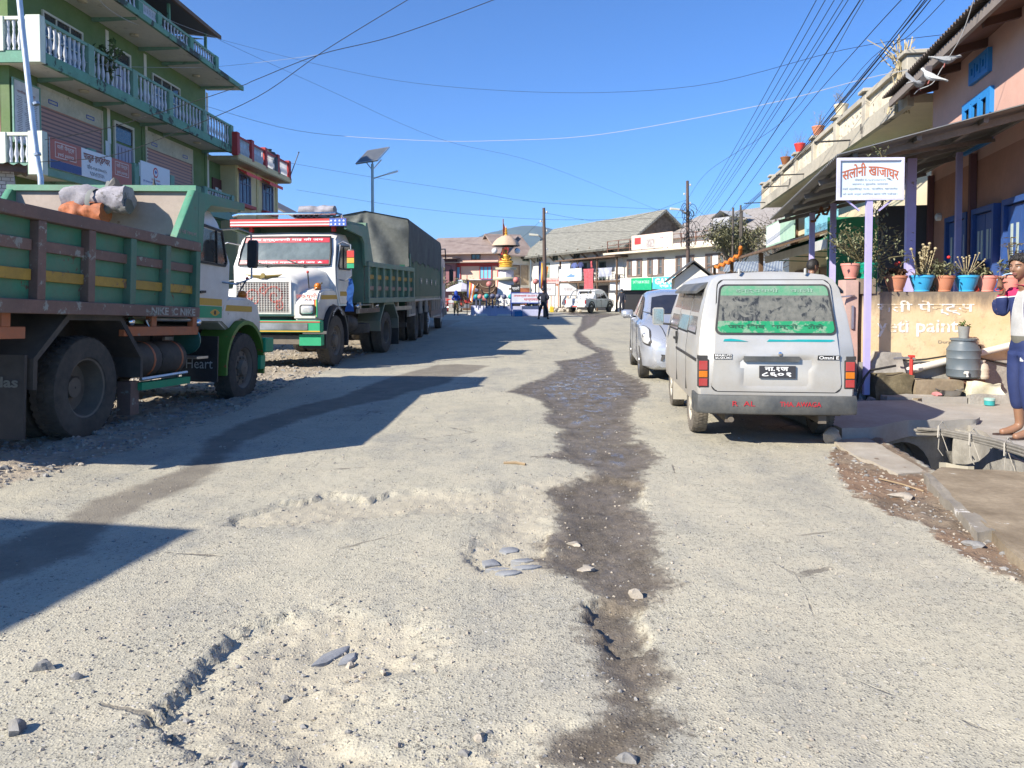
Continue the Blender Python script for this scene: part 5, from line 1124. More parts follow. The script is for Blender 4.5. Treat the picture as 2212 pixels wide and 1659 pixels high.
for x in (1.9, 5.2, 8.2): MB().box(x-.15, x+.15, .003, .05, 0, 8.1).build('pilaster', mat('light ochre', (.66,.52,.24), .8), t)
tk = thing('water_drum', 'black water drum standing on the yellow house roof', 'water tank', (-14.0, 44.6, 8.3)); MB().lathe([(.5,0),(.52,.3),(.5,.9),(.35,1.25),(.15,1.3),(.14,1.4)], 18).build('drum', black, tk, smooth=40); MB().lathe([(.17,1.38),(.17,1.43)], 14).build('lid', black, tk)
ft = thing('roof_flag_pole', 'thin pole leaning on the roof end of the yellow house', 'pole', (-13.5, 46.9, 8.4)); MB().tube([(0,0,0),(.5,.3,1.6)], .03).build('pole', ink, ft); MB().ball((.5,.3,1.62), .05, 6).build('knob', ink, ft)
sh = thing('tin_house', 'brown house with dark overhanging tin eave next to the yellow house', 'house', (-14.5, 56, 0), R(-91.2)); MB().box(0, 6.5, -6, 0, 0, 6.2).build('wall', mat('brown plaster', (.24,.17,.11), .85, var=.2), sh)
MB().loft([[(-.5,1.4,5.9),(-.5,1.4,6.02),(-.5,-3,8.3),(-.5,-3,8.2)], [(6.9,1.4,5.9),(6.9,1.4,6.02),(6.9,-3,8.3),(6.9,-3,8.2)]]).build('roof', tin, sh)
for x in (1.6, 4.6): win(sh, x-.6, x+.6, 3.9, 5.2, .003, wood, 2, 0)
fe = thing('iron_railing', 'black iron railing with spikes in front of the yellow house', 'railing', (-11.8, 25.5, 0), R(-88)); f = MB()
for k in range(18): f.tube([(-k*.18,0,3.3),(-k*.18,0,4.75+.25*math.exp(-((k-12)/3)**2))], .014, 5)
for z in (3.5, 4.6): f.tube([(.1,0,z),(-3.2,0,z)], .016, 5)
f.build('rail', black, fe); f = MB()
for k in (0, 9, 17): f.box(-k*.18-.05, -k*.18+.05, -.05, .05, 0, 5.0)
f.lathe([(.05,0),(.0,.3)], 6, (0,0,5.0)); f.build('post', black, fe)
# ---- white brick shed at the left edge, and the house whose shade lies on the road
brick = NT('whitewashed brick'); bt_ = brick.n('TexBrick'); bv = brick.n('Mapping'); brick.put(bv.inputs[0], brick.tc.outputs['Object']); bv.inputs[2].default_value = (PI/2, 0, 0); brick.put(bt_.inputs[0], bv.outputs[0])
bt_.inputs['Scale'].default_value = 3.2; bt_.inputs['Color1'].default_value = (.62,.62,.62,1); bt_.inputs['Color2'].default_value = (.48,.47,.47,1); bt_.inputs['Mortar'].default_value = (.17,.16,.16,1); bt_.inputs['Mortar Size'].default_value = .025
brick.bump(bt_.outputs['Fac'], -.5, .02); brick.set(brick.mix(brick.rng(brick.noise(3), .4, .7, 0, .5), bt_.outputs['Color'], (.35,.33,.31)), .9, 0)
ws = thing('brick_shed', 'whitewashed brick shed with rusty tin eave at the left edge', 'shed', (-10.2, 16.3, 0), R(32)); MB().box(-5, -.25, 0, 3, 0, 3.95).build('wall', brick.m, ws)
MB().bar((-5, -.3, 3.98), (-.02, -.3, 3.98), .08, .14).build('eave_board', mat('rusty eave', (.14,.09,.07), .8, var=.4), ws); corr(ws, 'roof', mat('rusty tin', (.13,.095,.08), .7, .1, var=.35, chip=((.2,.12,.08), .3, 3)), (-5.1,-.45,4.05), (.0,-.45,4.05), (-5.1,3.2,4.3), 26, .03)
oh = thing('roadside_house', 'plain whitewashed house beside the road at the near left', 'house', (-6.10, 1.53, 0), R(-9.3)); MB().box(-6, 0, -7, 0, 0, 3.2).build('wall', mat('whitewash', (.6,.58,.53), .85, var=.12), oh); MB().box(-6.2, .1, -7.2, .1, 3.2, 3.32).build('roof', tin, oh)
win(oh, -3.5, -2.3, 1.0, 2.3, .003, wood, 2, 0); MB().box(-5.5, -4.6, .003, .06, 0, 2.05).build('door', wood, oh)
# ---- bent white pole and solar lamp
bp_ = thing('bent_pole', 'tall bent whitish metal pole rising behind the green truck', 'pole', (at(88, 385, 20).x, 20, 0)); b0 = at(88, 385, 20)
MB().tube([(-.0,0,0),(0,0,2.5),(0,0,4.4)]+[tuple(at(x, y, 20)-Vector((b0.x,20,0))) for x, y in ((80,340),(70,260),(58,150),(48,60),(42,0),(38,-40))], .07, 10).build('pole', mat('galvanised', (.58,.62,.66), .4, .5), bp_, smooth=40)
for z in (5.0, 6.3): MB().tube([(-.05,-.02,z-.03),(-.07,-.02,z+.03)], .085, 10).build('pipe_joint', steel, bp_)
slp = thing('solar_street_lamp', 'solar street lamp with tilted panel standing behind the lorry', 'street lamp', (at(805, 440, 40).x, 40, 0)); t = slp
MB().tube([(0,0,0),(0,0,8.1)], [.1,.07], 10).build('pole', mat('grey green pole', (.42,.5,.5), .45, .4), t, smooth=40)
Mp = Matrix.Translation((0,.05,8.55)) @ Matrix.Rotation(R(-38),4,'Z') @ Matrix.Rotation(R(44),4,'X')
MB().xf(Mp).box(-.82,.82,-.55,.55,-.02,.03).build('panel', mat('solar cells', (.09,.10,.115), .35, var=.3, scale=5), t); MB().xf(Mp).frame('Z', -.04, .04, -.84, .84, -.57, .57, .05).build('frame', steel, t)
MB().tube([(0,0,7.9),(-.0,.05,8.5)], .05).tube([(-.45,.1,8.35),(0,0,7.8),(.45,.1,8.35)], .03).build('bracket', steel, t)
MB().tube([(0,0,7.35),(.45,0,7.5),(.8,0,7.6)], .03).build('arm', steel, t); MB().loft([[(.75,-.08,7.56),(.75,.08,7.56),(.75,.08,7.63),(.75,-.08,7.63)], [(1.32,-.1,7.72),(1.32,.1,7.72),(1.32,.1,7.8),(1.32,-.1,7.8)]]).build('lamp_head', steel, t)
# ================================================================ RIGHT SIDE
conc = mat('grey concrete', (.34, .325, .295), .9, var=.2, scale=2, c2=(.45,.43,.39), dust=((.30,.26,.2), .5), bump=.35, bscale=25); conc_d = mat('damp concrete', (.215,.165,.105), .95, var=.3, scale=2.5, c2=(.36,.295,.205), chip=((.48,.46,.40), .04, 5), bump=.5, bscale=18)
conc_r = mat('rough concrete', (.33, .315, .28), .95, var=.3, scale=5, bump=1., bscale=14, chip=((.2,.17,.12), .12, 4)); moss = mat('mossy stone', (.14, .115, .06), .95, var=.5, scale=5, c2=(.24,.20,.12), bump=1., bscale=10)
def rough(o, amt, k=6, cuts=2):
    bm = bmesh.new(); bm.from_mesh(o.data); bmesh.ops.subdivide_edges(bm, edges=bm.edges, cuts=cuts, use_grid_fill=True)
    P = np.array([v.co[:] for v in bm.verts])
    for i, v in enumerate(bm.verts):
        for a in range(3): v.co[a] += amt*(float(vnoise(np.array([P[i,0]*k+P[i,2]*3.1+a*31]), np.array([P[i,1]*k+P[i,2]*k]), 70+a)[0])-.5)*2
    bm.to_mesh(o.data); bm.free(); o.data.shade_smooth(); o.data.set_sharp_from_angle(angle=R(45)); return o
# ---- pavement pieces round the drain
pv = MB().prism([(3.12,5.73),(3.34,5.95),(4.1,5.80),(9.5,5.8),(9.5,-8),(-.75,-8)], 'Z', -.25, .045); o = rough(pv.build('pavement', conc_d), .012, 5, 40); struct(o)
wp = MB().prism([(3.07,5.70),(3.16,5.82),(2.75,4.33),(2.64,4.32)], 'Z', -.2, .05).build('painted_kerb', mat('flaking white paint', (.25,.225,.185), .9, var=.25, scale=6, chip=((.58,.56,.52), .24, 6))); rough(wp, .012, 12, 14); struct(wp)
pv = MB().prism([(4.72,8.0),(4.60,7.45),(4.30,6.6),(4.12,5.81),(9.5,5.81),(9.5,9.9),(4.9,9.55),(4.7,8.9)], 'Z', -.95, .055); o = rough(pv.build('pavement', conc), .010, 4, 14); struct(o)
st = MB().prism([(3.50,7.85),(3.24,5.98),(2.98,5.9),(2.96,6.6),(3.10,7.9)], 'Z', -.9, .012).build('drain_edge_strip', mat('pale concrete strip', (.40,.37,.315), .9, var=.2, scale=3, bump=.3, dust=((.25,.20,.14), .7))); tag(rough(st, .01, 6, 12), 'pale concrete strip on the road side of the open drain', 'kerb')
cs = MB().prism([(3.15,7.3),(3.5,7.42),(4.06,7.8),(4.78,7.88),(4.95,8.1),(4.85,9.3),(3.9,9.15),(3.1,8.9)], 'Z', -.06, .11); o = rough(cs.build('culvert_slab', conc), .014, 4, 12); tag(o, 'grey concrete slab bridging the drain beside the van', 'slab')
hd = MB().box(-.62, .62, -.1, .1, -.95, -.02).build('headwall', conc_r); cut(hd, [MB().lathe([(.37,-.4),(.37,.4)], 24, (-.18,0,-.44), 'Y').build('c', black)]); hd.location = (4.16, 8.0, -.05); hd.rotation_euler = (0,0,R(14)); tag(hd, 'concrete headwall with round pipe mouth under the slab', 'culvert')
w = MB().prism([(4.56,7.9),(4.54,7.42),(4.24,6.6),(4.05,5.85),(4.12,5.84),(4.31,6.6),(4.61,7.42),(4.64,7.9)], 'Z', -.9, .03).build('drain_wall', conc_r); tag(rough(w, .02, 6, 8), 'rough sunlit wall on the far side of the open drain', 'wall')
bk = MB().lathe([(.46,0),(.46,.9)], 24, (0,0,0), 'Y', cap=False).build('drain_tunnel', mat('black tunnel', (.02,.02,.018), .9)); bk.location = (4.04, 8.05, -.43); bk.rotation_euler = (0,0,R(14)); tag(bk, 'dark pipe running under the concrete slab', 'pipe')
m = MB().box(3.3,4.7,5.7,8.6,-.84,-.80).build('drain_bed', mat('drain mud', (.07,.055,.035), .5, var=.4, scale=6)); tag(m, 'muddy bed of the open drain', 'mud')
pb = thing('pipe_roll', 'bundle of tied muddy water pipes lying across the open drain', 'pipes', (0,0,0)); pm = mat('muddy pipe', (.19,.178,.155), .8, var=.3, scale=10, chip=((.12,.11,.1), .2, 12))
for k in range(10):
    o = (k % 4)*.032; u = (k//4)*.026; e = rnd.uniform(-.15, .1)
    MB().tube([(3.98+e*.4+o*.3,7.42+o,.04+u),(4.02+o,7.1,.09+u*.8),(4.08+o,6.8,.10+u*.8),(4.12+o,6.5,.10+u),(4.06+o,6.1,.12+u),(3.96+o*1.2,5.5,.14+u)], rnd.choice((.010,.013,.016)), 7).build('pipe', pm, pb, smooth=50)
for x, y in ((4.02,7.12),(4.09,6.75),(4.11,6.3)):
    MB().tube([(x-.07,y-.03,.07),(x-.05,y,.17),(x+.03,y+.08,.2),(x+.12,y+.1,.1)], .006, 5).tube([(x-.05,y-.02,.1),(x-.06,y-.02,-.04),(x-.02,y-.03,-.10)], .004, 4).tube([(x-.02,y-.0,.1),(x+.03,y-.02,-.06)], .004, 4).build('string', mat('dirty string', (.42,.39,.33), .9), pb)
MB().loft([[(3.86+.22*i/4, 6.9-.2*i/4+.04*math.sin(i*2), z) for i in range(5)] for z in (-.12,-.3,-.5)], cap=False, closed=False).build('hanging_cloth', mat('dirty cloth', (.40,.37,.29), .9, var=.2), pb)
# second channel
tag(rough(MB().prism([(4.05,9.0),(3.72,10.62),(3.6,10.6),(3.9,8.9)], 'Z', -.5, .05).build('channel_kerb', conc), .012, 6, 8), 'low kerb between the van and the side channel', 'kerb'); tag(rough(MB().prism([(4.12,10.7),(4.95,9.36),(5.15,9.5),(4.5,10.8)], 'Z', -.5, .12).build('channel_ledge', conc_d), .014, 6, 10), 'curved dark faced ledge of the side channel', 'ledge')
# ---- washing place below the yellow wall
tag(rough(MB().box(4.62,5.6,9.42,9.6,0,.14).build('low_kerb', conc), .014, 6, 8), 'low damp concrete kerb in front of the steel basin', 'kerb')
tag(rough(MB().box(5.62,6.3,9.40,9.62,0,.17).build('low_kerb', conc_r), .02, 6, 6), 'short rough kerb by the feet of the toothbrushing man', 'kerb')
tag(rough(MB().box(4.56,5.05,9.62,10.0,0,.38).build('mossy_block', moss), .045, 5, 5), 'mossy brown masonry block under the red tap', 'block')
tag(rough(MB().box(5.06,5.66,9.60,10.0,0,.31).build('washing_ledge', conc_d), .018, 6, 6), 'damp concrete ledge behind the steel basin', 'ledge')
tag(rough(MB().box(5.68,5.96,9.66,9.98,0,.33).build('brick_step', mat('brick red stone', (.34,.19,.12), .9, var=.3, bump=.5)), .02, 7, 4), 'broken red brick step under the blue drum', 'step')
tag(rough(MB().loft([[(4.55,9.75,.36),(5.0,9.75,.36),(5.0,10.05,.36),(4.55,10.05,.36)], [(4.7,9.85,.66),(5.0,9.9,.62),(5.0,10.05,.62),(4.7,10.05,.66)]]).build('standpipe_plinth', conc_r), .03, 6, 5), 'rough grey plinth holding the red tap', 'plinth')
for k, (x, y, r) in enumerate(((4.42,9.85,.13),(4.5,9.62,.1),(4.36,9.55,.08))): o = MB().rock((0,0,r*.4), r, .7).build('rubble_stone', stone_g, smooth=50); o.location = (x, y, .0); tag(o, ('large grey rubble stone beside the sign post foot','grey rubble stone below the mossy block','small rubble stone nearest the van bumper')[k], 'stone')
tp = thing('water_tap', 'red painted standpipe tap on the rough plinth', 'tap', (5.03,9.66,.38)); MB().tube([(0,0,0),(0,0,.22)], .022).build('pipe', redp, tp); MB().tube([(-.2,.05,.2),(0,0,.22),(.02,-.05,.2)], .016).build('spout', steel, tp); MB().box(-.03,.03,-.03,.03,.22,.25).build('valve', redp, tp)
ylwall = NT('stained yellow plaster'); q = ylwall; zc = q.n('SeparateXYZ'); q.put(zc.inputs[0], q.tc.outputs['Object']); Zc = zc.outputs['Z']
n1 = q.noise(2.2, 7, .65); n2 = q.noise(3, 8, .7, q.scaled(2.2, 1, .5)); c_ = q.mix(q.rng(n1, .32, .68), (.62,.46,.25), (.72,.58,.38)); c_ = q.mix(q.rng(q.noise(6, 8, .75), .54, .66, 0, .8), c_, (.40,.31,.20))
c_ = q.mix(q.mth('MULTIPLY', q.rng(q.mth('ADD', q.mth('MULTIPLY', n2, .55), Zc), 1.42, 1.66), .85), c_, (.14,.12,.10)); c_ = q.mix(q.rng(q.mth('ADD', q.mth('MULTIPLY', n1, .3), Zc), .66, .56), c_, (.33,.30,.25)); q.bump(q.noise(22, 6, .7), .4, .01); q.set(c_, .9, 0)
yw = thing('boundary_wall', 'stained yellow wall with faded white painted letters below the flower pots', 'wall', (0,0,0))
o = rough(MB().box(4.55,6.5,10.0,10.22,.5,1.43).build('wall', ylwall.m, yw), .0014, 5, 16); rough(MB().box(4.5,6.5,9.97,10.25,0,.52).build('foundation', conc_r, yw), .022, 6, 10)
rough(MB().box(4.50,4.72,9.98,10.24,1.40,1.60).build('wall_step', ylwall.m, yw), .006, 5, 3)
fw_ = mat('faded wall lettering', (.80,.78,.72), .85, var=.05, chip=((.62,.49,.30), .5, 5))
text('यती पेन्ट्स', fw_, 'S', (5.38, 9.997, 1.22), 1.26, .19, yw, bold=.015); text('yeti paint', fw_, 'S', (5.28, 9.997, .955), 1.06, .22, yw, bold=.02); text('Durga', flat('pencil grey', (.22,.21,.19)), 'S', (5.65, 9.997, .77), .2, .05, yw, bold=0)
gp_ = thing('gate_pillar', 'faded pink gate pillar at the left end of the yellow wall', 'pillar', (4.42, 10.05, 0)); rough(MB().box(-.10,.06,-.1,.14,0,1.58).build('pillar', mat('faded pink', (.52,.33,.28), .85, var=.2, scale=3, dust=((.4,.36,.3), .5)), gp_), .006, 5, 6); MB().bar((.0,-.12,1.38),(-.22,-.16,1.36),.02).bar((-.02,-.11,1.25),(-.02,-.11,.95),.03).build('latch', steel, gp_)
# ---- pots
terra = mat('terracotta', (.50,.19,.10), .75, var=.15, dust=((.45,.3,.22), .4)); potb = mat('sky blue pot', (.02,.33,.62), .4, var=.1, dust=((.3,.45,.55), .2)); potp = mat('faded pink pot', (.62,.26,.21), .65, var=.12); potg = mat('green plastic pot', (.0,.27,.17), .4, var=.12)
def pot(label, x, y, z, r, h, m, ribs=0, group='flower pots on the yellow wall'):
    t = thing('flower_pot', label, 'flower pot', (x, y, z), rnd.random()*6, group); k = MB(); n = 36; rings = []
    for rr, hh, rb in ((.62,0,0),(.66,.06,0),(.62,.10,0),(.78,.35,1),(.93,.68,1),(.98,.80,.4),(1,.84,0),(1.06,.86,0),(1.06,1,0),(.95,1,0),(.92,.86,0)):
        rings.append([(r*rr*(1+ribs*rb*.05*math.sin(18*2*PI*i/n+.1))*math.cos(2*PI*i/n), r*rr*(1+ribs*rb*.05*math.sin(18*2*PI*i/n+.1))*math.sin(2*PI*i/n), h*hh) for i in range(n)])
    k.loft(rings); k.build('pot', m, t, smooth=40); MB().lathe([(.001,0),(r*.93,0),(r*.93,.01),(.001,.012)], 16, (0,0,h*.84)).build('soil', soil, t); return t
def leafy(t, h, n, r, l, w, m, stems, rz): bush(t, n, r, rz, h+rz*.7, l, w, m, stems, h*.84)
X10 = lambda vx, Y=10.1: (vx-CX)/F*Y
flo = flat('red petals', (.5,.02,.02)); dry = mat('dry flower spikes', (.40,.34,.20), .8, var=.35, scale=20)
p = pot('square edged pale pink pot half hidden behind the green pot', X10(1838), 10.12, 1.60, .12, .2, potp)
p = pot('green plastic pot with a big straggling shrub by the sign post', X10(1870), 10.1, 1.60, .14, .21, potg, 1); leafy(p, .21, 620, .52, .075, .03, leafg, 26, .26)
v = MB(); tw = MB()
pts = [(X10(1885)-p.location.x+.05*math.sin(i*1.7), -.15+.03*math.cos(i), -.05+.13*i) for i in range(14)]; M0 = Matrix.Rotation(-p.rotation_euler.z, 4, 'Z'); pts = [M0 @ Vector(q) for q in pts]; tw.tube(pts, .008, 4).build('vine', stem_m, p)
for q in pts:
    for k in range(26): leaf(v, q+Vector((rnd.gauss(0,.06), rnd.gauss(0,.05), rnd.gauss(0,.05))), (rnd.gauss(0,1), rnd.gauss(0,1), rnd.gauss(0,1)), .065, .03)
v.build('vine_leaves', leafg, p)
p = pot('plain terracotta pot with red flowered succulent', X10(1934), 10.1, 1.43, .135, .21, terra); leafy(p, .21, 150, .15, .09, .035, mat('reddish leaf', (.16,.09,.05), .7, var=.4), 9, .07); MB().ball((0,0,.36), .025, 6).ball((.03,.02,.38), .018, 6).build('flower', flo, p)
p = pot('ribbed blue pot holding tall dry flower spikes', X10(1990), 10.1, 1.43, .145, .215, potb, 1); leafy(p, .21, 120, .15, .07, .04, leafg, 8, .05)
s_ = MB(); f_ = MB()
for k in range(13):
    a = rnd.random()*6.3; r = rnd.uniform(.03,.17); b = Vector((r*.4*math.cos(a), r*.4*math.sin(a), .2)); e = Vector((r*math.cos(a), r*math.sin(a), rnd.uniform(.42,.64))); s_.tube([b, (b+e)/2+Vector((.01,0,.02)), e], .005, 4)
    for i in range(16): q = b.lerp(e, .25+.75*i/16); leaf(f_, q, (rnd.gauss(0,1), rnd.gauss(0,1), .5), .045, .025)
    f_.ball(e, .02, 5)
s_.build('stem', dry, p); f_.build('flower_spike', dry, p)
p = pot('plain terracotta pot with trailing succulent between the two blue pots', X10(2038), 10.1, 1.43, .125, .21, terra); leafy(p, .21, 330, .19, .07, .028, leafg, 16, .12); v = MB()
for k in range(60): leaf(v, (.09+rnd.gauss(0,.03), -.09+rnd.gauss(0,.03), .22-rnd.random()*.2), (rnd.gauss(0,1), rnd.gauss(0,1), -1), .05, .02)
v.build('trailing_leaves', leafg, p); MB().ball((-.05,0,.45), .022, 6).build('flower', flo, p)
p = pot('ribbed blue pot with sparse thin twigs, right of the trailing plant', X10(2086), 10.1, 1.43, .145, .215, potb, 1); leafy(p, .21, 60, .13, .06, .03, leafg, 6, .03); s_ = MB()
for k in range(14): a = rnd.random()*6.3; r = rnd.uniform(.1,.22); z = rnd.uniform(.35,.5); s_.tube([(0,0,.2),(r*.5*math.cos(a),r*.5*math.sin(a),.3),(r*math.cos(a),r*math.sin(a),z)], .004, 4).ball((r*math.cos(a),r*math.sin(a),z), .012, 5)
s_.build('twig', dry, p)
p = pot('ribbed pink pot with low grey green rosette next to the brushing hand', X10(2130), 10.1, 1.43, .125, .21, potp, 1); leafy(p, .21, 130, .14, .08, .04, leafg, 8, .05)
p = pot('ribbed pink pot with tall yellowish leaves behind the man', X10(2183), 10.1, 1.43, .125, .21, potp, 1); leafy(p, .21, 170, .16, .08, .035, leafg, 9, .10); f_ = MB(); s_ = MB()
for k in range(9): a = rnd.random()*6.3; e = Vector((rnd.uniform(-.12,.14), rnd.uniform(-.08,.08), rnd.uniform(.45,.72))); s_.tube([(0,0,.2), e*.6, e], .006, 4); [leaf(f_, e, (math.cos(a+i*2), math.sin(a+i*2), .1), .1, .08) for i in range(3)]
f_.build('broad_leaf', mat('yellow leaf', (.42,.36,.13), .7, var=.3), p); s_.build('stalk', stem_m, p)
# ---- drum, pipe, vessels
dr = thing('water_drum', 'blue grey plastic water drum with small tap below the yellow wall', 'water drum', (X10(2083,9.75), 9.75, .34)); dm = mat('slate blue plastic', (.085,.115,.14), .5, var=.15, dust=((.25,.25,.24), .35))
MB().lathe([(.17,0),(.19,.02),(.19,.10),(.195,.11),(.19,.12),(.19,.24),(.195,.25),(.19,.26),(.19,.34),(.195,.35),(.185,.37),(.15,.43),(.14,.45),(.14,.48)], 28).build('drum', dm, dr, smooth=40); MB().lathe([(.15,.47),(.155,.475),(.155,.495),(.14,.50)], 24).build('lid', dm, dr)
MB().tube([(-.08,-.17,.07),(-.08,-.23,.07),(-.08,-.235,.03)], .015).box(-.1,-.06,-.225,-.2,.07,.1).build('tap', mat('white plastic', (.65,.65,.62), .5), dr); MB().tube([(.14,.02,.42),(.2,-.03,.4),(.22,.0,.3)], .01).build('handle', ink, dr)
cp = thing('small_pot', 'grey beaker with a seedling standing on the drum lid', 'pot', dr.location+Vector((.0,0,.50))); MB().lathe([(.055,0),(.07,.15),(.06,.15),(.05,.02)], 18).build('beaker', mat('grey tin beaker', (.24,.25,.24), .6, var=.25), cp, smooth=40); leafy(cp, .15, 45, .09, .05, .03, mat('seedling', (.07,.14,.03), .6), 5, .04)
pp = thing('drain_pipe', 'long white plastic pipe slanting up along the foot of the yellow wall', 'pipe', (0,0,0)); q0, q1 = at(1955,802,9.9), at(2230,735,9.9); MB().tube([q0,q1], .045, 14).build('pipe', mat('white pvc', (.68,.64,.56), .5, var=.1, dust=((.4,.35,.28), .3)), pp, smooth=40); MB().tube([q0.lerp(q1,.06),q0.lerp(q1,.12)], .053, 14).build('pipe_joint', mat('white pvc', (.7,.67,.6)), pp)
pp = thing('water_hose', 'thin dark water hoses running along the wall foot', 'hose', (0,0,0)); MB().tube([at(x,y,9.93) for x,y in ((1935,775),(1960,779),(2000,776),(2050,768),(2120,775),(2180,788))], .012, 6).build('hose', ink, pp); MB().tube([at(x,y,9.6) for x,y in ((1850,870),(1856,840),(1868,815),(1880,800),(1935,790))], .016, 6).build('hose', ink, pp)
jr = thing('plastic_jar', 'squat translucent plastic jar with wavy ribs beside the drum', 'jar', (X10(2122,9.7), 9.7, .33)); MB().lathe([(.08,0),(.09,.02)]+[(.09+.004*(-1)**i,.04+.02*i) for i in range(6)]+[(.075,.18),(.045,.2),(.045,.22)], 20).build('jar', mat('cloudy plastic', (.50,.45,.36), .35), jr, smooth=50); MB().lathe([(.05,.215),(.05,.235)], 16).build('lid', mat('cloudy lid', (.55,.5,.42), .4), jr)
bg_ = thing('plastic_sack', 'crumpled white and yellow plastic sack under the jar', 'sack', (X10(2125,9.5), 9.5, .05)); o = MB().loft([[(-.2,-.08,0),(.2,-.08,0),(.2,.1,0),(-.2,.1,0)], [(-.2,-.1,.12),(.22,-.1,.12),(.2,.1,.12),(-.18,.1,.12)], [(-.16,-.06,.26),(.2,-.06,.24),(.18,.08,.24),(-.14,.08,.27)]]).build('sack', mat('yellow sack', (.66,.62,.40), .6, var=.15, c2=(.7,.7,.62), scale=5), bg_); rough(o, .03, 9, 6)
bs = thing('steel_basin', 'wide steel basin with two handles on the low kerb', 'basin', (X10(2055,9.55), 9.55, .13)); MB().lathe([(.09,0),(.12,.02),(.135,.075),(.145,.08),(.13,.077),(.115,.025),(.001,.01)], 26).build('basin', steel, bs, smooth=50)
for s in (-1, 1): MB().tube([(s*.135,-.03,.07),(s*.175,0,.09),(s*.135,.03,.07)], .007).build('handle', black, bs)
bs = thing('steel_pan', 'small steel pan right of the basin', 'pan', (X10(2098,9.55), 9.55, .12)); MB().lathe([(.055,0),(.07,.05),(.075,.052),(.06,.02),(.001,.008)], 20).build('pan', steel, bs, smooth=50); MB().bar((-.07,0,.05),(-.16,.05,.07),.015).build('handle', black, bs)
tn = thing('teal_tin', 'short teal tin with lid in front of the sack', 'tin', (X10(2142,9.25), 9.25, .06)); MB().lathe([(.058,0),(.058,.06)], 20).build('tin', mat('teal tin paint', (.03,.30,.30), .5, var=.15), tn, smooth=40); MB().lathe([(.062,.055),(.062,.08),(.05,.085)], 20).build('lid', mat('pale lid', (.3,.45,.42), .5), tn)
rg = MB().rock((0,0,.03), .06, .5).build('pink_rag', mat('pink rag', (.5,.2,.2), .9, var=.3), smooth=50); rg.location = (X10(2027,9.5), 9.5, .13); tag(rg, 'crumpled pink rag left of the steel basin', 'rag')
# ---- sign and lavender posts
lav = mat('lavender paint', (.42,.38,.66), .5, var=.1, scale=4, chip=((.25,.2,.2), .05, 9))
sn = thing('tea_house_sign', 'white sign board with arched red name on a lavender post', 'sign', (at(1878,400,9.75).x, 9.75, 0), R(-3)); t = sn
MB().box(-.035,.035,-.03,.03,.12,2.62).build('post', lav, t); MB().frame('Y', -.045,.0, -.41,.41, 2.58,3.11, .035).build('frame', mat('pale lilac frame', (.58,.58,.72), .5), t); MB().box(-.38,.38,-.02,-.01,2.61,3.08).build('board', mat('sign white', (.55,.66,.74), .5, var=.06), t)
sgr = mat('sign red', (.46,.13,.06), .6, var=.15); sgb = flat('sign grey blue', (.16,.19,.23))
[text('सलोनी खाजाघर', sgr, 'S', (dx,-.021-.0022*k,2.97+dz), .69, .165, t, bold=.008, arc=.065) for k, (dx, dz) in enumerate(((0,0),(.003,.001)))]
for z, tx, w in ((2.835,'मोबाईल नं.-९८४५०७२००९',.38),(2.78,'थाहानगर-३, बुद्धचोक, थानाबजार',.44),(2.72,'यहाँ स्वादिष्ट म:म:, चाउमिन, खाजासेट',.68),(2.655,'को साथै अर्डर बमोजिम खाना पनि पाईन्छ।',.67)): text(tx, sgb, 'S', (0,-.021,z), w, .035, t, bold=0)
MB().bar((-.12,.0,2.45),(-.3,0,2.6),.02).bar((.12,.0,2.45),(.3,0,2.6),.02).build('brace', lav, t)
# ---- pink house with porch
pkw = mat('pink plaster', (.60,.35,.275), .85, var=.14, scale=1.3, dust=((.48,.34,.28), .5), bump=.2, bscale=12); pkd = mat('shaded pink plaster', (.42,.215,.15), .85, var=.2, scale=1.3, bump=.2, bscale=12); doorb = mat('blue door paint', (.018,.075,.27), .5, var=.2, dust=((.12,.13,.2), .3)); winb = mat('bright blue paint', (.02,.20,.52), .5, var=.12); slit = flat('pale door glass', (.42,.50,.46))  # pkd: darker copy of the pink, porch shade put into its colour
ph = thing('pink_house', 'pink house with blue doors and windows on the right', 'house', (5.43, 7.0, 0), R(75.96)); t = ph
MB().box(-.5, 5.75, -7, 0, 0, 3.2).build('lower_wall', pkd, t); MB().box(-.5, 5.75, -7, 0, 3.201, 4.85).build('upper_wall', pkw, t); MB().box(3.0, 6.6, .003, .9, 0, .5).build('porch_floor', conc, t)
for x0, x1 in ((3.76,4.64),(2.72,3.45),(1.45,2.35)):
    d = MB().frame('Y', .003, .09, x0-.05, x1+.05, .42, 2.53, .07).build('door', doorb, t)
    for k in range(2):
        a = x0+.03+(x1-x0-.06)*k/2; b = a+(x1-x0-.06)/2-.02; lf = MB().box(a, b, .01, .05, .42, 2.44).build('leaf', doorb, d); s_ = MB()
        for i in range(2):
            for z in (.75, 1.3, 1.85): s_.box(a+.06+i*(b-a-.06)/2, a+.06+i*(b-a-.06)/2+.07, .051, .055, z, z+.38)
        s_.build('door_glass', slit, lf)
for x0, x1, z0, z1 in ((3.0,4.1,3.35,4.06),(3.1,3.85,4.27,4.58)):
    f = win(t, x0, x1, z0, z1, .003, winb, 3, 0, .05, fw=.06)
    for k in range(3): a = x0+.06+(x1-x0-.1)*k/3; MB().frame('Y', .03, .058, a+.02, a+(x1-x0-.1)/3-.03, z0+.06, z1-.06, .045).build('casement', winb, f)
MB().box(2.5,2.62,.003,.02,1.5,1.95).build('poster', mat('pinkish poster', (.6,.42,.42), .7), t)
for x in (5.6, 3.6): MB().box(x-.04,x+.04,.01,.09,.42,3.3).build('wall_post', mat('maroon post', (.14,.06,.06), .7), t)
MB().lathe([(.06,0),(.06,.06),(.02,.08)], 12, (5.2,.005,2.6), 'Y').build('wall_lamp', board_w, t)
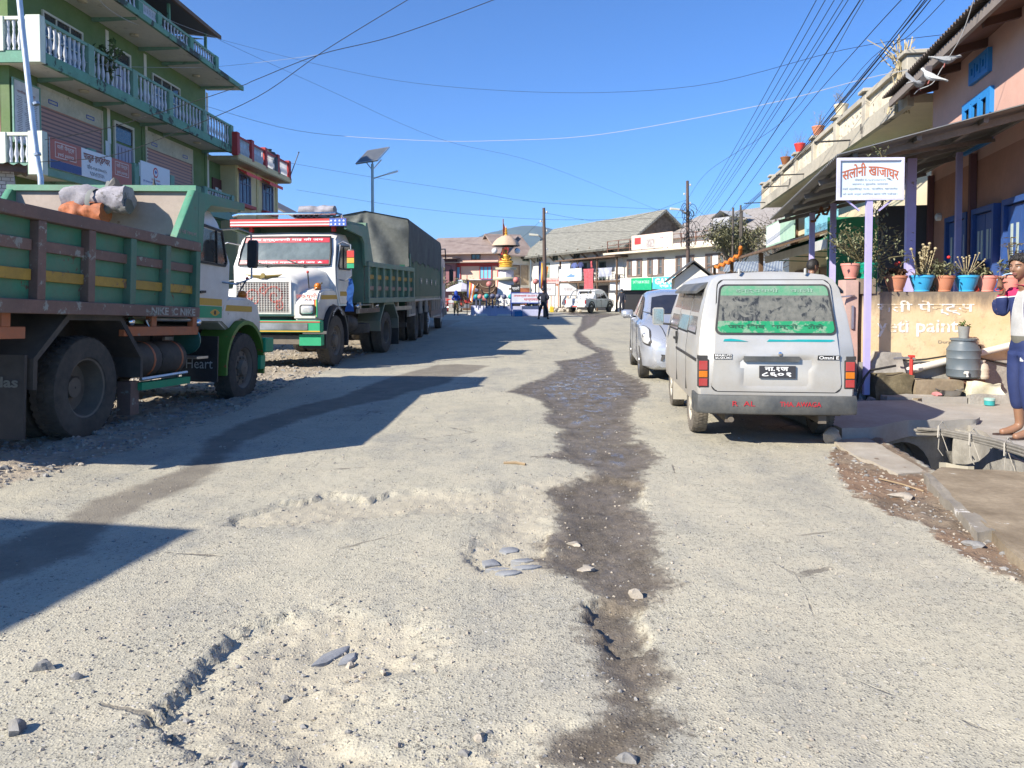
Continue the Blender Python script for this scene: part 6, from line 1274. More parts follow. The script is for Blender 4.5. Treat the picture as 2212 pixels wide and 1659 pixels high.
pn = thing('porch_screen', 'dark grey board screen closing the far end of the porch', 'screen', (5.43,7.0,0), R(75.96)); MB().box(5.75,5.82,.05,.78,.42,2.85).build('board', mat('dark grey board', (.055,.055,.06), .7, var=.2), pn); MB().box(5.73,5.75,.1,.75,1.5,1.54).build('batten', mat('batten', (.1,.08,.08), .7), pn)
rf = MB().loft([[(-.6,.45,4.62),(-.6,.45,4.70),(-.6,-7,6.6),(-.6,-7,6.5)], [(6.1,.55,4.62),(6.1,.55,4.70),(6.1,-7,6.6),(6.1,-7,6.5)]]).build('roof', mat('roof underside wood', (.16,.075,.045), .8, var=.3, streak=True), t); corr(rf, 'roof_sheet', mat('rusty dark tin', (.15,.12,.10), .6, .2, var=.3), (-.7,.58,4.73), (6.25,.66,4.73), (-.7,-7,6.68), 64, .022)
for x in (0, 1.1, 2.2, 3.3, 4.4, 5.5): MB().bar((x,.40,4.60),(x,-.2,4.74),.07,.1).build('rafter', mat('dark rafter', (.10,.045,.03), .8), rf)
MB().bar((-.6,.46,4.60),(6.1,.56,4.60),.05,.12).build('eave_board', mat('grey eave', (.2,.17,.15), .8), rf)
aw = thing('porch_awning', 'grey corrugated tin porch roof over the blue doors', 'awning', (5.43,7.0,0), R(75.96)); t = aw
corr(t, 'roof_sheet', mat('grey galvanised tin', (.20,.205,.20), .5, .3, var=.15, dust=((.25,.22,.18), .4)), (1.12,2.14,2.95), (8.82,2.26,2.95), (1.12,.02,3.47), 80, .016)
fr = mat('awning timber', (.20,.185,.165), .8, var=.3); k = MB()
for y, z in ((1.95,2.96),(1.3,3.11),(.65,3.27),(.06,3.42)): k.bar((1.2,y,z),(8.7,y,z),.05,.06)
for x in (1.4,2.9,4.4,5.9,7.4,8.6): k.bar((x,2.1,2.88),(x,.05,3.38),.05,.07)
k.bar((1.3,2.08,2.9),(2.8,.06,3.33),.04).build('frame', fr, t)
for (vx, Y, zb, w) in ((1963,10.05,.3,.11),(1797,14.4,.3,.1),(1752,15.6,.3,.1),(2066,10.6,.42,.07)):
    p = local(aw, ((vx-CX)/F*Y, Y, 0)); zt = 2.9+(2.05-p.y)*.235
    MB().box(p.x-w/2, p.x+w/2, p.y-w/2, p.y+w/2, zb, zt).build('post', lav, t)
gar = mat('marigold', (.62,.18,.02), .8, var=.3, scale=20); rg_ = mat('dry marigold', (.24,.09,.03), .8, var=.3)
def garland(label, pts, m, r=.035, n=60, grp=None):
    t = MB(); 
    for i in range(n):
        u = i/(n-1)*(len(pts)-1); j = min(int(u), len(pts)-2); p = Vector(pts[j]).lerp(Vector(pts[j+1]), u-j); t.ball(p+Vector((rnd.gauss(0,.006), rnd.gauss(0,.006), 0)), r*rnd.uniform(.8,1.2), 4)
    o = t.build('garland', m, smooth=60); tag(o, label, 'garland', grp); return o
garland('dry brown marigold string sagging under the far end of the porch awning', [at(x,y,13.6) for x,y in ((1752,478),(1760,478),(1768,465),(1774,447),(1778,462),(1786,463),(1792,447))], rg_, .02, 50)
gw = mat('dry straw', (.45,.38,.24), .85, var=.3)
# ---- cream house with roof balustrade
crm = mat('cream plaster', (.66,.57,.40), .85, var=.12, scale=1.2, dust=((.5,.43,.32), .4)); slabm = mat('mouldy concrete edge', (.42,.385,.31), .9, var=.25, scale=1.2, chip=((.10,.09,.075), .25, 1.6), bump=.3)
bl = NT('pierced balustrade'); q = bl; vv = q.voro(7.5); vx_ = q.voro(16); c_ = q.mix(q.rng(q.noise(1.6, 7, .7), .45, .65, 0, .7), (.70,.62,.47), (.36,.32,.25)); c_ = q.mix(q.rng(vv, .16, .2, .9, 0), c_, (.07,.06,.05)); q.bump(q.rng(vv, .1, .3), .8, .03); q.set(c_, .9, 0)
ch = thing('cream_house', 'cream house with stained roof terrace balustrade on the right', 'house', (7.58,12.9,0), R(80.57)); t = ch
MB().box(-.2,15.4,-8,0,0,4.55).build('wall', crm, t); s_ = MB().box(-.25,15.4,-8,.95,4.551,4.70).build('roof_slab', crm, t); rough(MB().box(-.28,15.45,.93,1.03,4.50,4.80).build('slab_edge', slabm, t), .012, 3, 10)
xs_ = [0,2.4,4.7,7.0,9.3,11.5,13.5,15.3]
for i, x in enumerate(xs_):
    MB().box(x-.13,x+.13,.72,1.0,4.7,5.38).box(x-.19,x+.19,.66,1.06,5.38,5.45).build('rail_post', slabm, t, bevel=.01)
    if i:
        b = MB().box(xs_[i-1]+.13,x-.13,.82,.92,4.72,5.26).build('balustrade', bl.m, t); MB().box(xs_[i-1]+.13,x-.13,.76,.99,5.26,5.36).build('handrail', slabm, b)
    if i in (1,3,4,6): MB().bar((x+.8,.9,4.62),(x+.8,1.75,4.60),.03).build('iron_bar', ink, t)
for x0, x1, z0, z1 in ((.5,1.4,3.2,4.2),(13.8,14.8,3.0,4.1),(10.6,11.6,3.0,4.1)): win(t, x0, x1, z0, z1, .003, wood, 2, .3)
for x, lb, m_, l_ in ((11.5,'cream stone pot with a dry tuft on the cream house balustrade',crm,50),(9.3,'ochre pot with a dead shrub on the cream house balustrade',terra,30),(7.0,'red painted pot with thin twigs on the cream house balustrade',redp,14),(13.5,'small brown pot with red flower at the far end of the balustrade',rg_,12)):
    x2 = {11.5:4.7,9.3:7.0,7.0:9.3,13.5:11.5}[x]; p0 = ch.matrix_basis @ Vector((x2,.86,5.45)); p = pot(lb, p0.x, p0.y, p0.z, .15, .26, m_, 0, 'pots on the cream house balustrade'); bush(p, l_*2, .2, .2, .45, .06, .012, dry, 12, .2)
sw = thing('straw_bundle', 'bundle of dry straw stalks tied at the near corner of the balustrade', 'straw', ch.matrix_basis @ Vector((.25,.95,5.0))); s_ = MB()
for k in range(40): a = rnd.gauss(0,.16); s_.tube([(rnd.gauss(0,.07)-.05,rnd.gauss(0,.04),-.5),(rnd.gauss(0,.05),0,.15),(a*.6,rnd.gauss(0,.05),.35+rnd.random()*.2),(a*(1.1 if k%4 else 2),rnd.gauss(0,.08),.35+rnd.random()*.45)], .011, 4)
s_.build('stalk', gw, sw)
bn_ = thing('blue_shop_board', 'pale blue shop board under the cream house', 'sign', (7.58,12.9,0), R(80.57)); MB().box(5.9,9.6,.6,.64,3.0,3.6).build('board', mat('pale blue board', (.22,.52,.60), .5), bn_); text('स्वास्थ्य क्लिनिक तथा फार्मेसी', flat('blue board text', (.12,.30,.38)), 'N', (7.7,.645,3.2), 3.2, .2, bn_, bold=0)
bn_ = thing('green_shop_board', 'half pale half green shop board at the far end of the cream house', 'sign', (7.58,12.9,0), R(80.57)); MB().box(11.2,16.5,.6,.64,3.15,3.95).build('board', mat('mint board', (.42,.62,.45), .5), bn_); MB().box(13.6,16.4,.641,.645,3.2,3.9).build('print', board_w, bn_)
ga = thing('green_awning', 'green awning with white valance in front of the cream house', 'awning', (7.58,12.9,0), R(80.57)); k = MB(); k.loft([[(3.0,.1,3.0),(11.0,.1,3.0)], [(3.0,.9,2.85),(11.0,.9,2.85)], [(3.0,1.5,2.55),(11.0,1.5,2.55)]], cap=False, closed=False).build('canopy', mat('green canopy', (.01,.20,.10), .6), ga); MB().box(3.0,11.0,1.5,1.52,2.35,2.56).build('valance', mat('grey valance', (.5,.5,.47), .7), ga)
k = MB()
for x in (3.05,5.7,8.3,10.95): k.bar((x,.1,2.95),(x,1.45,2.5),.03).bar((x,.1,2.4),(x,1.45,2.45),.025)
k.build('frame', mat('green frame', (.02,.12,.07), .6), ga); MB().box(3.0,3.04,.0,1.5,1.2,3.0).build('side_curtain', mat('green canopy', (.01,.2,.1)), ga)
for k, (x, w) in enumerate(((1.4,1.0),(3.6,1.2),(6.2,1.4),(9.0,1.4),(12.4,1.6))): f = MB().frame('Y', .003,.06, x,x+w, 0,2.2,.08).build('shop_door', wood, t); MB().box(x+.08,x+w-.08,.01,.035,0,2.12).build('leaf', mat('brown shutter wood', (.20,.11,.06), .7, var=.3), f)
la = thing('market_awning', 'dark low tin awning hung with marigolds along the far shops', 'awning', (0,0,0)); e0, e1 = Vector((5.98,17.6,2.5)), Vector((8.0,31.5,2.5)); corr(la, 'roof_sheet', tind, e0, e1, e0+Vector((2.0,-.3,.62)), 90, .015); k = MB()
for u in (0,.25,.5,.75,1): a = e0.lerp(e1,u); k.bar(a+Vector((0,0,-.04)), a+Vector((1.9,-.28,.55)), .05)
k.bar(e0-Vector((0,0,.03)), e1-Vector((0,0,.03)), .06).build('frame', wood, la); k = MB()
for u in (.22,.62,.98): a = e0.lerp(e1,u)+Vector((.25,0,0)); MB().box(a.x-.05,a.x+.05,a.y-.05,a.y+.05,0,2.5).build('post', wood, la)
gl_ = [at(x,y,22+i*.5) for i,(x,y) in enumerate(((1600,535),(1599,548),(1594,556),(1588,553),(1585,563),(1578,560),(1574,569),(1567,566),(1563,574),(1556,571),(1552,578),(1545,576)))]
garland('bright orange marigold garlands strung under the low market awning', gl_, gar, .05, 150)

def push(o, k=1.18):
    c = Vector((0,0,H)); o.location = c+(o.location-c)*k; o.scale = [v*k for v in o.scale]
for o in list(COL.objects):
    if o.parent is None and (o.name.split('.')[0] in ('pink_house','porch_screen','porch_awning','cream_house','blue_shop_board','green_shop_board','green_awning','market_awning','garland','straw_bundle') or o.get('group') == 'pots on the cream house balustrade'): push(o)
# ================================================================ FAR END OF THE SQUARE
def place(px, py, qx, qy):
    """facade frame from right end p to left end q as seen: local x runs p->q, local +y faces the viewer's side"""
    d = Vector((qx-px, qy-py, 0)); return Vector((px, py, 0)), math.atan2(d.y, d.x), d.length
whw = mat('whitewashed wall', (.70,.69,.64), .9, var=.1, scale=.8, dust=((.55,.50,.40), .3)); whs = mat('stained whitewash', (.66,.64,.56), .9, var=.12, scale=.8, chip=((.32,.29,.24), .14, 1.2)); pinkw = mat('peach wall', (.66,.43,.33), .85, var=.1, scale=1); mauve = mat('mauve wall', (.22,.10,.11), .85, var=.12)
slate_r = NT('slate roof'); q = slate_r; br = q.n('TexBrick'); q.put(br.inputs[0], q.scaled(1, 1, 1)); br.inputs['Scale'].default_value = 2.3; br.inputs['Mortar Size'].default_value = .05; br.inputs['Brick Width'].default_value = .7; br.inputs['Row Height'].default_value = .5
br.inputs['Color1'].default_value = (.20,.197,.165,1); br.inputs['Color2'].default_value = (.30,.295,.25,1); br.inputs['Mortar'].default_value = (.07,.07,.06,1); q.bump(br.outputs['Fac'], -.8, .06); q.set(q.mix(q.rng(q.noise(2.5,6,.7), .4, .7, 0, .6), br.outputs['Color'], (.22,.21,.17)), .9, 0)
brown_t = mat('brown tin roof', (.27,.20,.165), .65, .1, var=.2, scale=1.5, c2=(.36,.29,.25)); stonew = mat('rubble stone wall', (.20,.155,.11), .95, var=.5, scale=3, bump=1, bscale=5); greenw = mat('grey green wood', (.14,.20,.16), .75, var=.2); tanw = mat('tan wood', (.33,.26,.18), .8, var=.2, scale=4); orw = mat('orange wood door', (.40,.14,.07), .7, var=.2, scale=3)
def house(name, label, p, q, zw, wm, depth, cat='house'):
    loc, rz, L = place(*p, *q); t = thing(name, label, cat, loc, rz); MB().box(0, L, -depth, 0, 0, zw).build('wall', wm, t); return t, L
def gable_roof(t, L, zw, depth, rise, m, over=.6, ends=.4, th=.12, rm=wood):
    r = MB().loft([[(x, over, zw-over*rise/(depth/2)), (x, -depth/2, zw+rise), (x, -depth-over, zw-over*rise/(depth/2)), (x, -depth-over, zw-over*rise/(depth/2)+th), (x, -depth/2, zw+rise+th*1.3), (x, over, zw-over*rise/(depth/2)+th)] for x in (-ends, L+ends)]).build('roof', m, t)
    MB().prism([(0, zw+.001),(-depth/2, zw+rise-.02),(-depth, zw+.001)], 'X', .02, L-.02).build('gable_wall', rm, t); return r
# slate roofed house
t, L = house('slate_roofed_house', 'long whitewashed house under a big grey slate roof with washing on its balcony', (9.44,60.5), (1.93,78), 5.75, whw, 5.6); HS = t
gable_roof(t, L, 5.75, 5.6, 2.15, slate_r.m, 1.1, .5, .16, stonew)
for i in range(9):
    x = 1+i*(L-2)/8; MB().bar((x,.02,4.5),(x,.95,5.3),.1,.12).build('roof_strut', wood_l, t)
for x in (3.4, 9.2, 13.5, 17): win(t, x-.55, x+.55, 4.55, 5.3, .003, greenw, 2, 0)
for x in (15.3,): w = win(t, x-.55, x+.55, 2.5, 4.4, .003, greenw, 2, .5, gm=mat('pale shutter', (.35,.38,.34), .7)); MB().box(x-.5,x+.5,.05,.07,2.6,3.3).build('lattice', greenw, w)
MB().box(.2, 10.2, .003, 1.3, 2.35, 2.5).build('balcony_floor', wood, t); bl_ = MB()
for x in [.3+i*.55 for i in range(19)]: bl_.box(x-.02, x+.02, 1.22, 1.26, 2.5, 3.45)
for z in (2.75, 3.0, 3.2, 3.45): bl_.box(.25, 10.2, 1.22, 1.26, z-.02, z+.02)
bl_.build('balcony_rail', steel, t)
for x in (.3, 3.4, 6.6, 10.1): MB().box(x-.06, x+.06, 1.15, 1.27, 0, 4.3).build('balcony_post', wood, t)
MB().box(0, 10.4, .003, 1.6, 4.3, 4.4).build('balcony_roof', wood, t)
for x in (1.2, 4.6, 7.9): d = MB().frame('Y', .003, .08, x-.5, x+.5, 2.5, 4.1, .08).build('door', greenw, t); MB().box(x-.42, x+.42, .005, .03, 2.5, 4.02).build('leaf', mat('dark green leaf', (.03,.05,.045), .7), d)
for x, m_ in ((11.6, orw), (13.6, orw), (15.8, orw)):
    d = MB().frame('Y', .003, .08, x-.8, x+.8, 0, 2.3, .09).build('door', orw, t)
    for i in range(4):
        for j in range(2): MB().box(x-.66+i*.35, x-.42+i*.35, .03, .045, .35+j*.95, 1.1+j*.95).build('glass', paper, d)
MB().box(11, 16.5, .09, .12, 2.35, 2.95).build('shop_sign', mat('pink shop sign', (.62,.36,.34), .6), t); text('सुनिता किराना पसल', redp, 'N', (13.7,.125,2.65), 3.2, .3, t)
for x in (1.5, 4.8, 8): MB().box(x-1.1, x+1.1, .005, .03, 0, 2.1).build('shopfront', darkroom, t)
def cloth(name, label, t0, x, z, w, h, m, y=1.3, grp='washing on the balcony line'):
    o = thing(name, label, 'clothing', t0.matrix_basis @ Vector((x,y,z)), t0.rotation_euler.z, grp); k = MB()
    k.loft([[(-w/2+w*i/8, .05*math.sin(i*1.9+j*.6), -h*j/6) for i in range(9)] for j in range(7)], cap=False, closed=False)
    if w > .5 and name == 'shirt': k.loft([[(s*w/2, 0, 0),(s*w/2,0.02,-h*.3)] if False else (s*w*.5+s*.0, 0, 0) for s in (1,)]*1 and [[(w/2,0,-.02),(w/2,0,-.28)],[(w/2+.25,.03,-.2),(w/2+.2,.03,-.45)]], cap=False, closed=False).loft([[(-w/2,0,-.02),(-w/2,0,-.28)],[(-w/2-.25,.03,-.2),(-w/2-.2,.03,-.45)]], cap=False, closed=False)
    k.build('fabric', m, o, smooth=60); return o
den = mat('blue cloth', (.09,.12,.30), .9, var=.2); redk = mat('red woven cloth', (.46,.05,.07), .9, var=.4, scale=9, c2=(.62,.16,.18)); wcl = mat('white cloth', (.68,.68,.68), .9)
cloth('shirt', 'blue checked shirt hanging left on the balcony line', HS, 7.2, 4.1, .6, .8, den); cloth('shirt', 'darker blue shirt hanging in the middle of the balcony line', HS, 6.1, 4.1, .6, .85, mat('navy cloth', (.04,.05,.14), .9)); cloth('trousers', 'black and white clothes at the left end of the balcony line', HS, 10.0, 3.9, .7, 1.1, mat('black cloth', (.03,.03,.04), .9)); cloth('vest', 'white shirt hung by the black clothes on the balcony line', HS, 8.9, 4.0, .6, .9, wcl); cloth('scarf', 'small crimson cloth hung near the right end of the balcony line', HS, 4.2, 4.2, .3, .6, redk)
cloth('blanket', 'long red fringed cloth draped over the balcony rail', HS, 4.6, 3.5, 1.7, 2.1, redk, 1.36); cloth('bedding', 'heap of grey and blue bedding over the right of the balcony rail', HS, 1.9, 3.5, 2.2, .7, mat('bedding', (.35,.37,.45), .9, var=.5, scale=2), 1.34)
bn_ = thing('balcony_banner', 'white printed banner tied along the balcony rail', 'banner', HS.location, HS.rotation_euler.z); MB().box(5.9,10.1,1.30,1.33,2.55,3.6).build('banner', mat('pale banner', (.66,.70,.72), .6), bn_); MB().add([(7,1.335,3.0),(7.8,1.335,3.15),(8.6,1.335,2.95),(8.4,1.335,2.85),(7.2,1.335,2.85)], [(0,1,2,3,4)]).build('print', mat('banner print', (.14,.25,.45)), bn_)
# whitewashed middle house with tin roof
t, L = house('tin_roofed_house', 'old peeling whitewashed house with tan shutters behind the monument', (1.85,78), (-1.3,76.8), 5.6, whs, 7); gable_roof(t, L, 5.6, 7, 1.9, brown_t, .9, .3)
w = win(t, .2, 1.05, 2.3, 4.3, .003, tanw, 1, .45, gm=tanw); w = win(t, 1.15, 2.05, 2.3, 4.3, .003, wood, 1, .45, gm=tanw)
for x in (.5, 2.4): win(t, x-.35, x+.35, 4.7, 5.35, .003, greenw, 2, 0)
MB().box(.1,3.1,.005,.05,0,2.0).build('shop_shutter', orw, t)
for k in range(2): o = thing('shop_board', ('square white shop board left of the pair by the monument','square white shop board right of the pair by the monument')[k], 'sign', (3.2-k*1.75*-1+0, 70-k*2.2, 0)); MB().box(-.75,.75,-.03,.03,1.25,2.35).build('board', board_w, o); MB().frame('Y', -.04,.04,-.78,.78,1.22,2.38,.05).build('frame', ink, o); MB().box(-.7,-.65,-.02,.02,0,1.25).box(.65,.7,-.02,.02,0,1.25).build('leg', ink, o); text('पसल', mat('pale grey print', (.45,.40,.40)), 'S', (0,-.035,1.8), .8, .3, o)
# pink house at the left
t, L = house('peach_house', 'peach painted house with blue windows and brown roof left of the monument', (-1.25,70), (-8.2,72.5), 5.3, pinkw, 8); PH = t; gable_roof(t, L, 5.3, 8, 1.5, brown_t, .7, .5, .1, mat('grey gable', (.16,.16,.17), .9, var=.2))
MB().box(-.3, L+.5, .003, .9, 4.25, 4.33).build('lean_to_roof', brown_t, t); MB().box(0, L, .004, .05, 3.95, 4.24).build('red_band', red_t, t)
for x in (1.2, 4.3): f = win(t, x-.6, x+.6, 2.75, 3.95, .051, red_t, 3, 0, .06, gm=mat('sky blue shutters', (.14,.42,.62), .6))
for x in (2.2, 6.5): win(t, x-.45, x+.45, 4.55, 5.1, .003, wood, 2, 0)
for x in (0, L): MB().box(x-.06,x+.06,.004,.08,0,4.2).build('red_corner', red_t, t)
MB().box(0, L, .005, .06, 0, 1.95).build('shop_front', mat('brown shop fronts', (.075,.04,.03), .8, var=.4, scale=1), t); MB().box(-.2, L+.3, .06, 1.5, 1.98, 2.06).build('shop_canopy', tin, t)
MB().box(1.6, 4.6, .1,.14, 2.1, 2.72).build('shop_sign', mat('pale blue sign', (.52,.66,.74), .5), t); MB().box(.4,1.55,.1,.14,2.1,2.74).build('shop_sign', navy, t); text('२४', board_w, 'N', (.9,.145,2.4), .5, .3, t)
t, L = house('mauve_house', 'dark mauve house front with railing and red cans, left of the peach house', (-5.2,71), (-10.5,72.9), 4.6, mauve, 6); MB().box(-.2,L,.003,1.2,2.0,2.1).build('gallery_floor', wood, t); k = MB()
for z in (2.4,2.7,3.0): k.box(0,L,1.14,1.18,z-.03,z+.03)
for i in range(5): k.box(i*L/4-.03,i*L/4+.03,1.14,1.18,2.1,3.05)
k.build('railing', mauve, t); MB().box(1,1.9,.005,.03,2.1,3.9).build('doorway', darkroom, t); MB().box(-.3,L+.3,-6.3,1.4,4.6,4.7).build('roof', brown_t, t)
for k, (x, m_, lb) in enumerate(((3.0,redp,'red plastic can on the gallery of the mauve house'),(2.0,bluep,'blue plastic bundle on the gallery of the mauve house'))): o = thing('plastic_can', lb, 'can', t.matrix_basis @ Vector((x,.9,2.1))); MB().lathe([(.28,0),(.3,.1),(.3,.6),(.15,.75),(.1,.85)], 14).build('can', m_, o, smooth=40); MB().lathe([(.11,.84),(.11,.9)], 10).build('cap', ink, o)
PHs = [o for o in COL.objects if o.name.split('.')[0] in ('peach_house','mauve_house','plastic_can')]
for o in PHs: push(o, 1.09)
# hotel
t, L = house('hotel_building', 'cream two storey hotel with flat railed roof and sign boards at the right', (13.7,50.8), (8.3,62), 4.5, mat('cream hotel wall', (.72,.67,.56), .9, var=.08, scale=1, dust=((.55,.48,.36), .25)), 7); HT = t
MB().box(-.3, L+.4, -7, .9, 4.5, 4.66).build('roof_slab', mat('pale slab edge', (.62,.54,.42), .9, var=.2), t); k = MB()
for x in [i*L/8 for i in range(9)]: k.box(x-.03,x+.03,.7,.76,4.66,5.6)
for z in (4.95,5.25,5.58): k.box(0,L,.71,.75,z-.02,z+.02)
k.build('roof_railing', mat('brown rail', (.18,.09,.06), .7), t)
for x in (.4, 3.6, 7.0, 9.7):
    w = win(t, x-1.0, x+1.0, 2.72, 4.1, .003, mat('brown grey window', (.20,.145,.12), .7), 3, .0, .07, fw=.10, gm=mat('dull pane', (.10,.11,.115), .2, var=.3)); MB().box(x-.27,x+.27,.02,.045,2.8,4.02).build('curtain', wcl, w)
    for i in (-1,1): MB().frame('Y', .02,.06, x+i*.63-.24, x+i*.63+.24, 2.82, 4.0, .07).box(x+i*.63-.2, x+i*.63+.2, .02,.05,3.38,3.44).build('sash', mat('brown grey window', (.2,.15,.12)), w)
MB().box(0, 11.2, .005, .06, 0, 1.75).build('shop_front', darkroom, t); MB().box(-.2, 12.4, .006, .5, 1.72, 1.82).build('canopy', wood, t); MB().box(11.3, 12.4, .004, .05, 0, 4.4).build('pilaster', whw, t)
sg = thing('hotel_sign', 'bright blue hotel name board on the cream hotel', 'sign', HT.location, HT.rotation_euler.z); MB().box(.1,6.6,.52,.58,1.75,2.62).build('board', mat('cyan board', (.07,.42,.62), .5), sg); text('GANGA HOTEL', whitep, 'N', (3.35,.585,2.32), 5.9, .44, sg, bold=.03); text('एण्ड लज  खाना खाजा', whitep, 'N', (3.35,.585,1.95), 4.8, .2, sg)
sg = thing('green_sign', 'white and green shop board left of the hotel name board', 'sign', HT.location, HT.rotation_euler.z); MB().box(6.75,9.35,.52,.57,1.7,2.6).build('board', mat('emerald board', (.01,.36,.16), .5), sg); MB().box(9.37,12.3,.52,.57,1.7,2.6).build('white_board', board_w, sg); text('SATYAM MOBILE', mat('pale green text', (.4,.7,.5)), 'N', (8.05,.575,2.3), 2.1, .22, sg)
sg = thing('roof_billboard', 'peach and white billboard on the hotel roof rail', 'billboard', HT.location, HT.rotation_euler.z); MB().box(3.9,8.9,.8,.86,4.72,5.78).build('board', mat('peach board', (.72,.56,.46), .6, var=.06), sg); MB().box(7.7,8.5,.865,.87,5.1,5.6).build('red_logo', tredp, sg); MB().box(4.05,5.8,.865,.87,4.8,5.7).build('white_print', board_w, sg); MB().box(6.0,7.0,.865,.87,4.8,5.4).build('picture', mat('product print', (.45,.4,.38), .6, var=.6, scale=5), sg); text('रु केही एउटा', redp, 'N', (4.95,.875,5.4), 1.3, .2, sg)
rfh = thing('roof_house', 'tin roofed upper rooms behind the hotel roof terrace', 'house', HT.location+Vector((1.2,1.2,0)), HT.rotation_euler.z); MB().box(-2,L-2,-6,-1.6,4.67,5.9).build('wall', whw, rfh); corr(rfh, 'roof', mat('silvery tin roof', (.34,.30,.26), .6, .2, var=.2, c2=(.45,.42,.4)), (-2.4,-1.1,5.7),(L-1.6,-1.1,5.7),(-2.4,-6,7.9), 60, .03)
MB().box(1.5,3.2,-2.2,-1.0,5.3,6.8).build('dormer', mat('grey dormer', (.35,.36,.38), .7), rfh); MB().loft([[(1.3,-.9,6.8),(2.35,-.9,7.3),(3.4,-.9,6.8)],[(1.3,-3,6.8),(2.35,-3,7.3),(3.4,-3,6.8)]], cap=False, closed=False).build('dormer_roof', mat('silvery tin', (.5,.5,.48), .5, .3), rfh)
# rubble, boxes and clutter at the hotel foot
pl = thing('rubble_pile', 'heap of broken building stone in front of the slate roofed house', 'rubble', (6.0,59.4,0)) if False else None
k = MB()
for i in range(90): a = rnd.gauss(0,.75); b_ = rnd.gauss(0,.45); k.mi(i % 2).rock((a,b_,.08+max(0,.5-abs(a)*.3-abs(b_)*.5)*rnd.random()), rnd.uniform(.09,.2), .75)
o = k.build('rubble_pile', [stone_t, mat('pale stone', (.5,.45,.37), .9, var=.3)], smooth=45); o.location = (gp(1205,672).x, 60, 0); tag(o, 'heap of pale broken stone between the policeman and the pickup', 'rubble pile'); struct(o, 'stuff')
for k, (vx, Y, m_, lb) in enumerate(((1192,58.5,mat('yellow can', (.62,.45,.03), .5),'yellow jerrycan at the right end of the stone heap'),(1421,54,mat('yellow can', (.62,.45,.03)),'yellow jerrycan by the boxes at the hotel door'))):
    o = thing('jerrycan', lb, 'jerrycan', ((vx-CX)/F*Y, Y, 0)); MB().box(-.16,.16,-.12,.12,0,.42).build('can', m_, o, bevel=.04); MB().lathe([(.04,.42),(.04,.5)], 8, (.08,0,0)).build('spout', m_, o); MB().tube([(-.12,0,.42),(-.08,0,.49),(.02,0,.49)], .02).build('handle', m_, o)
card = mat('cardboard', (.40,.27,.16), .85, var=.15)
for k, (vx, z, w, h, lb) in enumerate(((1436,.95,.55,.45,'cardboard box on top of the stack by the hotel'),(1440,.5,.7,.42,'wide cardboard box in the middle of the hotel stack'),(1446,.05,.8,.42,'lowest cardboard box of the hotel stack'),(1470,.02,.4,.35,'small cardboard box right of the black bundle'))):
    Y = 53.6; o = thing('cardboard_box', lb, 'box', ((vx-CX)/F*Y, Y, z), R(10*k)); MB().box(-w/2,w/2,-.25,.25,0,h).build('carton', card, o); MB().box(-w/2-.005,w/2+.005,-.04,.04,h*.2,h+.004).build('tape', mat('tape', (.5,.4,.25), .5), o)
k = MB()
for i in range(30): k.rock((rnd.gauss(0,.3),rnd.gauss(0,.2),.15+rnd.random()*.9), rnd.uniform(.12,.26), .8)
o = k.build('black_bundle', mat('black sacks', (.05,.05,.055), .6, var=.5, scale=5, c2=(.2,.19,.18)), smooth=50); o.location = ((1458-CX)/F*53, 53, 0); tag(o, 'pile of black sacks beside the cardboard boxes', 'bundle')
# white kiosk with tin gable
ks = thing('white_kiosk', 'small white kiosk with dark gabled tin roof behind the hatchback', 'kiosk', ((1497-CX)/F*40, 40, 0), R(-8)); MB().prism([(-.95,0),(.95,0),(.95,2.2),(0,2.95),(-.95,2.2)], 'Y', 0, 2.5).build('wall', whw, ks); k = MB()
for s in (-1,1): k.loft([[(0,-.4,3.08),(s*1.35,-.4,2.02),(s*1.35,-.4,2.08),(0,-.4,3.15)], [(0,2.8,3.08),(s*1.35,2.8,2.02),(s*1.35,2.8,2.08),(0,2.8,3.15)]])
k.build('roof', tind, ks); MB().box(-.35,.35,-.01,.0,0,1.8).build('door', bluep, ks)
tk_ = thing('tin_hut', 'pale corrugated tin hut roof under the market awning', 'hut', ((1625-CX)/F*38, 38, 0), R(-20)); MB().box(-1.2,1.2,0,2.4,0,2.5).build('wall', tin, tk_); corr(tk_, 'roof', mat('bright tin', (.46,.5,.5), .45, .4), (-1.4,-.3,2.5),(1.4,-.3,2.5),(-1.4,2.6,3.1), 20, .03)
# ---- monument
mo = thing('monument', 'white tapered monument with a golden seated statue under a parasol', 'monument', (gp(1092,684).x, 51.5, 0)); t = mo; mw = mat('bright white plaster', (.78,.78,.76), .7, var=.04)
MB().loft([[(-k,-k,z),(k,-k,z),(k,k,z),(-k,k,z)] for k, z in ((.72,0),(.72,.7),(.62,1.2),(.48,2.3))]).build('plinth', mw, t, bevel=.02); MB().box(.2,.42,-.56,-.5,1.2,1.8).build('plaque', mat('brown plaque', (.12,.09,.06), .5), t)
dsk = mat('floral disc', (.62,.60,.55), .6, var=.3, scale=9, c2=(.55,.50,.22)); MB().lathe([(.5,2.3),(.86,2.32),(.9,2.42),(.86,2.52),(.4,2.53)], 24).build('lower_disc', dsk, t, smooth=40); MB().lathe([(.5,2.53),(.52,3.0)], 8).build('drum', mat('lilac white', (.60,.57,.66), .7), t); MB().lathe([(.5,3.0),(.7,3.02),(.72,3.16),(.5,3.18)], 24).build('upper_disc', dsk, t, smooth=40)
gold = mat('gold paint', (.70,.40,.06), .4, .25, var=.25, scale=6); MB().lathe([(.44,3.18),(.47,3.24),(.42,3.30),(.45,3.38),(.40,3.45),(.1,3.46)], 18).build('lotus_base', gold, t, smooth=50)
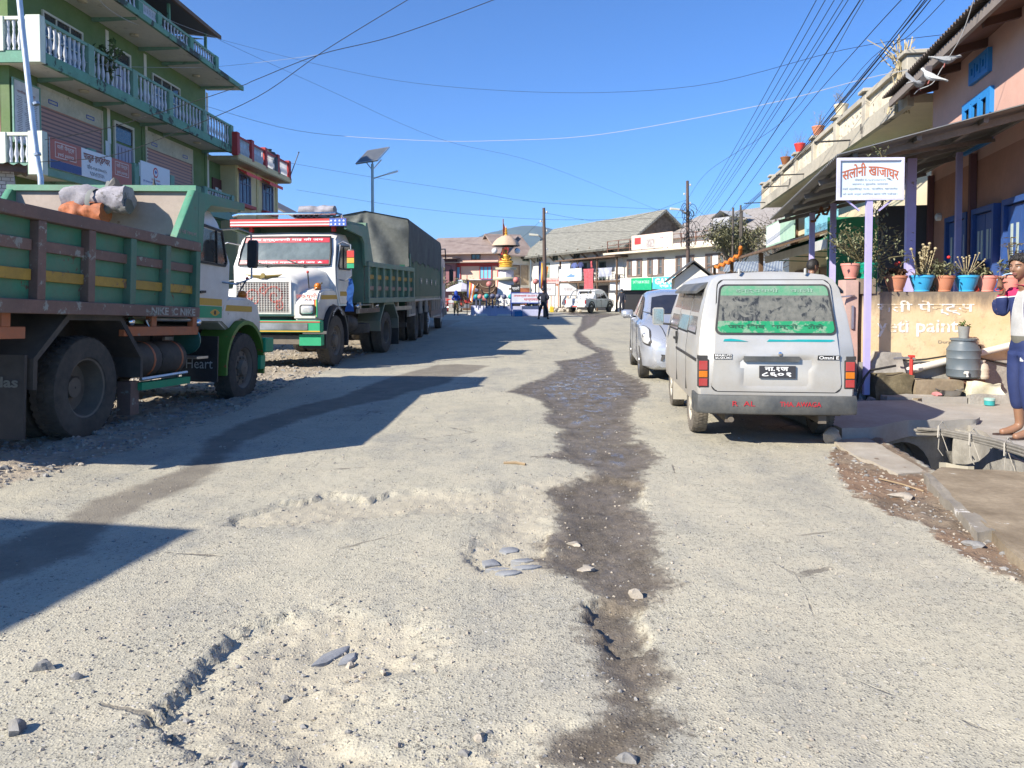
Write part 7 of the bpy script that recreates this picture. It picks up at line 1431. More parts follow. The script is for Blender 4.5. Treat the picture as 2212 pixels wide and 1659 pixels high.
stt = MB(); stt.lathe([(.40,3.44),(.44,3.52),(.34,3.62),(.22,3.68),(.20,3.8),(.25,3.98),(.27,4.08),(.16,4.18),(.07,4.2),(.065,4.24),(.10,4.28),(.125,4.36),(.11,4.46),(.06,4.52),(.04,4.58),(.005,4.6)], 16)
for s in (-1,1): stt.tube([(s*.26,0,4.08),(s*.34,-.06,3.85),(s*.24,-.24,3.72),(s*.05,-.3,3.7)], [.085,.075,.06,.05], 8).tube([(s*.15,-.05,3.55),(s*.46,-.2,3.54),(s*.3,-.38,3.54),(-s*.05,-.38,3.53)], [.12,.12,.1,.07], 8)
stt.v = [(x*.86, y*.86, 3.44+(z-3.44)*.84) for x, y, z in stt.v]; stt.build('seated_statue', gold, t, smooth=60); MB().tube([(-.45,.2,3.4),(-.2,.15,4.6)], .03).tube([(0,.3,3.4),(0,.3,5.3)], .025).build('parasol_pole', redp, t)
par = MB(); rings = []
for r, z in ((.02,5.32),(.3,5.26),(.6,5.08),(.82,4.86),(.95,4.62)): rings.append([(r*math.cos(2*PI*i/32)*(1-.05*abs(math.sin(4*2*PI*i/32))*(r > .5)), r*math.sin(2*PI*i/32)*(1-.05*abs(math.sin(4*2*PI*i/32))*(r > .5)), z) for i in range(32)])
par.loft(rings, cap=False); pm_ = par.build('parasol', mat('tan parasol', (.52,.38,.27), .8, var=.08), t, smooth=50); MB().loft([[(x*.97,y*.97,z-.04) for x,y,z in r_] for r_ in rings], cap=False).build('lining', ink, pm_, smooth=50)
MB().lathe([(.14,5.28),(.06,5.4),(.12,5.5),(.05,5.56),(.1,5.64),(.04,5.7),(.07,5.78),(.02,5.85),(.005,6.0)], 12).build('finial', gold, t, smooth=50)
for s in (-1,1): MB().ball((s*.75,-.3,4.25), .2, 8).tube([(s*.1,0,4.5),(s*.75,-.3,4.45)], .02).build('globe_lamp', board_w, t, smooth=60)
# planter ring with balls
pl = thing('planter_wall', 'low pale blue octagonal planter wall round the monument', 'planter', (mo.location.x+.05, 51.6, 0)); bw = mat('pale lilac blue paint', (.44,.46,.62), .7, var=.12, scale=2, streak=True, chip=((.62,.60,.55), .12, 2)); rr = [(r*math.cos(R(22.5+45*i)), r*math.sin(R(22.5+45*i))) for r in (2.55,2.35) for i in range(8)]
k = MB(); o8, i8 = rr[:8], rr[8:]; k.loft([[(*p,0) for p in o8],[(*p,.62) for p in o8],[(*p,.62) for p in i8],[(*p,0) for p in i8]], cap=False); k.build('wall', bw, pl); MB().lathe([(2.4,.45),(.01,.5)], 8, cap=False).build('soil', soil, pl); MB().lathe([(2.62,0),(2.58,.12)], 8).build('base', whw, pl)
bcol = [mat('teal ball', (.02,.28,.27), .5), mat('dull rose ball', (.55,.2,.18), .5), mat('slate ball', (.10,.11,.18), .5)]
names = {0:'teal',1:'rose',2:'slate'}
for k, (vx, vz, c, dy) in enumerate(((1029,641,0,-1.6),(1037,641,1,-2),(1051,640,0,-2.3),(1064,640,2,-2.4),(1076,640,2,-2.45),(1089,641,2,-2.45),(1103,641,0,-2.4))):
    Y = 51.6+dy; z = 1.4+(635-vz)/F*Y; o = thing('planter_ball_post', f'{names[c]} painted ball post on the planter, number {"one two three four five six seven".split()[k]} from the left', 'ball post', ((vx-CX)/F*Y, Y, .5), 0, 'painted ball posts round the monument'); MB().tube([(0,0,0),(0,0,z-.7)], .05, 8).build('post', bcol[2], o); MB().ball((0,0,z-.5), .17, 8).build('ball', bcol[c], o, smooth=60)
for k, (vx, vz, Y) in enumerate(((1057,614,50.5),(1115,605,50),(1157,608,50.5))):
    z = 1.4+(635-vz)/F*Y; o = thing('ball_post', ('rose ball on a tall pole left of the monument','rose ball on a tall black pole right of the monument','rose ball on a black pole beside the policeman')[k], 'ball post', ((vx-CX)/F*Y, Y, 0)); MB().tube([(0,0,0),(0,0,z)], .05, 8).build('pole', ink, o); MB().ball((0,0,z), .2, 8).build('ball', bcol[1], o, smooth=60)
for k, (vx, vz, Y) in enumerate(((1034,641,54),(1150,640,52))): o = thing('striped_barrel', ('blue and rose striped barrel left of the monument','blue striped barrel lying right of the black board')[k], 'barrel', ((vx-CX)/F*Y, Y, 1.1)); [MB().lathe([(.2,-.5+.25*i),(.2,-.25+.25*i)], 14, (0,0,0), 'X').build('band', [bluep, bcol[2], bcol[0], bcol[1]][i], o) for i in range(4)]; MB().box(-.4,.4,-.05,.05,-1.1,-.2).build('stand', ink, o)
sb = thing('black_police_board', 'tall black board with white hand lettering at the monument', 'sign', ((1114-CX)/F*49.3, 49.3, 0)); MB().box(-.3,.3,-.03,.03,.35,2.0).build('board', ink, sb)
for i, tx in enumerate(('प्रहरी','सेवित','हुँदा')): text(tx, whitep, 'S', (0,-.035,1.75-.4*i), .46, .26, sb)
sb = thing('entry_notice', 'white notice board with red letters in front of the monument', 'sign', ((1142-CX)/F*48.6, 48.6, 0)); MB().box(-1.1,1.15,-.03,.03,.85,1.45).build('board', mat('pale notice', (.6,.62,.7), .6), sb); MB().frame('Y', -.04,.04,-1.14,1.19,.81,1.49,.05).build('frame', bluep, sb); MB().box(-1.1,-1.05,-.02,.02,0,.85).box(1.1,1.15,-.02,.02,0,.85).build('leg', bluep, sb); text('अनावश्यक ENTRY नगरौं', redp, 'S', (0,-.035,1.28), 1.9, .2, sb); text('धन्यवाद', redp, 'S', (.2,-.035,1.02), 1.0, .2, sb)
sb = thing('blue_block', 'low pale blue painted block below the notice board', 'block', ((1142-CX)/F*48.2, 48.2, 0)); MB().box(-1.0,1.0,0,.3,0,.42).build('block', bw, sb, bevel=.03)
sb = thing('blue_crate', 'blue plastic crate at the corner of the planter', 'crate', ((1120-CX)/F*48, 48, 0)); MB().frame('Z', .02,.32,-.25,.25,-.2,.2,.03).box(-.25,.25,-.2,.2,0,.02).build('crate', mat('blue crate', (.02,.18,.40), .5), sb)
o = thing('planter_shrubs', 'dusty green shrubs growing inside the planter', 'shrub', (mo.location.x, 51.2, .5)); bush(o, 500, 1.9, .35, .35, .2, .1, leafg, 22)
fl = thing('red_flag', 'long red prayer flag on a pole behind the parasol', 'flag', ((1087-CX)/F*53.5, 53.5, 0)); MB().tube([(0,0,0),(0,0,6.6)], .04).build('pole', rg_, fl); MB().loft([[(.04,0,6.3),(.03,0,6.2)],[(.5,.1,4.9),(.05,.02,4.8)],[(.2,.05,3.8),(-.25,-.05,3.6)]], cap=False, closed=False).build('cloth', mat('dull red flag', (.38,.06,.05), .9), fl)
def striped_flag(label, vx, Y, z0, z1):
    t = thing('striped_flag', label, 'flag', ((vx-CX)/F*Y, Y, 0), 0, 'five coloured prayer flags'); MB().tube([(0,0,0),(0,0,z1+.4)], .03).build('pole', ink, t)
    for i, m_ in enumerate((bluep, tyel2, redp, whitep, mat('orange flag', (.6,.2,.02)))): MB().loft([[(.03+.11*i-.05*j*i*.2,.05*math.sin(i+j),z1-(z1-z0)*j/5-.12*i*.6) for i in (i,i+1)] for j in range(6)], cap=False, closed=False).build('stripe', m_, t)
striped_flag('five coloured flag left of the monument by the umbrella stall', 1009, 52, 1.2, 2.3); striped_flag('larger five coloured flag hanging beside the utility pole', 1164, 47, 1.8, 3.4)
# stall left
us = thing('stall_umbrella', 'pale lilac market umbrella over the stall left of the monument', 'umbrella', ((998-CX)/F*60, 60, 0)); MB().tube([(0,0,0),(0,0,2.3)], .03).build('pole', ink, us); MB().lathe([(1.25,1.75),(.8,2.0),(.05,2.3)], 8, cap=False).build('canopy', mat('lilac canopy', (.52,.50,.58), .8), us); MB().lathe([(1.25,1.6),(1.25,1.75)], 8, cap=False).build('valance', mat('lilac canopy', (.5,.48,.56)), us)
st_ = thing('red_stall', 'small red painted stall with goods on top beside the motorcycles', 'stall', ((982-CX)/F*61, 61, 0)); k = MB().box(-.6,.6,-.3,.3,.9,1.0).box(-.6,-.5,-.3,.3,0,.9).box(.5,.6,-.3,.3,0,.9).box(-.5,.5,-.3,.3,.45,.5); k.build('counter', redp, st_); MB().box(-.45,.4,-.2,.2,1.0,1.3).build('glass_case', mat('glass case', (.4,.42,.42), .2), st_)
iv = thing('ivy_canopy', 'green creeper over the shop canopy left of the monument', 'creeper', ((992-CX)/F*66, 66, 1.6)); bush(iv, 700, 1.5, .45, .5, .25, .14, leafg, 20)
bq = thing('ornate_shop_gate', 'brown shop front with curled iron gate behind the planter', 'gate', ((1035-CX)/F*66, 66, 0)); MB().box(-1.4,1.4,0,.1,0,2.6).build('door', mat('brown gate', (.10,.055,.035), .8), bq); k = MB()
for i in range(2):
    for j in range(4): cx = -.7+1.4*i; k.tube([(cx+.6*math.cos(PI+a), -.04, 2.3-.45*j+.35*math.sin(PI+a)) for a in [PI*q_/8 for q_ in range(9)]], .03)
k.build('scrollwork', tanw, bq)
# ---- tree, poles
tr = thing('bushy_tree', 'dusty olive bushy tree rising behind the market awning', 'tree', (13.9, 48.3, 0)); tm = MB(); lm = MB(); tips = []
tm.tube([(0,0,0),(.1,0,1.8),(0,.1,3.2)], [.22,.17,.12], 8)
for i in range(34):
    a = rnd.random()*2*PI; r = rnd.uniform(.4,2.7); e = Vector((r*math.cos(a), r*math.sin(a)*.8, 4.9+rnd.uniform(-.6,1.6)*(1.2-r*.35))); b = Vector((0,.05,2.2+rnd.random())); mid = (b+e)/2+Vector((rnd.gauss(0,.2),rnd.gauss(0,.2),.3)); tm.tube([b,mid,e], [.06,.04,.015], 5); tips.append((mid,e))
for i in range(4600):
    m_, e = rnd.choice(tips); p = m_.lerp(e, rnd.random()**.6)+Vector((rnd.gauss(0,.22),rnd.gauss(0,.22),rnd.gauss(0,.2))); leaf(lm, p, (rnd.gauss(0,1),rnd.gauss(0,1),rnd.gauss(0,.8)), rnd.uniform(.16,.32), .11)
lm.build('crown', mat('olive dusty foliage', (.17,.18,.085), .8, var=.45, scale=1.2, c2=(.33,.31,.17)), tr); tm.build('trunk', wood_l, tr)
bt2 = thing('bare_tree', 'leafless thin tree with dark twigs next to the cream house', 'tree', (15.4, 45.5, 0)); tm = MB(); tm.tube([(0,0,0),(.1,0,2.5),(0,0,4.6),(.15,0,6)], [.12,.1,.07,.03], 6)
for i in range(60):
    b = Vector((.05,0,2.4+rnd.random()*3.2)); a = rnd.random()*6.3; e = b+Vector((math.cos(a),math.sin(a),rnd.uniform(.3,1)))*rnd.uniform(.6,1.5); tm.tube([b,(b+e)/2+Vector((0,0,-.05)),e], [.03,.02,.008], 4); [tm.tube([e.lerp(b,.4),e.lerp(b,.4)+Vector((rnd.gauss(0,.3),rnd.gauss(0,.3),.3))], .008, 3) for _ in range(2)]
tm.build('trunk', mat('dark twig', (.10,.085,.07), .9), bt2); lm = MB()
for i in range(260): leaf(lm, (rnd.gauss(0,.7),rnd.gauss(0,.7),4.6+rnd.gauss(0,.8)), (rnd.gauss(0,1),rnd.gauss(0,1),-.4), .14, .07)
lm.build('dry_leaves', mat('dry grey leaf', (.2,.17,.12), .9), bt2)
for k, (vx, zt) in enumerate(((1581,5.2),(1597,5.35),(1600,5.0))): o = MB().tube([(0,0,0),(.02,0,zt)], .06, 6).build('bamboo_pole', mat('dark twig', (.1,.085,.07))); o.location = ((vx-CX)/F*46.5, 46.5, 1.4); tag(o, ('dark upright pole, leftmost of three above the bushy tree','tallest of the three dark poles above the bushy tree','dark pole, right one of three above the bushy tree')[k], 'pole')
pole_m = mat('rusty steel pole', (.11,.075,.06), .7, .2, var=.3)
def upole(label, vx, vt, Y, lx, ly, lean=0):
    x = (vx-CX)/F*Y; zt = 1.4+(635-vt)/F*Y; t = thing('utility_pole', label, 'utility pole', (x, Y, 0)); MB().tube([(0,0,0),(lean*.6,0,zt*.6),(lean,0,zt)], [.13,.11,.085], 10).build('pole', pole_m, t, smooth=40); k = MB()
    for i in range(5): z = zt-.25-i*.55; k.box(lean-.03,lean+.18*(-1)**i,-.03,.03,z-.02,z+.02).lathe([(.05,-.06),(.06,0),(.05,.06)], 8, (lean+.18*(-1)**i,0,z))
    k.build('insulator', mat('porcelain', (.5,.5,.48), .4), t)
    zl = 1.4+(635-ly)/F*Y; xl = (lx-CX)/F*Y-x; MB().tube([(lean*.7,0,zl-.35),(xl*.6,-.1,zl-.05),(xl,-.2,zl)], .035).build('lamp_arm', steel, t); MB().loft([[(xl+.15,-.3,zl-.05),(xl+.15,-.1,zl-.05),(xl+.15,-.1,zl+.05),(xl+.15,-.3,zl+.05)],[(xl-.4,-.36,zl-.02),(xl-.4,-.04,zl-.02),(xl-.4,-.04,zl+.1),(xl-.4,-.36,zl+.1)]]).build('lamp_head', mat('cream lamp', (.65,.62,.5), .5), t); return t
upole('tall thin utility pole with lamp near the monument', 1178, 450, 46, 1157, 509, -.1); P2_ = upole('utility pole with tangled cables and lamp before the hotel', 1487, 392, 47, 1459, 454, -.12)
cb = thing('cable_tangle', 'tangle of coiled black cables on the pole before the hotel', 'cables', (P2_.location.x-.1, 46.8, 0)); k = MB()
for i in range(26): c = Vector((rnd.gauss(0,.25), rnd.gauss(0,.1), rnd.uniform(4.4,6.6))); r = rnd.uniform(.12,.4); k.tube([c+Vector((r*math.cos(a)*.7, .1*math.sin(a*2), r*math.sin(a))) for a in [2*PI*j/12 for j in range(13)]], .018, 4)
k.build('coil', ink, cb)
# ================================================================ PEOPLE, PIGEONS, WIRES
def skin(name, V, E, m, parent, sub=2, squash=None, root=0, smooth=True, post=None):
    """one continuous surface grown over a skeleton: V = [(x,y,z,r)], E = edges"""
    me = bpy.data.meshes.new(name); bm = bmesh.new(); ly = bm.verts.layers.skin.verify(); vs = [bm.verts.new(v[:3]) for v in V]; bm.verts.ensure_lookup_table()
    for a, b in E: bm.edges.new((vs[a], vs[b]))
    for i, v in enumerate(vs):
        r = V[i][3]; v[ly].radius = (r, r) if not isinstance(r, tuple) else r; v[ly].use_root = i == root
    bm.to_mesh(me); bm.free(); o = bpy.data.objects.new(name, me); COL.objects.link(o)
    md = o.modifiers.new('skin', 'SKIN'); md.branch_smoothing = .6; md.use_smooth_shade = True
    sb = o.modifiers.new('sub', 'SUBSURF'); sb.levels = sub; sb.render_levels = sub
    dg = bpy.context.evaluated_depsgraph_get(); m2 = bpy.data.meshes.new_from_object(o.evaluated_get(dg)); bpy.data.objects.remove(o)
    if squash or post:
        for v in m2.vertices:
            x, y, z = v.co
            if squash and squash[0] < z < squash[1] and abs(x) < .24: v.co.y = squash[3]+(y-squash[3])*squash[2]
            if post: v.co = post(Vector(v.co))
    m2.materials.clear(); m2.materials.append(m); m2.shade_smooth(); q = bpy.data.objects.new(name, m2); COL.objects.link(q); q.parent = parent; return q
skinm = NT('brown skin'); skinm.set(skinm.mix(skinm.noise(9), (.22,.115,.068), (.30,.165,.10)), .5, 0); skinm = skinm.m; skinm.node_tree.nodes['Principled BSDF'].inputs['Subsurface Weight'].default_value = .08
hairm = mat('black hair', (.012,.010,.009), .55, var=.4, scale=40, bump=.8, bscale=60); shoe = mat('black leather', (.02,.02,.022), .4); eyew = flat('eye white', (.6,.58,.54)); lipm = flat('lips', (.24,.085,.07))
def hand(V, E, w, wi, d, curl, spread, n):
    """palm, four fingers of different lengths and a thumb from wrist index wi; d = pointing direction, curl = palm-ward direction, spread = across the palm"""
    w, d, c, s = Vector(w), Vector(d).normalized(), Vector(curl).normalized(), Vector(spread).normalized(); p = w+d*.05; V.append((*p, .026)); pi = len(V)-1; E.append((wi, pi)); k = w+d*.085
    V.append((*k, .024)); ki = len(V)-1; E.append((pi, ki))
    for j, L in enumerate((.066,.076,.070,.054)):
        b = k+s*(-.030+.020*j)+d*.008; V.append((*b, .0105)); a = len(V)-1; E.append((ki, a))
        for f, cu in ((.42,.35),(.33,1.0),(.28,1.6)):
            b = b+(d*math.cos(cu*n)+c*math.sin(cu*n))*L*f; V.append((*b, .0085)); E.append((a, len(V)-1)); a = len(V)-1
    b = p-s*.03; V.append((*b, .012)); a = len(V)-1; E.append((pi, a))
    for f in range(2): b = b+(d*.6-s*.35+c*.7*n).normalized()*.028; V.append((*b, .0095)); E.append((a, len(V)-1)); a = len(V)-1
def head_pt(ph, a, off=0.):
    """point of the head surface; ph from the crown, a from the face; features by shaped bumps"""
    x, y, z = math.sin(ph)*math.sin(a), math.sin(ph)*math.cos(a), math.cos(ph); dn = max(0, -z)
    X = x*(.076+off)*(1-.30*dn**1.6); Y = y*((.094 if y > 0 else .100)+off)*(1-(.10 if y > 0 else .42)*dn**1.3); Zz = z*(.116+off)
    if y > .2 and not off:
        gz = lambda u, w: math.exp(-(u/w)**2)
        Y += .024*gz(X, .0105)*(gz(Zz+.026, .014)+.55*gz(Zz+.008, .018)) + .007*gz(X, .017)*gz(Zz+.034, .009)
        Y += .006*gz(Zz-.020, .010)*gz(abs(X)-.028, .026) - .012*gz(Zz-.000, .014)*gz(abs(X)-.032, .017)
        Y += .008*gz(Zz+.056, .008)*gz(X, .022)+.007*gz(Zz+.070, .009)*gz(X, .02) - .004*gz(Zz+.063, .003)*gz(X, .02) + .009*gz(Zz+.098, .016)*gz(X, .024) + .004*gz(Zz+.03, .02)*gz(abs(X)-.045, .016)
    return Vector((X, Y, Zz))
def person(label, loc, rz, arms, legs, top, bottom, footwear=shoe, hgt=1.70, head=(0,0), hair='short', group=None, cuff=.09, belly=1., sleeve=.9, hands=(.6,.6), neck_cover=False, cap=None, flip=False, vox=.011, sub=2, turn=0.):
    t = thing('person', label, 'person', loc, rz, group); k = hgt/1.70; t.scale = (k,k,k); hx, hy = head; c = Vector((hx, .028+hy, 1.592)); Rh = Matrix.Rotation(turn, 3, 'Z')
    V = [(0,0,.95,.105),(0,0,1.10,.10),(0,.005,1.27,.115),(0,0,1.41,.052),(hx*.4,.005+hy*.4,1.475,.052),(hx*.8,.012+hy*.8,1.54,.052)]; E = [(0,1),(1,2),(2,3),(3,4),(4,5)]
    for s, (el, wr, dr, cu, sp) in zip((-1,1), arms):
        a = len(V); V += [(s*.155,0,1.375,.052),(*el,.042),(*wr,.032)]; E += [(2,a),(a,a+1),(a+1,a+2)]; hand(V, E, wr, a+2, dr, cu, sp, hands[(s+1)//2])
    for s, (kn, an, toe) in zip((-1,1), legs):
        a = len(V); V += [(s*.08,0,.84,.072),(*kn,.055),(an[0],an[1],an[2]+.05,.042),(*an,.042),((an[0]+toe[0])/2,(an[1]+toe[1])/2,.045+toe[2],.04),(toe[0],toe[1],.03+toe[2],.032)]; E += [(0,a),(a,a+1),(a+1,a+2),(a+2,a+3),(a+3,a+4),(a+4,a+5)]
    bd = skin('body', V, E, skinm, t, 2, (.9,1.40,.76,0)); n0 = len(bd.data.vertices)
    hv = [c+Rh @ head_pt(PI*(i+.02)/32.04, 2*PI*j/40) for i in range(33) for j in range(40)]; hf = [(i*40+j, i*40+(j+1) % 40, (i+1)*40+(j+1) % 40, (i+1)*40+j) for i in range(32) for j in range(40)]+[tuple(range(40))[::-1], tuple(range(32*40, 33*40))]
    q = MB().add([v.co for v in bd.data.vertices], [tuple(p.vertices) for p in bd.data.polygons]).add(hv, hf).build('body', skinm)
    rm = q.modifiers.new('fuse', 'REMESH'); rm.mode = 'VOXEL'; rm.voxel_size = vox; rm.use_smooth_shade = True
    dg = bpy.context.evaluated_depsgraph_get(); m2 = bpy.data.meshes.new_from_object(q.evaluated_get(dg)); bpy.data.objects.remove(q); bd.data = m2; m2.materials.clear(); m2.materials.append(skinm); m2.shade_smooth()
    J = [(0,.0,.79,.155*belly),(0,.005,1.05,.150*belly),(0,.005,1.27,.158),(0,0,1.405,.085),(0,.005,1.44,.074)]; E2 = [(0,1),(1,2),(2,3),(3,4)]
    for s, (el, wr, *_) in zip((-1,1), arms):
        a = len(J); w = Vector(el).lerp(Vector(wr), sleeve); J += [(s*.16,0,1.375,.084),(*el,.074),(*w,.056)]; E2 += [(2,a),(a,a+1),(a+1,a+2)]
    jk = skin('jacket', J, E2, top, t, sub, (.7,1.40,.74,0))
    T = [(0,0,.86,.135*belly),(0,0,.95,.140*belly),(0,0,1.02,.135*belly)]; E3 = [(0,1),(1,2)]
    for s, (kn, an, toe) in zip((-1,1), legs):
        a = len(T); e = Vector(kn).lerp(Vector(an), 1-cuff); T += [(s*.088,0,.78,.098),(kn[0],kn[1],kn[2],.082),(*e,.060)]; E3 += [(0,a),(a,a+1),(a+1,a+2)]
    tr = skin('trousers', T, E3, bottom, t, sub, (.80,1.1,.8,0))
    for s, (kn, an, toe) in zip((-1,1), legs):
        an, toe = Vector(an), Vector(toe); d = (toe-an); d.z = 0; d.normalize(); sd_ = Vector((d.y,-d.x,0)); z = toe.z
        if flip:
            b = MB(); pr = [(an-d*.05+sd_*w_*q, f) for q in ()]; ol = [(-.07,.03),(.0,.036),(.1,.042),(.19,.045),(.24,.03),(.255,0)]
            ring = [an+d*l+sd_*w_ for l, w_ in ol]+[an+d*l-sd_*w_ for l, w_ in ol[::-1]]; b.loft([[(p.x,p.y,z+.0) for p in ring],[(p.x,p.y,z+.018) for p in ring]]); sh_ = b.build('flip_flop', footwear, t); MB().tube([an+d*.06+sd_*.04+Vector((0,0,z-an.z+.02)), an+d*.13+Vector((0,0,z-an.z+.066)), an+d*.06-sd_*.04+Vector((0,0,z-an.z+.02))], .006).tube([an+d*.13+Vector((0,0,z-an.z+.066)), an+d*.18+Vector((0,0,z-an.z+.02))], .006).build('strap', footwear, sh_)
        else:
            c0 = an-d*.06; b = MB(); rings = []
            for l, w_, h_ in ((0,.035,.12),(.06,.045,.14),(.13,.047,.09),(.22,.05,.07),(.27,.038,.05),(.29,.02,.03)): q = c0+d*l; rings.append([(q.x+sd_.x*w_*u, q.y+sd_.y*w_*u, z+h_*v) for u, v in ((-1,0),(-1,.5),(-.6,1),(.6,1),(1,.5),(1,0))])
            b.loft(rings).build('boot', footwear, t, smooth=50)
    if hair:
        h = MB(); rings = []
        for i in range(13):
            ring = []
            for j in range(36):
                a = 2*PI*j/36; f = max(0, math.cos(a)); lim = 1.95-.95*f**.6-(.25 if abs(abs(math.sin(a))-1) < .06 else 0); ring.append(c+Rh @ head_pt(lim*i/12+.001, a, .010+.004*rnd.random()))
            rings.append(ring)
        h.loft(rings, cap=False)
        if hair == 'curly':
            for i in range(420):
                a = rnd.random()*6.28; f = max(0, math.cos(a)); p = c+Rh @ head_pt(rnd.random()**.6*(1.9-.92*f**.6), a, .012); h.ball(p, rnd.uniform(.006,.012), 4)
        h.build('hair', hairm, t, smooth=70)
    if cap:
        MB().lathe([(.10,-.02),(.104,.03),(.11,.06),(.09,.10),(.01,.11)], 16, c).build('cap', cap, t, smooth=50); MB().loft([[(c.x-.06,c.y+.09,c.z-.01),(c.x+.06,c.y+.09,c.z-.01),(c.x+.06,c.y+.09,c.z+.0),(c.x-.06,c.y+.09,c.z)],[(c.x-.04,c.y+.15,c.z-.03),(c.x+.04,c.y+.15,c.z-.03),(c.x+.04,c.y+.15,c.z-.02),(c.x-.04,c.y+.15,c.z-.02)]]).build('cap_peak', cap, t)
    for s in (-1,1):
        fp = lambda x, z, o: c+Rh @ Vector((x, head_pt(math.acos(max(-1,min(1,z/.116))), math.asin(max(-1,min(1,x/(.076*max(.2,math.sqrt(1-(z/.116)**2)))))))[1]+o, z))
        MB().ball(fp(s*.032, .001, -.0075), .0115, 8).build('eye', eyew, t, smooth=60); MB().ball(fp(s*.033, .0, -.0015), .006, 6).build('pupil', ink, t, smooth=60)
        MB().tube([fp(s*.016,.009,.001), fp(s*.032,.0125,.0025), fp(s*.047,.008,.001)], .0035, 5).build('eyelid', skinm, t, smooth=60); MB().tube([fp(s*.014,.021,.001), fp(s*.034,.027,.001), fp(s*.054,.020,.0)], .0042, 5).build('eyebrow', hairm, t)
        MB().loft([[c+Rh @ Vector((s*.070, dy*.6-.008, -.012+dz)) for dy,dz in ((-.02,.02),(.012,.028),(.02,0),(.0,-.03),(-.014,-.02))],[c+Rh @ Vector((s*.088, -.016+dy*.8, -.011+dz*1.1)) for dy,dz in ((-.02,.02),(.012,.028),(.02,0),(.0,-.03),(-.014,-.02))]]).build('ear', skinm, t, smooth=60)
    MB().tube([fp(-.022,-.058,.001), fp(0,-.055,.002), fp(.022,-.058,.001)], [.003,.0065,.003], 6).tube([fp(-.018,-.068,.001), fp(0,-.071,.002), fp(.018,-.068,.001)], [.003,.0065,.003], 6).build('mouth', lipm, t, smooth=60)
    return t, jk, tr
D = (0,0,-1)
def stand(f=0., w=.11): return (((-w,.02+f,.50),(-w-.01,-.02,.09),(-w-.03,.16,0)), ((w,.02-f,.50),(w+.01,-.02,.09),(w+.03,.16,0)))
armdown = lambda s, fwd=.05: ((s*.24,-.02,1.12),(s*.25,fwd,.88),(0,.1,-1),(-s,0,0),(0,1,0))
navyj = mat('navy tracksuit', (.018,.032,.115), .75, var=.2, scale=5, bump=.5, bscale=9); policen = mat('dark police navy', (.012,.015,.03), .8, var=.3, scale=5, bump=.4, bscale=10)
# man brushing his teeth
A_ = (armdown(-1), ((.235,.085,1.15),(.135,.165,1.405),(-.35,.15,.9),(-.75,.1,-.35),(-.1,.9,.1)))
trk = NT('tracksuit jacket'); q = trk; zc = q.n('SeparateXYZ'); q.put(zc.inputs[0], q.tc.outputs['Object']); ax = q.mth('ABSOLUTE', zc.outputs['X'])
edge_ = q.mth('ADD', zc.outputs['Z'], q.mth('MULTIPLY', ax, .10)); cj = q.mix(q.noise(5), (.014,.025,.095), (.022,.038,.13)); cj = q.mix(q.rng(edge_, 1.325, 1.327), cj, (.62,.62,.62)); cj = q.mix(q.rng(edge_, 1.334, 1.336), cj, (.60,.022,.10)); cj = q.mix(q.rng(zc.outputs['Z'], 1.432, 1.434), cj, (.015,.02,.05))
arm_ = q.rng(ax, .225, .227); q.bump(q.noise(9, 4), .5, .01); q.set(q.mix(arm_, cj, (.014,.024,.09)), .75, 0)
mn, jk, tr = person('man in navy tracksuit brushing his teeth at the right edge of the photo', (4.79,7.17,.055), R(97), A_, (((-.10,.05,.50),(-.11,.0,.09),(-.12,.2,0)), ((.09,.0,.50),(.10,-.05,.09),(.12,.14,0))), trk.m, navyj, footwear=mat('dark flip flop', (.05,.03,.025), .6), hair='curly', head=(0,.04), cuff=.36, flip=True, hands=(.6,1.25), sleeve=.80, vox=.0055, sub=3, turn=R(18))
teeg = mat('grey tee', (.38,.38,.37), .85, var=.15, scale=8)
def on_body(src, sel, name, m, parent, off=.004):
    """garment patch: the faces of another garment chosen by position, lifted slightly"""
    me = src.data; vs = []; fs = []; idx = {}
    for p in me.polygons:
        if sel(p.center):
            f = []
            for i in p.vertices:
                if i not in idx: idx[i] = len(vs); vs.append(tuple(me.vertices[i].co+me.vertices[i].normal*off))
                f.append(idx[i])
            fs.append(tuple(f))
    if fs: return MB().add(vs, fs).build(name, m, parent, smooth=60)
from mathutils.bvhtree import BVHTree
bv_ = BVHTree.FromPolygons([v.co for v in jk.data.vertices], [tuple(p.vertices) for p in jk.data.polygons])
def front_patch(name, m, z0, z1, hw, n=14, off=.006):
    P = []
    for j in range(n+1):
        z = z0+(z1-z0)*j/n
        for i in range(9):
            x = hw(z)*(i/4-1); h_ = bv_.ray_cast(Vector((x, .6, z)), Vector((0,-1,0))); P.append((x, (h_[0].y if h_[0] else .05)+off, z))
    return MB().add(P, [(j*9+i, j*9+i+1, j*9+i+10, j*9+i+9) for j in range(n) for i in range(8)]).build(name, m, mn, smooth=60)
front_patch('tee_shirt', teeg, .955, 1.40, lambda z: .035+.10*(1.42-z)); front_patch('shirt_hem', mat('olive hem', (.14,.135,.11), .85), .885, .954, lambda z: .082); front_patch('tracksuit_zip', whitep, .96, 1.40, lambda z: .037+.10*(1.42-z)+.004, off=.003)
on_body(tr, lambda c: .99 < c.z < 1.03, 'waistband', ink, mn, .006)
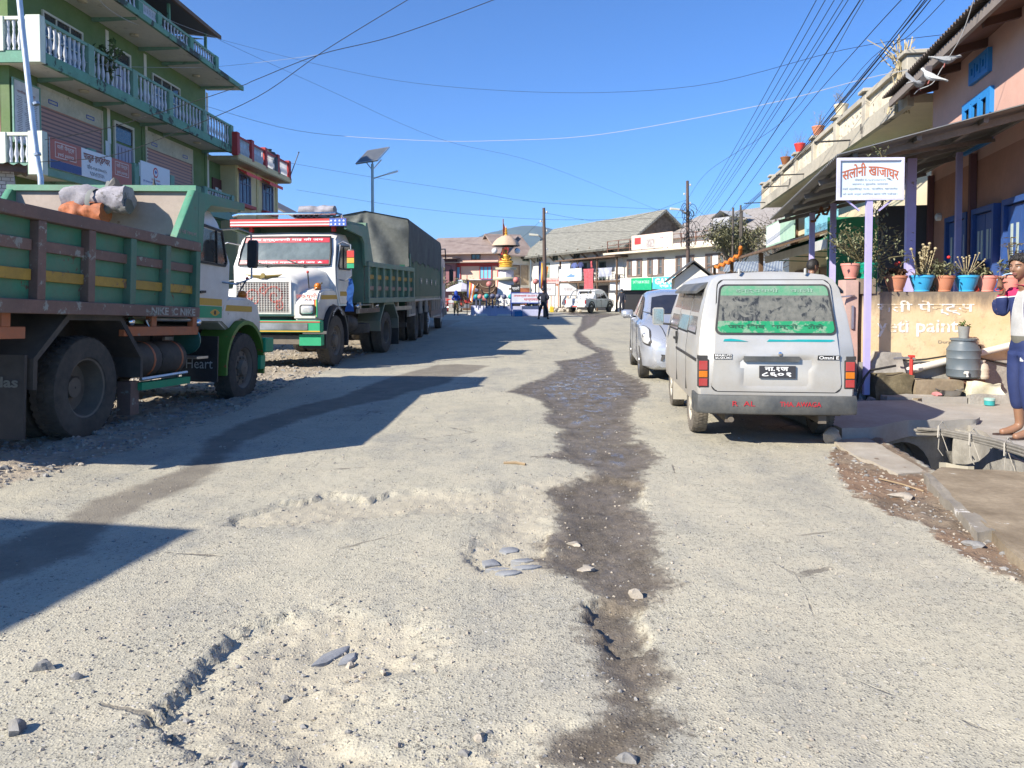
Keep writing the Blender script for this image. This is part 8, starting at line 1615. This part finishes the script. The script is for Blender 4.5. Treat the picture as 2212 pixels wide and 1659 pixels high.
for k in range(3):
    pts = []
    for z in (.90,.8,.7,.6,.5,.42,.34):
        cand_ = [v.co for v in tr.data.vertices if abs(v.co.z-z) < .03 and v.co.x < -.02]
        if cand_:
            mx = sum((v.x for v in cand_))/len(cand_); my = sum((v.y for v in cand_))/len(cand_); a = PI+(-.30+.30*k)*-1; rr = max((v.x-mx)*math.cos(a)+(v.y-my)*math.sin(a) for v in cand_); pts.append((mx+(rr+.001)*math.cos(a), my+(rr+.001)*math.sin(a), z))
    MB().tube(pts, .008, 6).build('white_stripe', whitep, mn, smooth=60)
for zc_, src in ((1.30, jk), (.74, tr)):
    v = max((v.co for v in src.data.vertices if abs(v.co.z-zc_) < .02 and -.17 < v.co.x < -.08), key=lambda v: v.y); b = MB()
    for k in range(3): b.box(v.x-.018+.013*k, v.x-.009+.013*k, v.y-.002, v.y+.004, v.z, v.z+.012+.010*k)
    b.build('chest_mark', whitep, mn)
tb = thing('toothbrush', 'pale blue toothbrush held to the mouth of the man', 'toothbrush', mn.matrix_basis @ Vector((.0,0,0)), R(97)); MB().tube([(.12,.20,1.475),(.085,.205,1.50),(.035,.185,1.528),(.0,.165,1.535)], .0055, 6).build('handle', mat('pale blue plastic', (.35,.5,.7), .3), tb); MB().box(-.01,.015,.145,.16,1.53,1.542).build('bristles', whitep, tb)
w0, w1 = Vector(A_[1][0]), Vector(A_[1][1]); d_ = (w1-w0).normalized(); u_ = d_.cross(Vector((0,0,1))).normalized(); v_ = d_.cross(u_); cc_ = w0.lerp(w1, .93); MB().tube([cc_+(u_*math.cos(a)+v_*math.sin(a))*.031 for a in [2*PI*i/14 for i in range(15)]], .004, 5).build('thread_bracelet', redp, mn)
# policemen
o = person('policeman in dark uniform seen from behind near the monument', (gp(1177,692).x, 42.8, 0), R(-4), (((-.30,-.05,1.14),(-.17,.17,1.05),(.6,.4,-.1),(0,0,-1),(0,1,0)), ((.30,-.05,1.14),(.17,.17,1.05),(-.6,.4,-.1),(0,0,-1),(0,1,0))), (((-.19,.02,.5),(-.25,-.02,.09),(-.29,.15,0)), ((.19,.02,.5),(.25,-.02,.09),(.29,.15,0))), policen, policen, cap=policen, belly=1.08, hgt=1.74)
MB().lathe([(.158,.93),(.165,.96),(.158,.99)], 16, cap=False).build('belt', ink, o[0])
o = person('policeman in dark uniform with face mask walking beside the pickup', (gp(1331,674.5).x, 56, 0), R(168), (armdown(-1,.1), armdown(1,.0)), (((-.10,.10,.50),(-.10,.05,.09),(-.11,.23,0)), ((.10,-.02,.50),(.10,-.2,.12),(.11,-.02,.02))), policen, policen, cap=policen, hgt=1.76)
MB().loft([[(-.06,.10,1.52),(.06,.10,1.52),(.05,.09,1.57),(-.05,.09,1.57)],[(-.04,.135,1.525),(.04,.135,1.525),(.03,.135,1.575),(-.03,.135,1.575)]]).build('face_mask', mat('pale blue mask', (.35,.55,.68), .8), o[0])
blueh = mat('bright blue hood', (.015,.06,.36), .8, var=.2); o = person('person in bright blue hood and khaki trousers walking away from the lorry', (gp(986,681).x, 50.3, 0), R(5), (((-.27,.02,1.14),(-.14,.16,1.05),(.6,.3,0),(0,0,-1),(0,1,0)), ((.27,.02,1.14),(.14,.16,1.05),(-.6,.3,0),(0,0,-1),(0,1,0))), stand(.05), blueh, mat('khaki trousers', (.15,.105,.04), .85, var=.2), hgt=1.58, hair=None)
MB().lathe([(.15,1.36),(.13,1.44),(.125,1.52),(.125,1.6),(.11,1.68),(.06,1.74),(.01,1.75)], 16).build('hood', blueh, o[0], smooth=60); MB().lathe([(.165,.86),(.17,.95),(.155,1.04)], 16, cap=False).build('yellow_hem', mat('khaki hem', (.26,.25,.08), .8), o[0])
o = person('dark haired man half hidden behind the van roof, looking right', ((1752-CX)/F*12.6, 12.6, .26), R(-75), (armdown(-1), armdown(1)), stand(), mat('dark brown shirt', (.06,.045,.04), .8), policen)
o = person('person in red sleeved top standing in the middle blue doorway', ph.matrix_basis @ Vector((3.05,.10,.46)), R(75.96), (((-.30,.06,1.20),(-.16,.24,1.08),(.4,.5,-.1),(0,0,-1),(0,1,0)), armdown(1)), stand(), mat('red top', (.40,.03,.015), .8, var=.2), policen, hgt=1.6)
# ---- pigeons on the slack wire
pgm = mat('pigeon grey', (.24,.255,.27), .7, var=.3, scale=30); pgl = mat('pigeon pale', (.5,.52,.53), .7, var=.15); pgn = flat('pigeon neck', (.06,.10,.10))
def pigeon(label, vx, vy, Y, rz, pitch, up, body=pgm):
    t = thing('pigeon', label, 'pigeon', at(vx, vy, Y), 0, 'pigeons on the wire under the pink eave', rot=(R(pitch), 0, R(rz))); rings = []
    for y, r, z, fl in ((-.10,.012,.0,1),(-.06,.035,.0,.9),(0,.055,.0,1),(.06,.058,.01,1),(.11,.042,.035,1),(.135,.028,.062,1),(.155,.026,.08,1),(.178,.02,.085,1),(.19,.008,.083,1)): rings.append([(r*math.cos(a),y,z+r*fl*math.sin(a)) for a in [2*PI*j/12 for j in range(12)]])
    MB().loft(rings).build('body', body, t, smooth=60); MB().lathe([(.001,0),(.008,.002),(.002,.022)], 6, (0,.188,.082), 'Y').build('beak', ink, t)
    MB().loft([[(-.02,-.08,0),(.02,-.08,0),(.02,-.08,.01),(-.02,-.08,.01)],[(-.05,-.22,-.01),(.05,-.22,-.01),(.05,-.22,-.005),(-.05,-.22,-.005)]]).build('tail', pgl, t)
    for s in (-1,1):
        if up: w = MB().loft([[(s*.05,.08,.03),(s*.05,-.06,.03)],[(s*.13,.11,.03+.10*up),(s*.14,-.10,.03+.10*up)],[(s*.20,.02,.03+.22*up),(s*.16,-.08,.03+.2*up)]], cap=False, closed=False)
        else: w = MB().loft([[(s*.058,.08,.035),(s*.058,.08,-.01)],[(s*.066,0,.03),(s*.066,0,-.025)],[(s*.04,-.12,.012),(s*.045,-.12,-.01)],[(s*.012,-.19,.01),(s*.015,-.19,.0)]], cap=False, closed=False)
        w.build('wing', pgl if up else body, t, smooth=60); MB().tube([(s*.018,.02,-.05),(s*.018,.025,-.10)], .005).build('leg', mat('pink leg', (.4,.12,.1)), t)
pigeon('grey pigeon with raised wings, lowest of three on the slack wire', 1984, 181, 11.6, -60, 0, .9); pigeon('white breasted pigeon leaning forward, middle of three on the wire', 2014, 167, 11.4, 60, 20, 0, pgl); pigeon('plain grey pigeon perched highest on the slack wire', 2041, 129, 11.2, -120, -20, 0)
# ---- overhead wires
blackw = flat('black cable', (.012,.012,.014)); whitew = flat('pale cable', (.36,.37,.38))
def wire(label, pts, r=.011, m=blackw, grp='overhead cables', smooth=True, sag=0.):
    P = [at(*p) for p in pts]
    if len(P) == 2:
        a, b = P; P = [a.lerp(b, i/16)+Vector((0,0,-sag*4*(i/16)*(1-i/16))) for i in range(17)]
    elif smooth:
        Q = []
        for i in range(len(P)-1):
            p0, p1, p2, p3 = P[max(i-1,0)], P[i], P[i+1], P[min(i+2,len(P)-1)]
            for j in range(6): u = j/6; Q.append(.5*((2*p1)+(p2-p0)*u+(2*p0-5*p1+4*p2-p3)*u*u+(3*p1-p0-3*p2+p3)*u**3))
        P = Q+[P[-1]]
    c = P[0].copy(); o = MB().tube([p-c for p in P], r*.66, 5).build('overhead_cable', m, smooth=60); o.location = c; return tag(o, label, 'cable', grp)
FAN = 'thin power line in the fan of lines slanting down over the right'
for x0, y0, x1 in ((1490,478,1763),(1492,482,1782),(1494,490,1801),(1496,497,1819),(1498,500,1830)): wire(FAN, [(x0,y0,46.6),(x0+(x1-x0)*1.12,-60,11.5)], .010, sag=.22)
wire('thick black cable, heaviest of the fan of lines on the right', [(1500,520,46.6),(1890,-50,11.5)], .016, sag=.3); wire('single line between the fan and the tight cable bundle on the right', [(1510,540,46.6),(1566,470,30),(1715,265,19),(1860,95,13),(1975,-30,10.5)], .011)
TB = 'black cable of the tight bundle passing the straw topped balustrade'
for dx, dy in ((0,0),(7,3),(13,-3),(20,5)): wire(TB, [(1530,510+dy,46),(1600,455+dy,33),(1700,362+dy,24),(1790+dx*.3,252+dy,18),(1905+dx*.6,110+dy,14.5),(2010+dx,-25,12)], .014)
wire('lone black line rightmost in the sky beside the pink eave', [(1700,365,24),(1860,150,17),(1960,80,14),(2050,-10,12)], .010)
wire('long white cable sagging right across the sky', [(440,228,36),(640,282,32),(900,303,28),(1100,303,26),(1300,290,24),(1640,228,20),(1900,163,16),(2130,128,13),(2260,120,12)], .013, whitew)
wire('long thin dark line crossing the upper sky from the left roof to the right eave', [(475,85,36),(690,140,32),(900,180,29),(1200,200,26),(1500,186,22),(1820,108,17),(2080,70,13.5),(2260,55,12)], .009)
wire('thick cable rising from the bent pole to the top of the sky', [(86,350,20),(237,337,20),(375,288,19.5),(553,211,19),(700,110,18),(880,0,17),(960,-45,16.5)], .014); wire('twisted cable rising past the roof corner to the upper sky', [(97,302,20),(250,272,20),(502,192,19.5),(553,172,19),(690,118,18.5),(850,78,18),(1065,0,17),(1180,-50,16)], .014)
wire('pale cable looped from the upper green balcony to the roof corner', [(196,-20,24.5),(250,30,26),(330,62,31),(475,83,36)], .014, whitew); wire('second pale cable from above down to the roof corner', [(285,-10,27),(370,45,31),(475,84,36)], .012, whitew); wire('pale cable sagging along the upper green balconies', [(75,105,23.4),(150,128,25),(260,143,28),(400,146,32),(470,144,36),(600,130,34),(690,118,32)], .010, whitew)
wire('dark line from the roof corner down to the thin utility pole', [(475,87,36),(700,190,38),(950,300,41),(1174,356,46),(1440,462,60)], .010)
for k, (pts, lb) in enumerate((([(615,350,44),(800,382,45),(1000,412,45.5),(1174,438,46),(1482,455,47)],'upper line strung from the yellow house past the thin utility pole'),([(640,410,46),(900,450,46),(1174,474,46),(1482,470,47)],'lower line strung low over the lorry to the thin utility pole'),([(1175,460,46),(1330,478,46.5),(1482,432,47)],'slack line between the two utility poles'),([(1176,470,46),(1090,530,60),(960,520,70)],'line from the thin pole to the peach house'),([(1178,505,46),(1290,500,55),(1484,500,47)],'lowest slack line between the two utility poles'),([(1486,440,47),(1540,480,50),(1570,520,52)],'line dropping from the hotel pole towards the bushy tree'),([(1486,425,47),(1440,500,55),(1400,560,60)],'line dropping from the hotel pole to the hotel front'),([(1486,430,47),(1530,370,40),(1700,255,26),(1866,0,15),(1900,-50,14)],'thin line arching from the hotel pole to the top right'))): wire(lb, pts, .012)
wire('slack pale wire under the pink eave holding the pigeons', [(1975,203,11.8),(1986,193,11.6),(2014,180,11.4),(2033,150,11.3),(2054,117,11.1),(2080,70,10.8),(2110,-20,10.4)], .010, whitew)
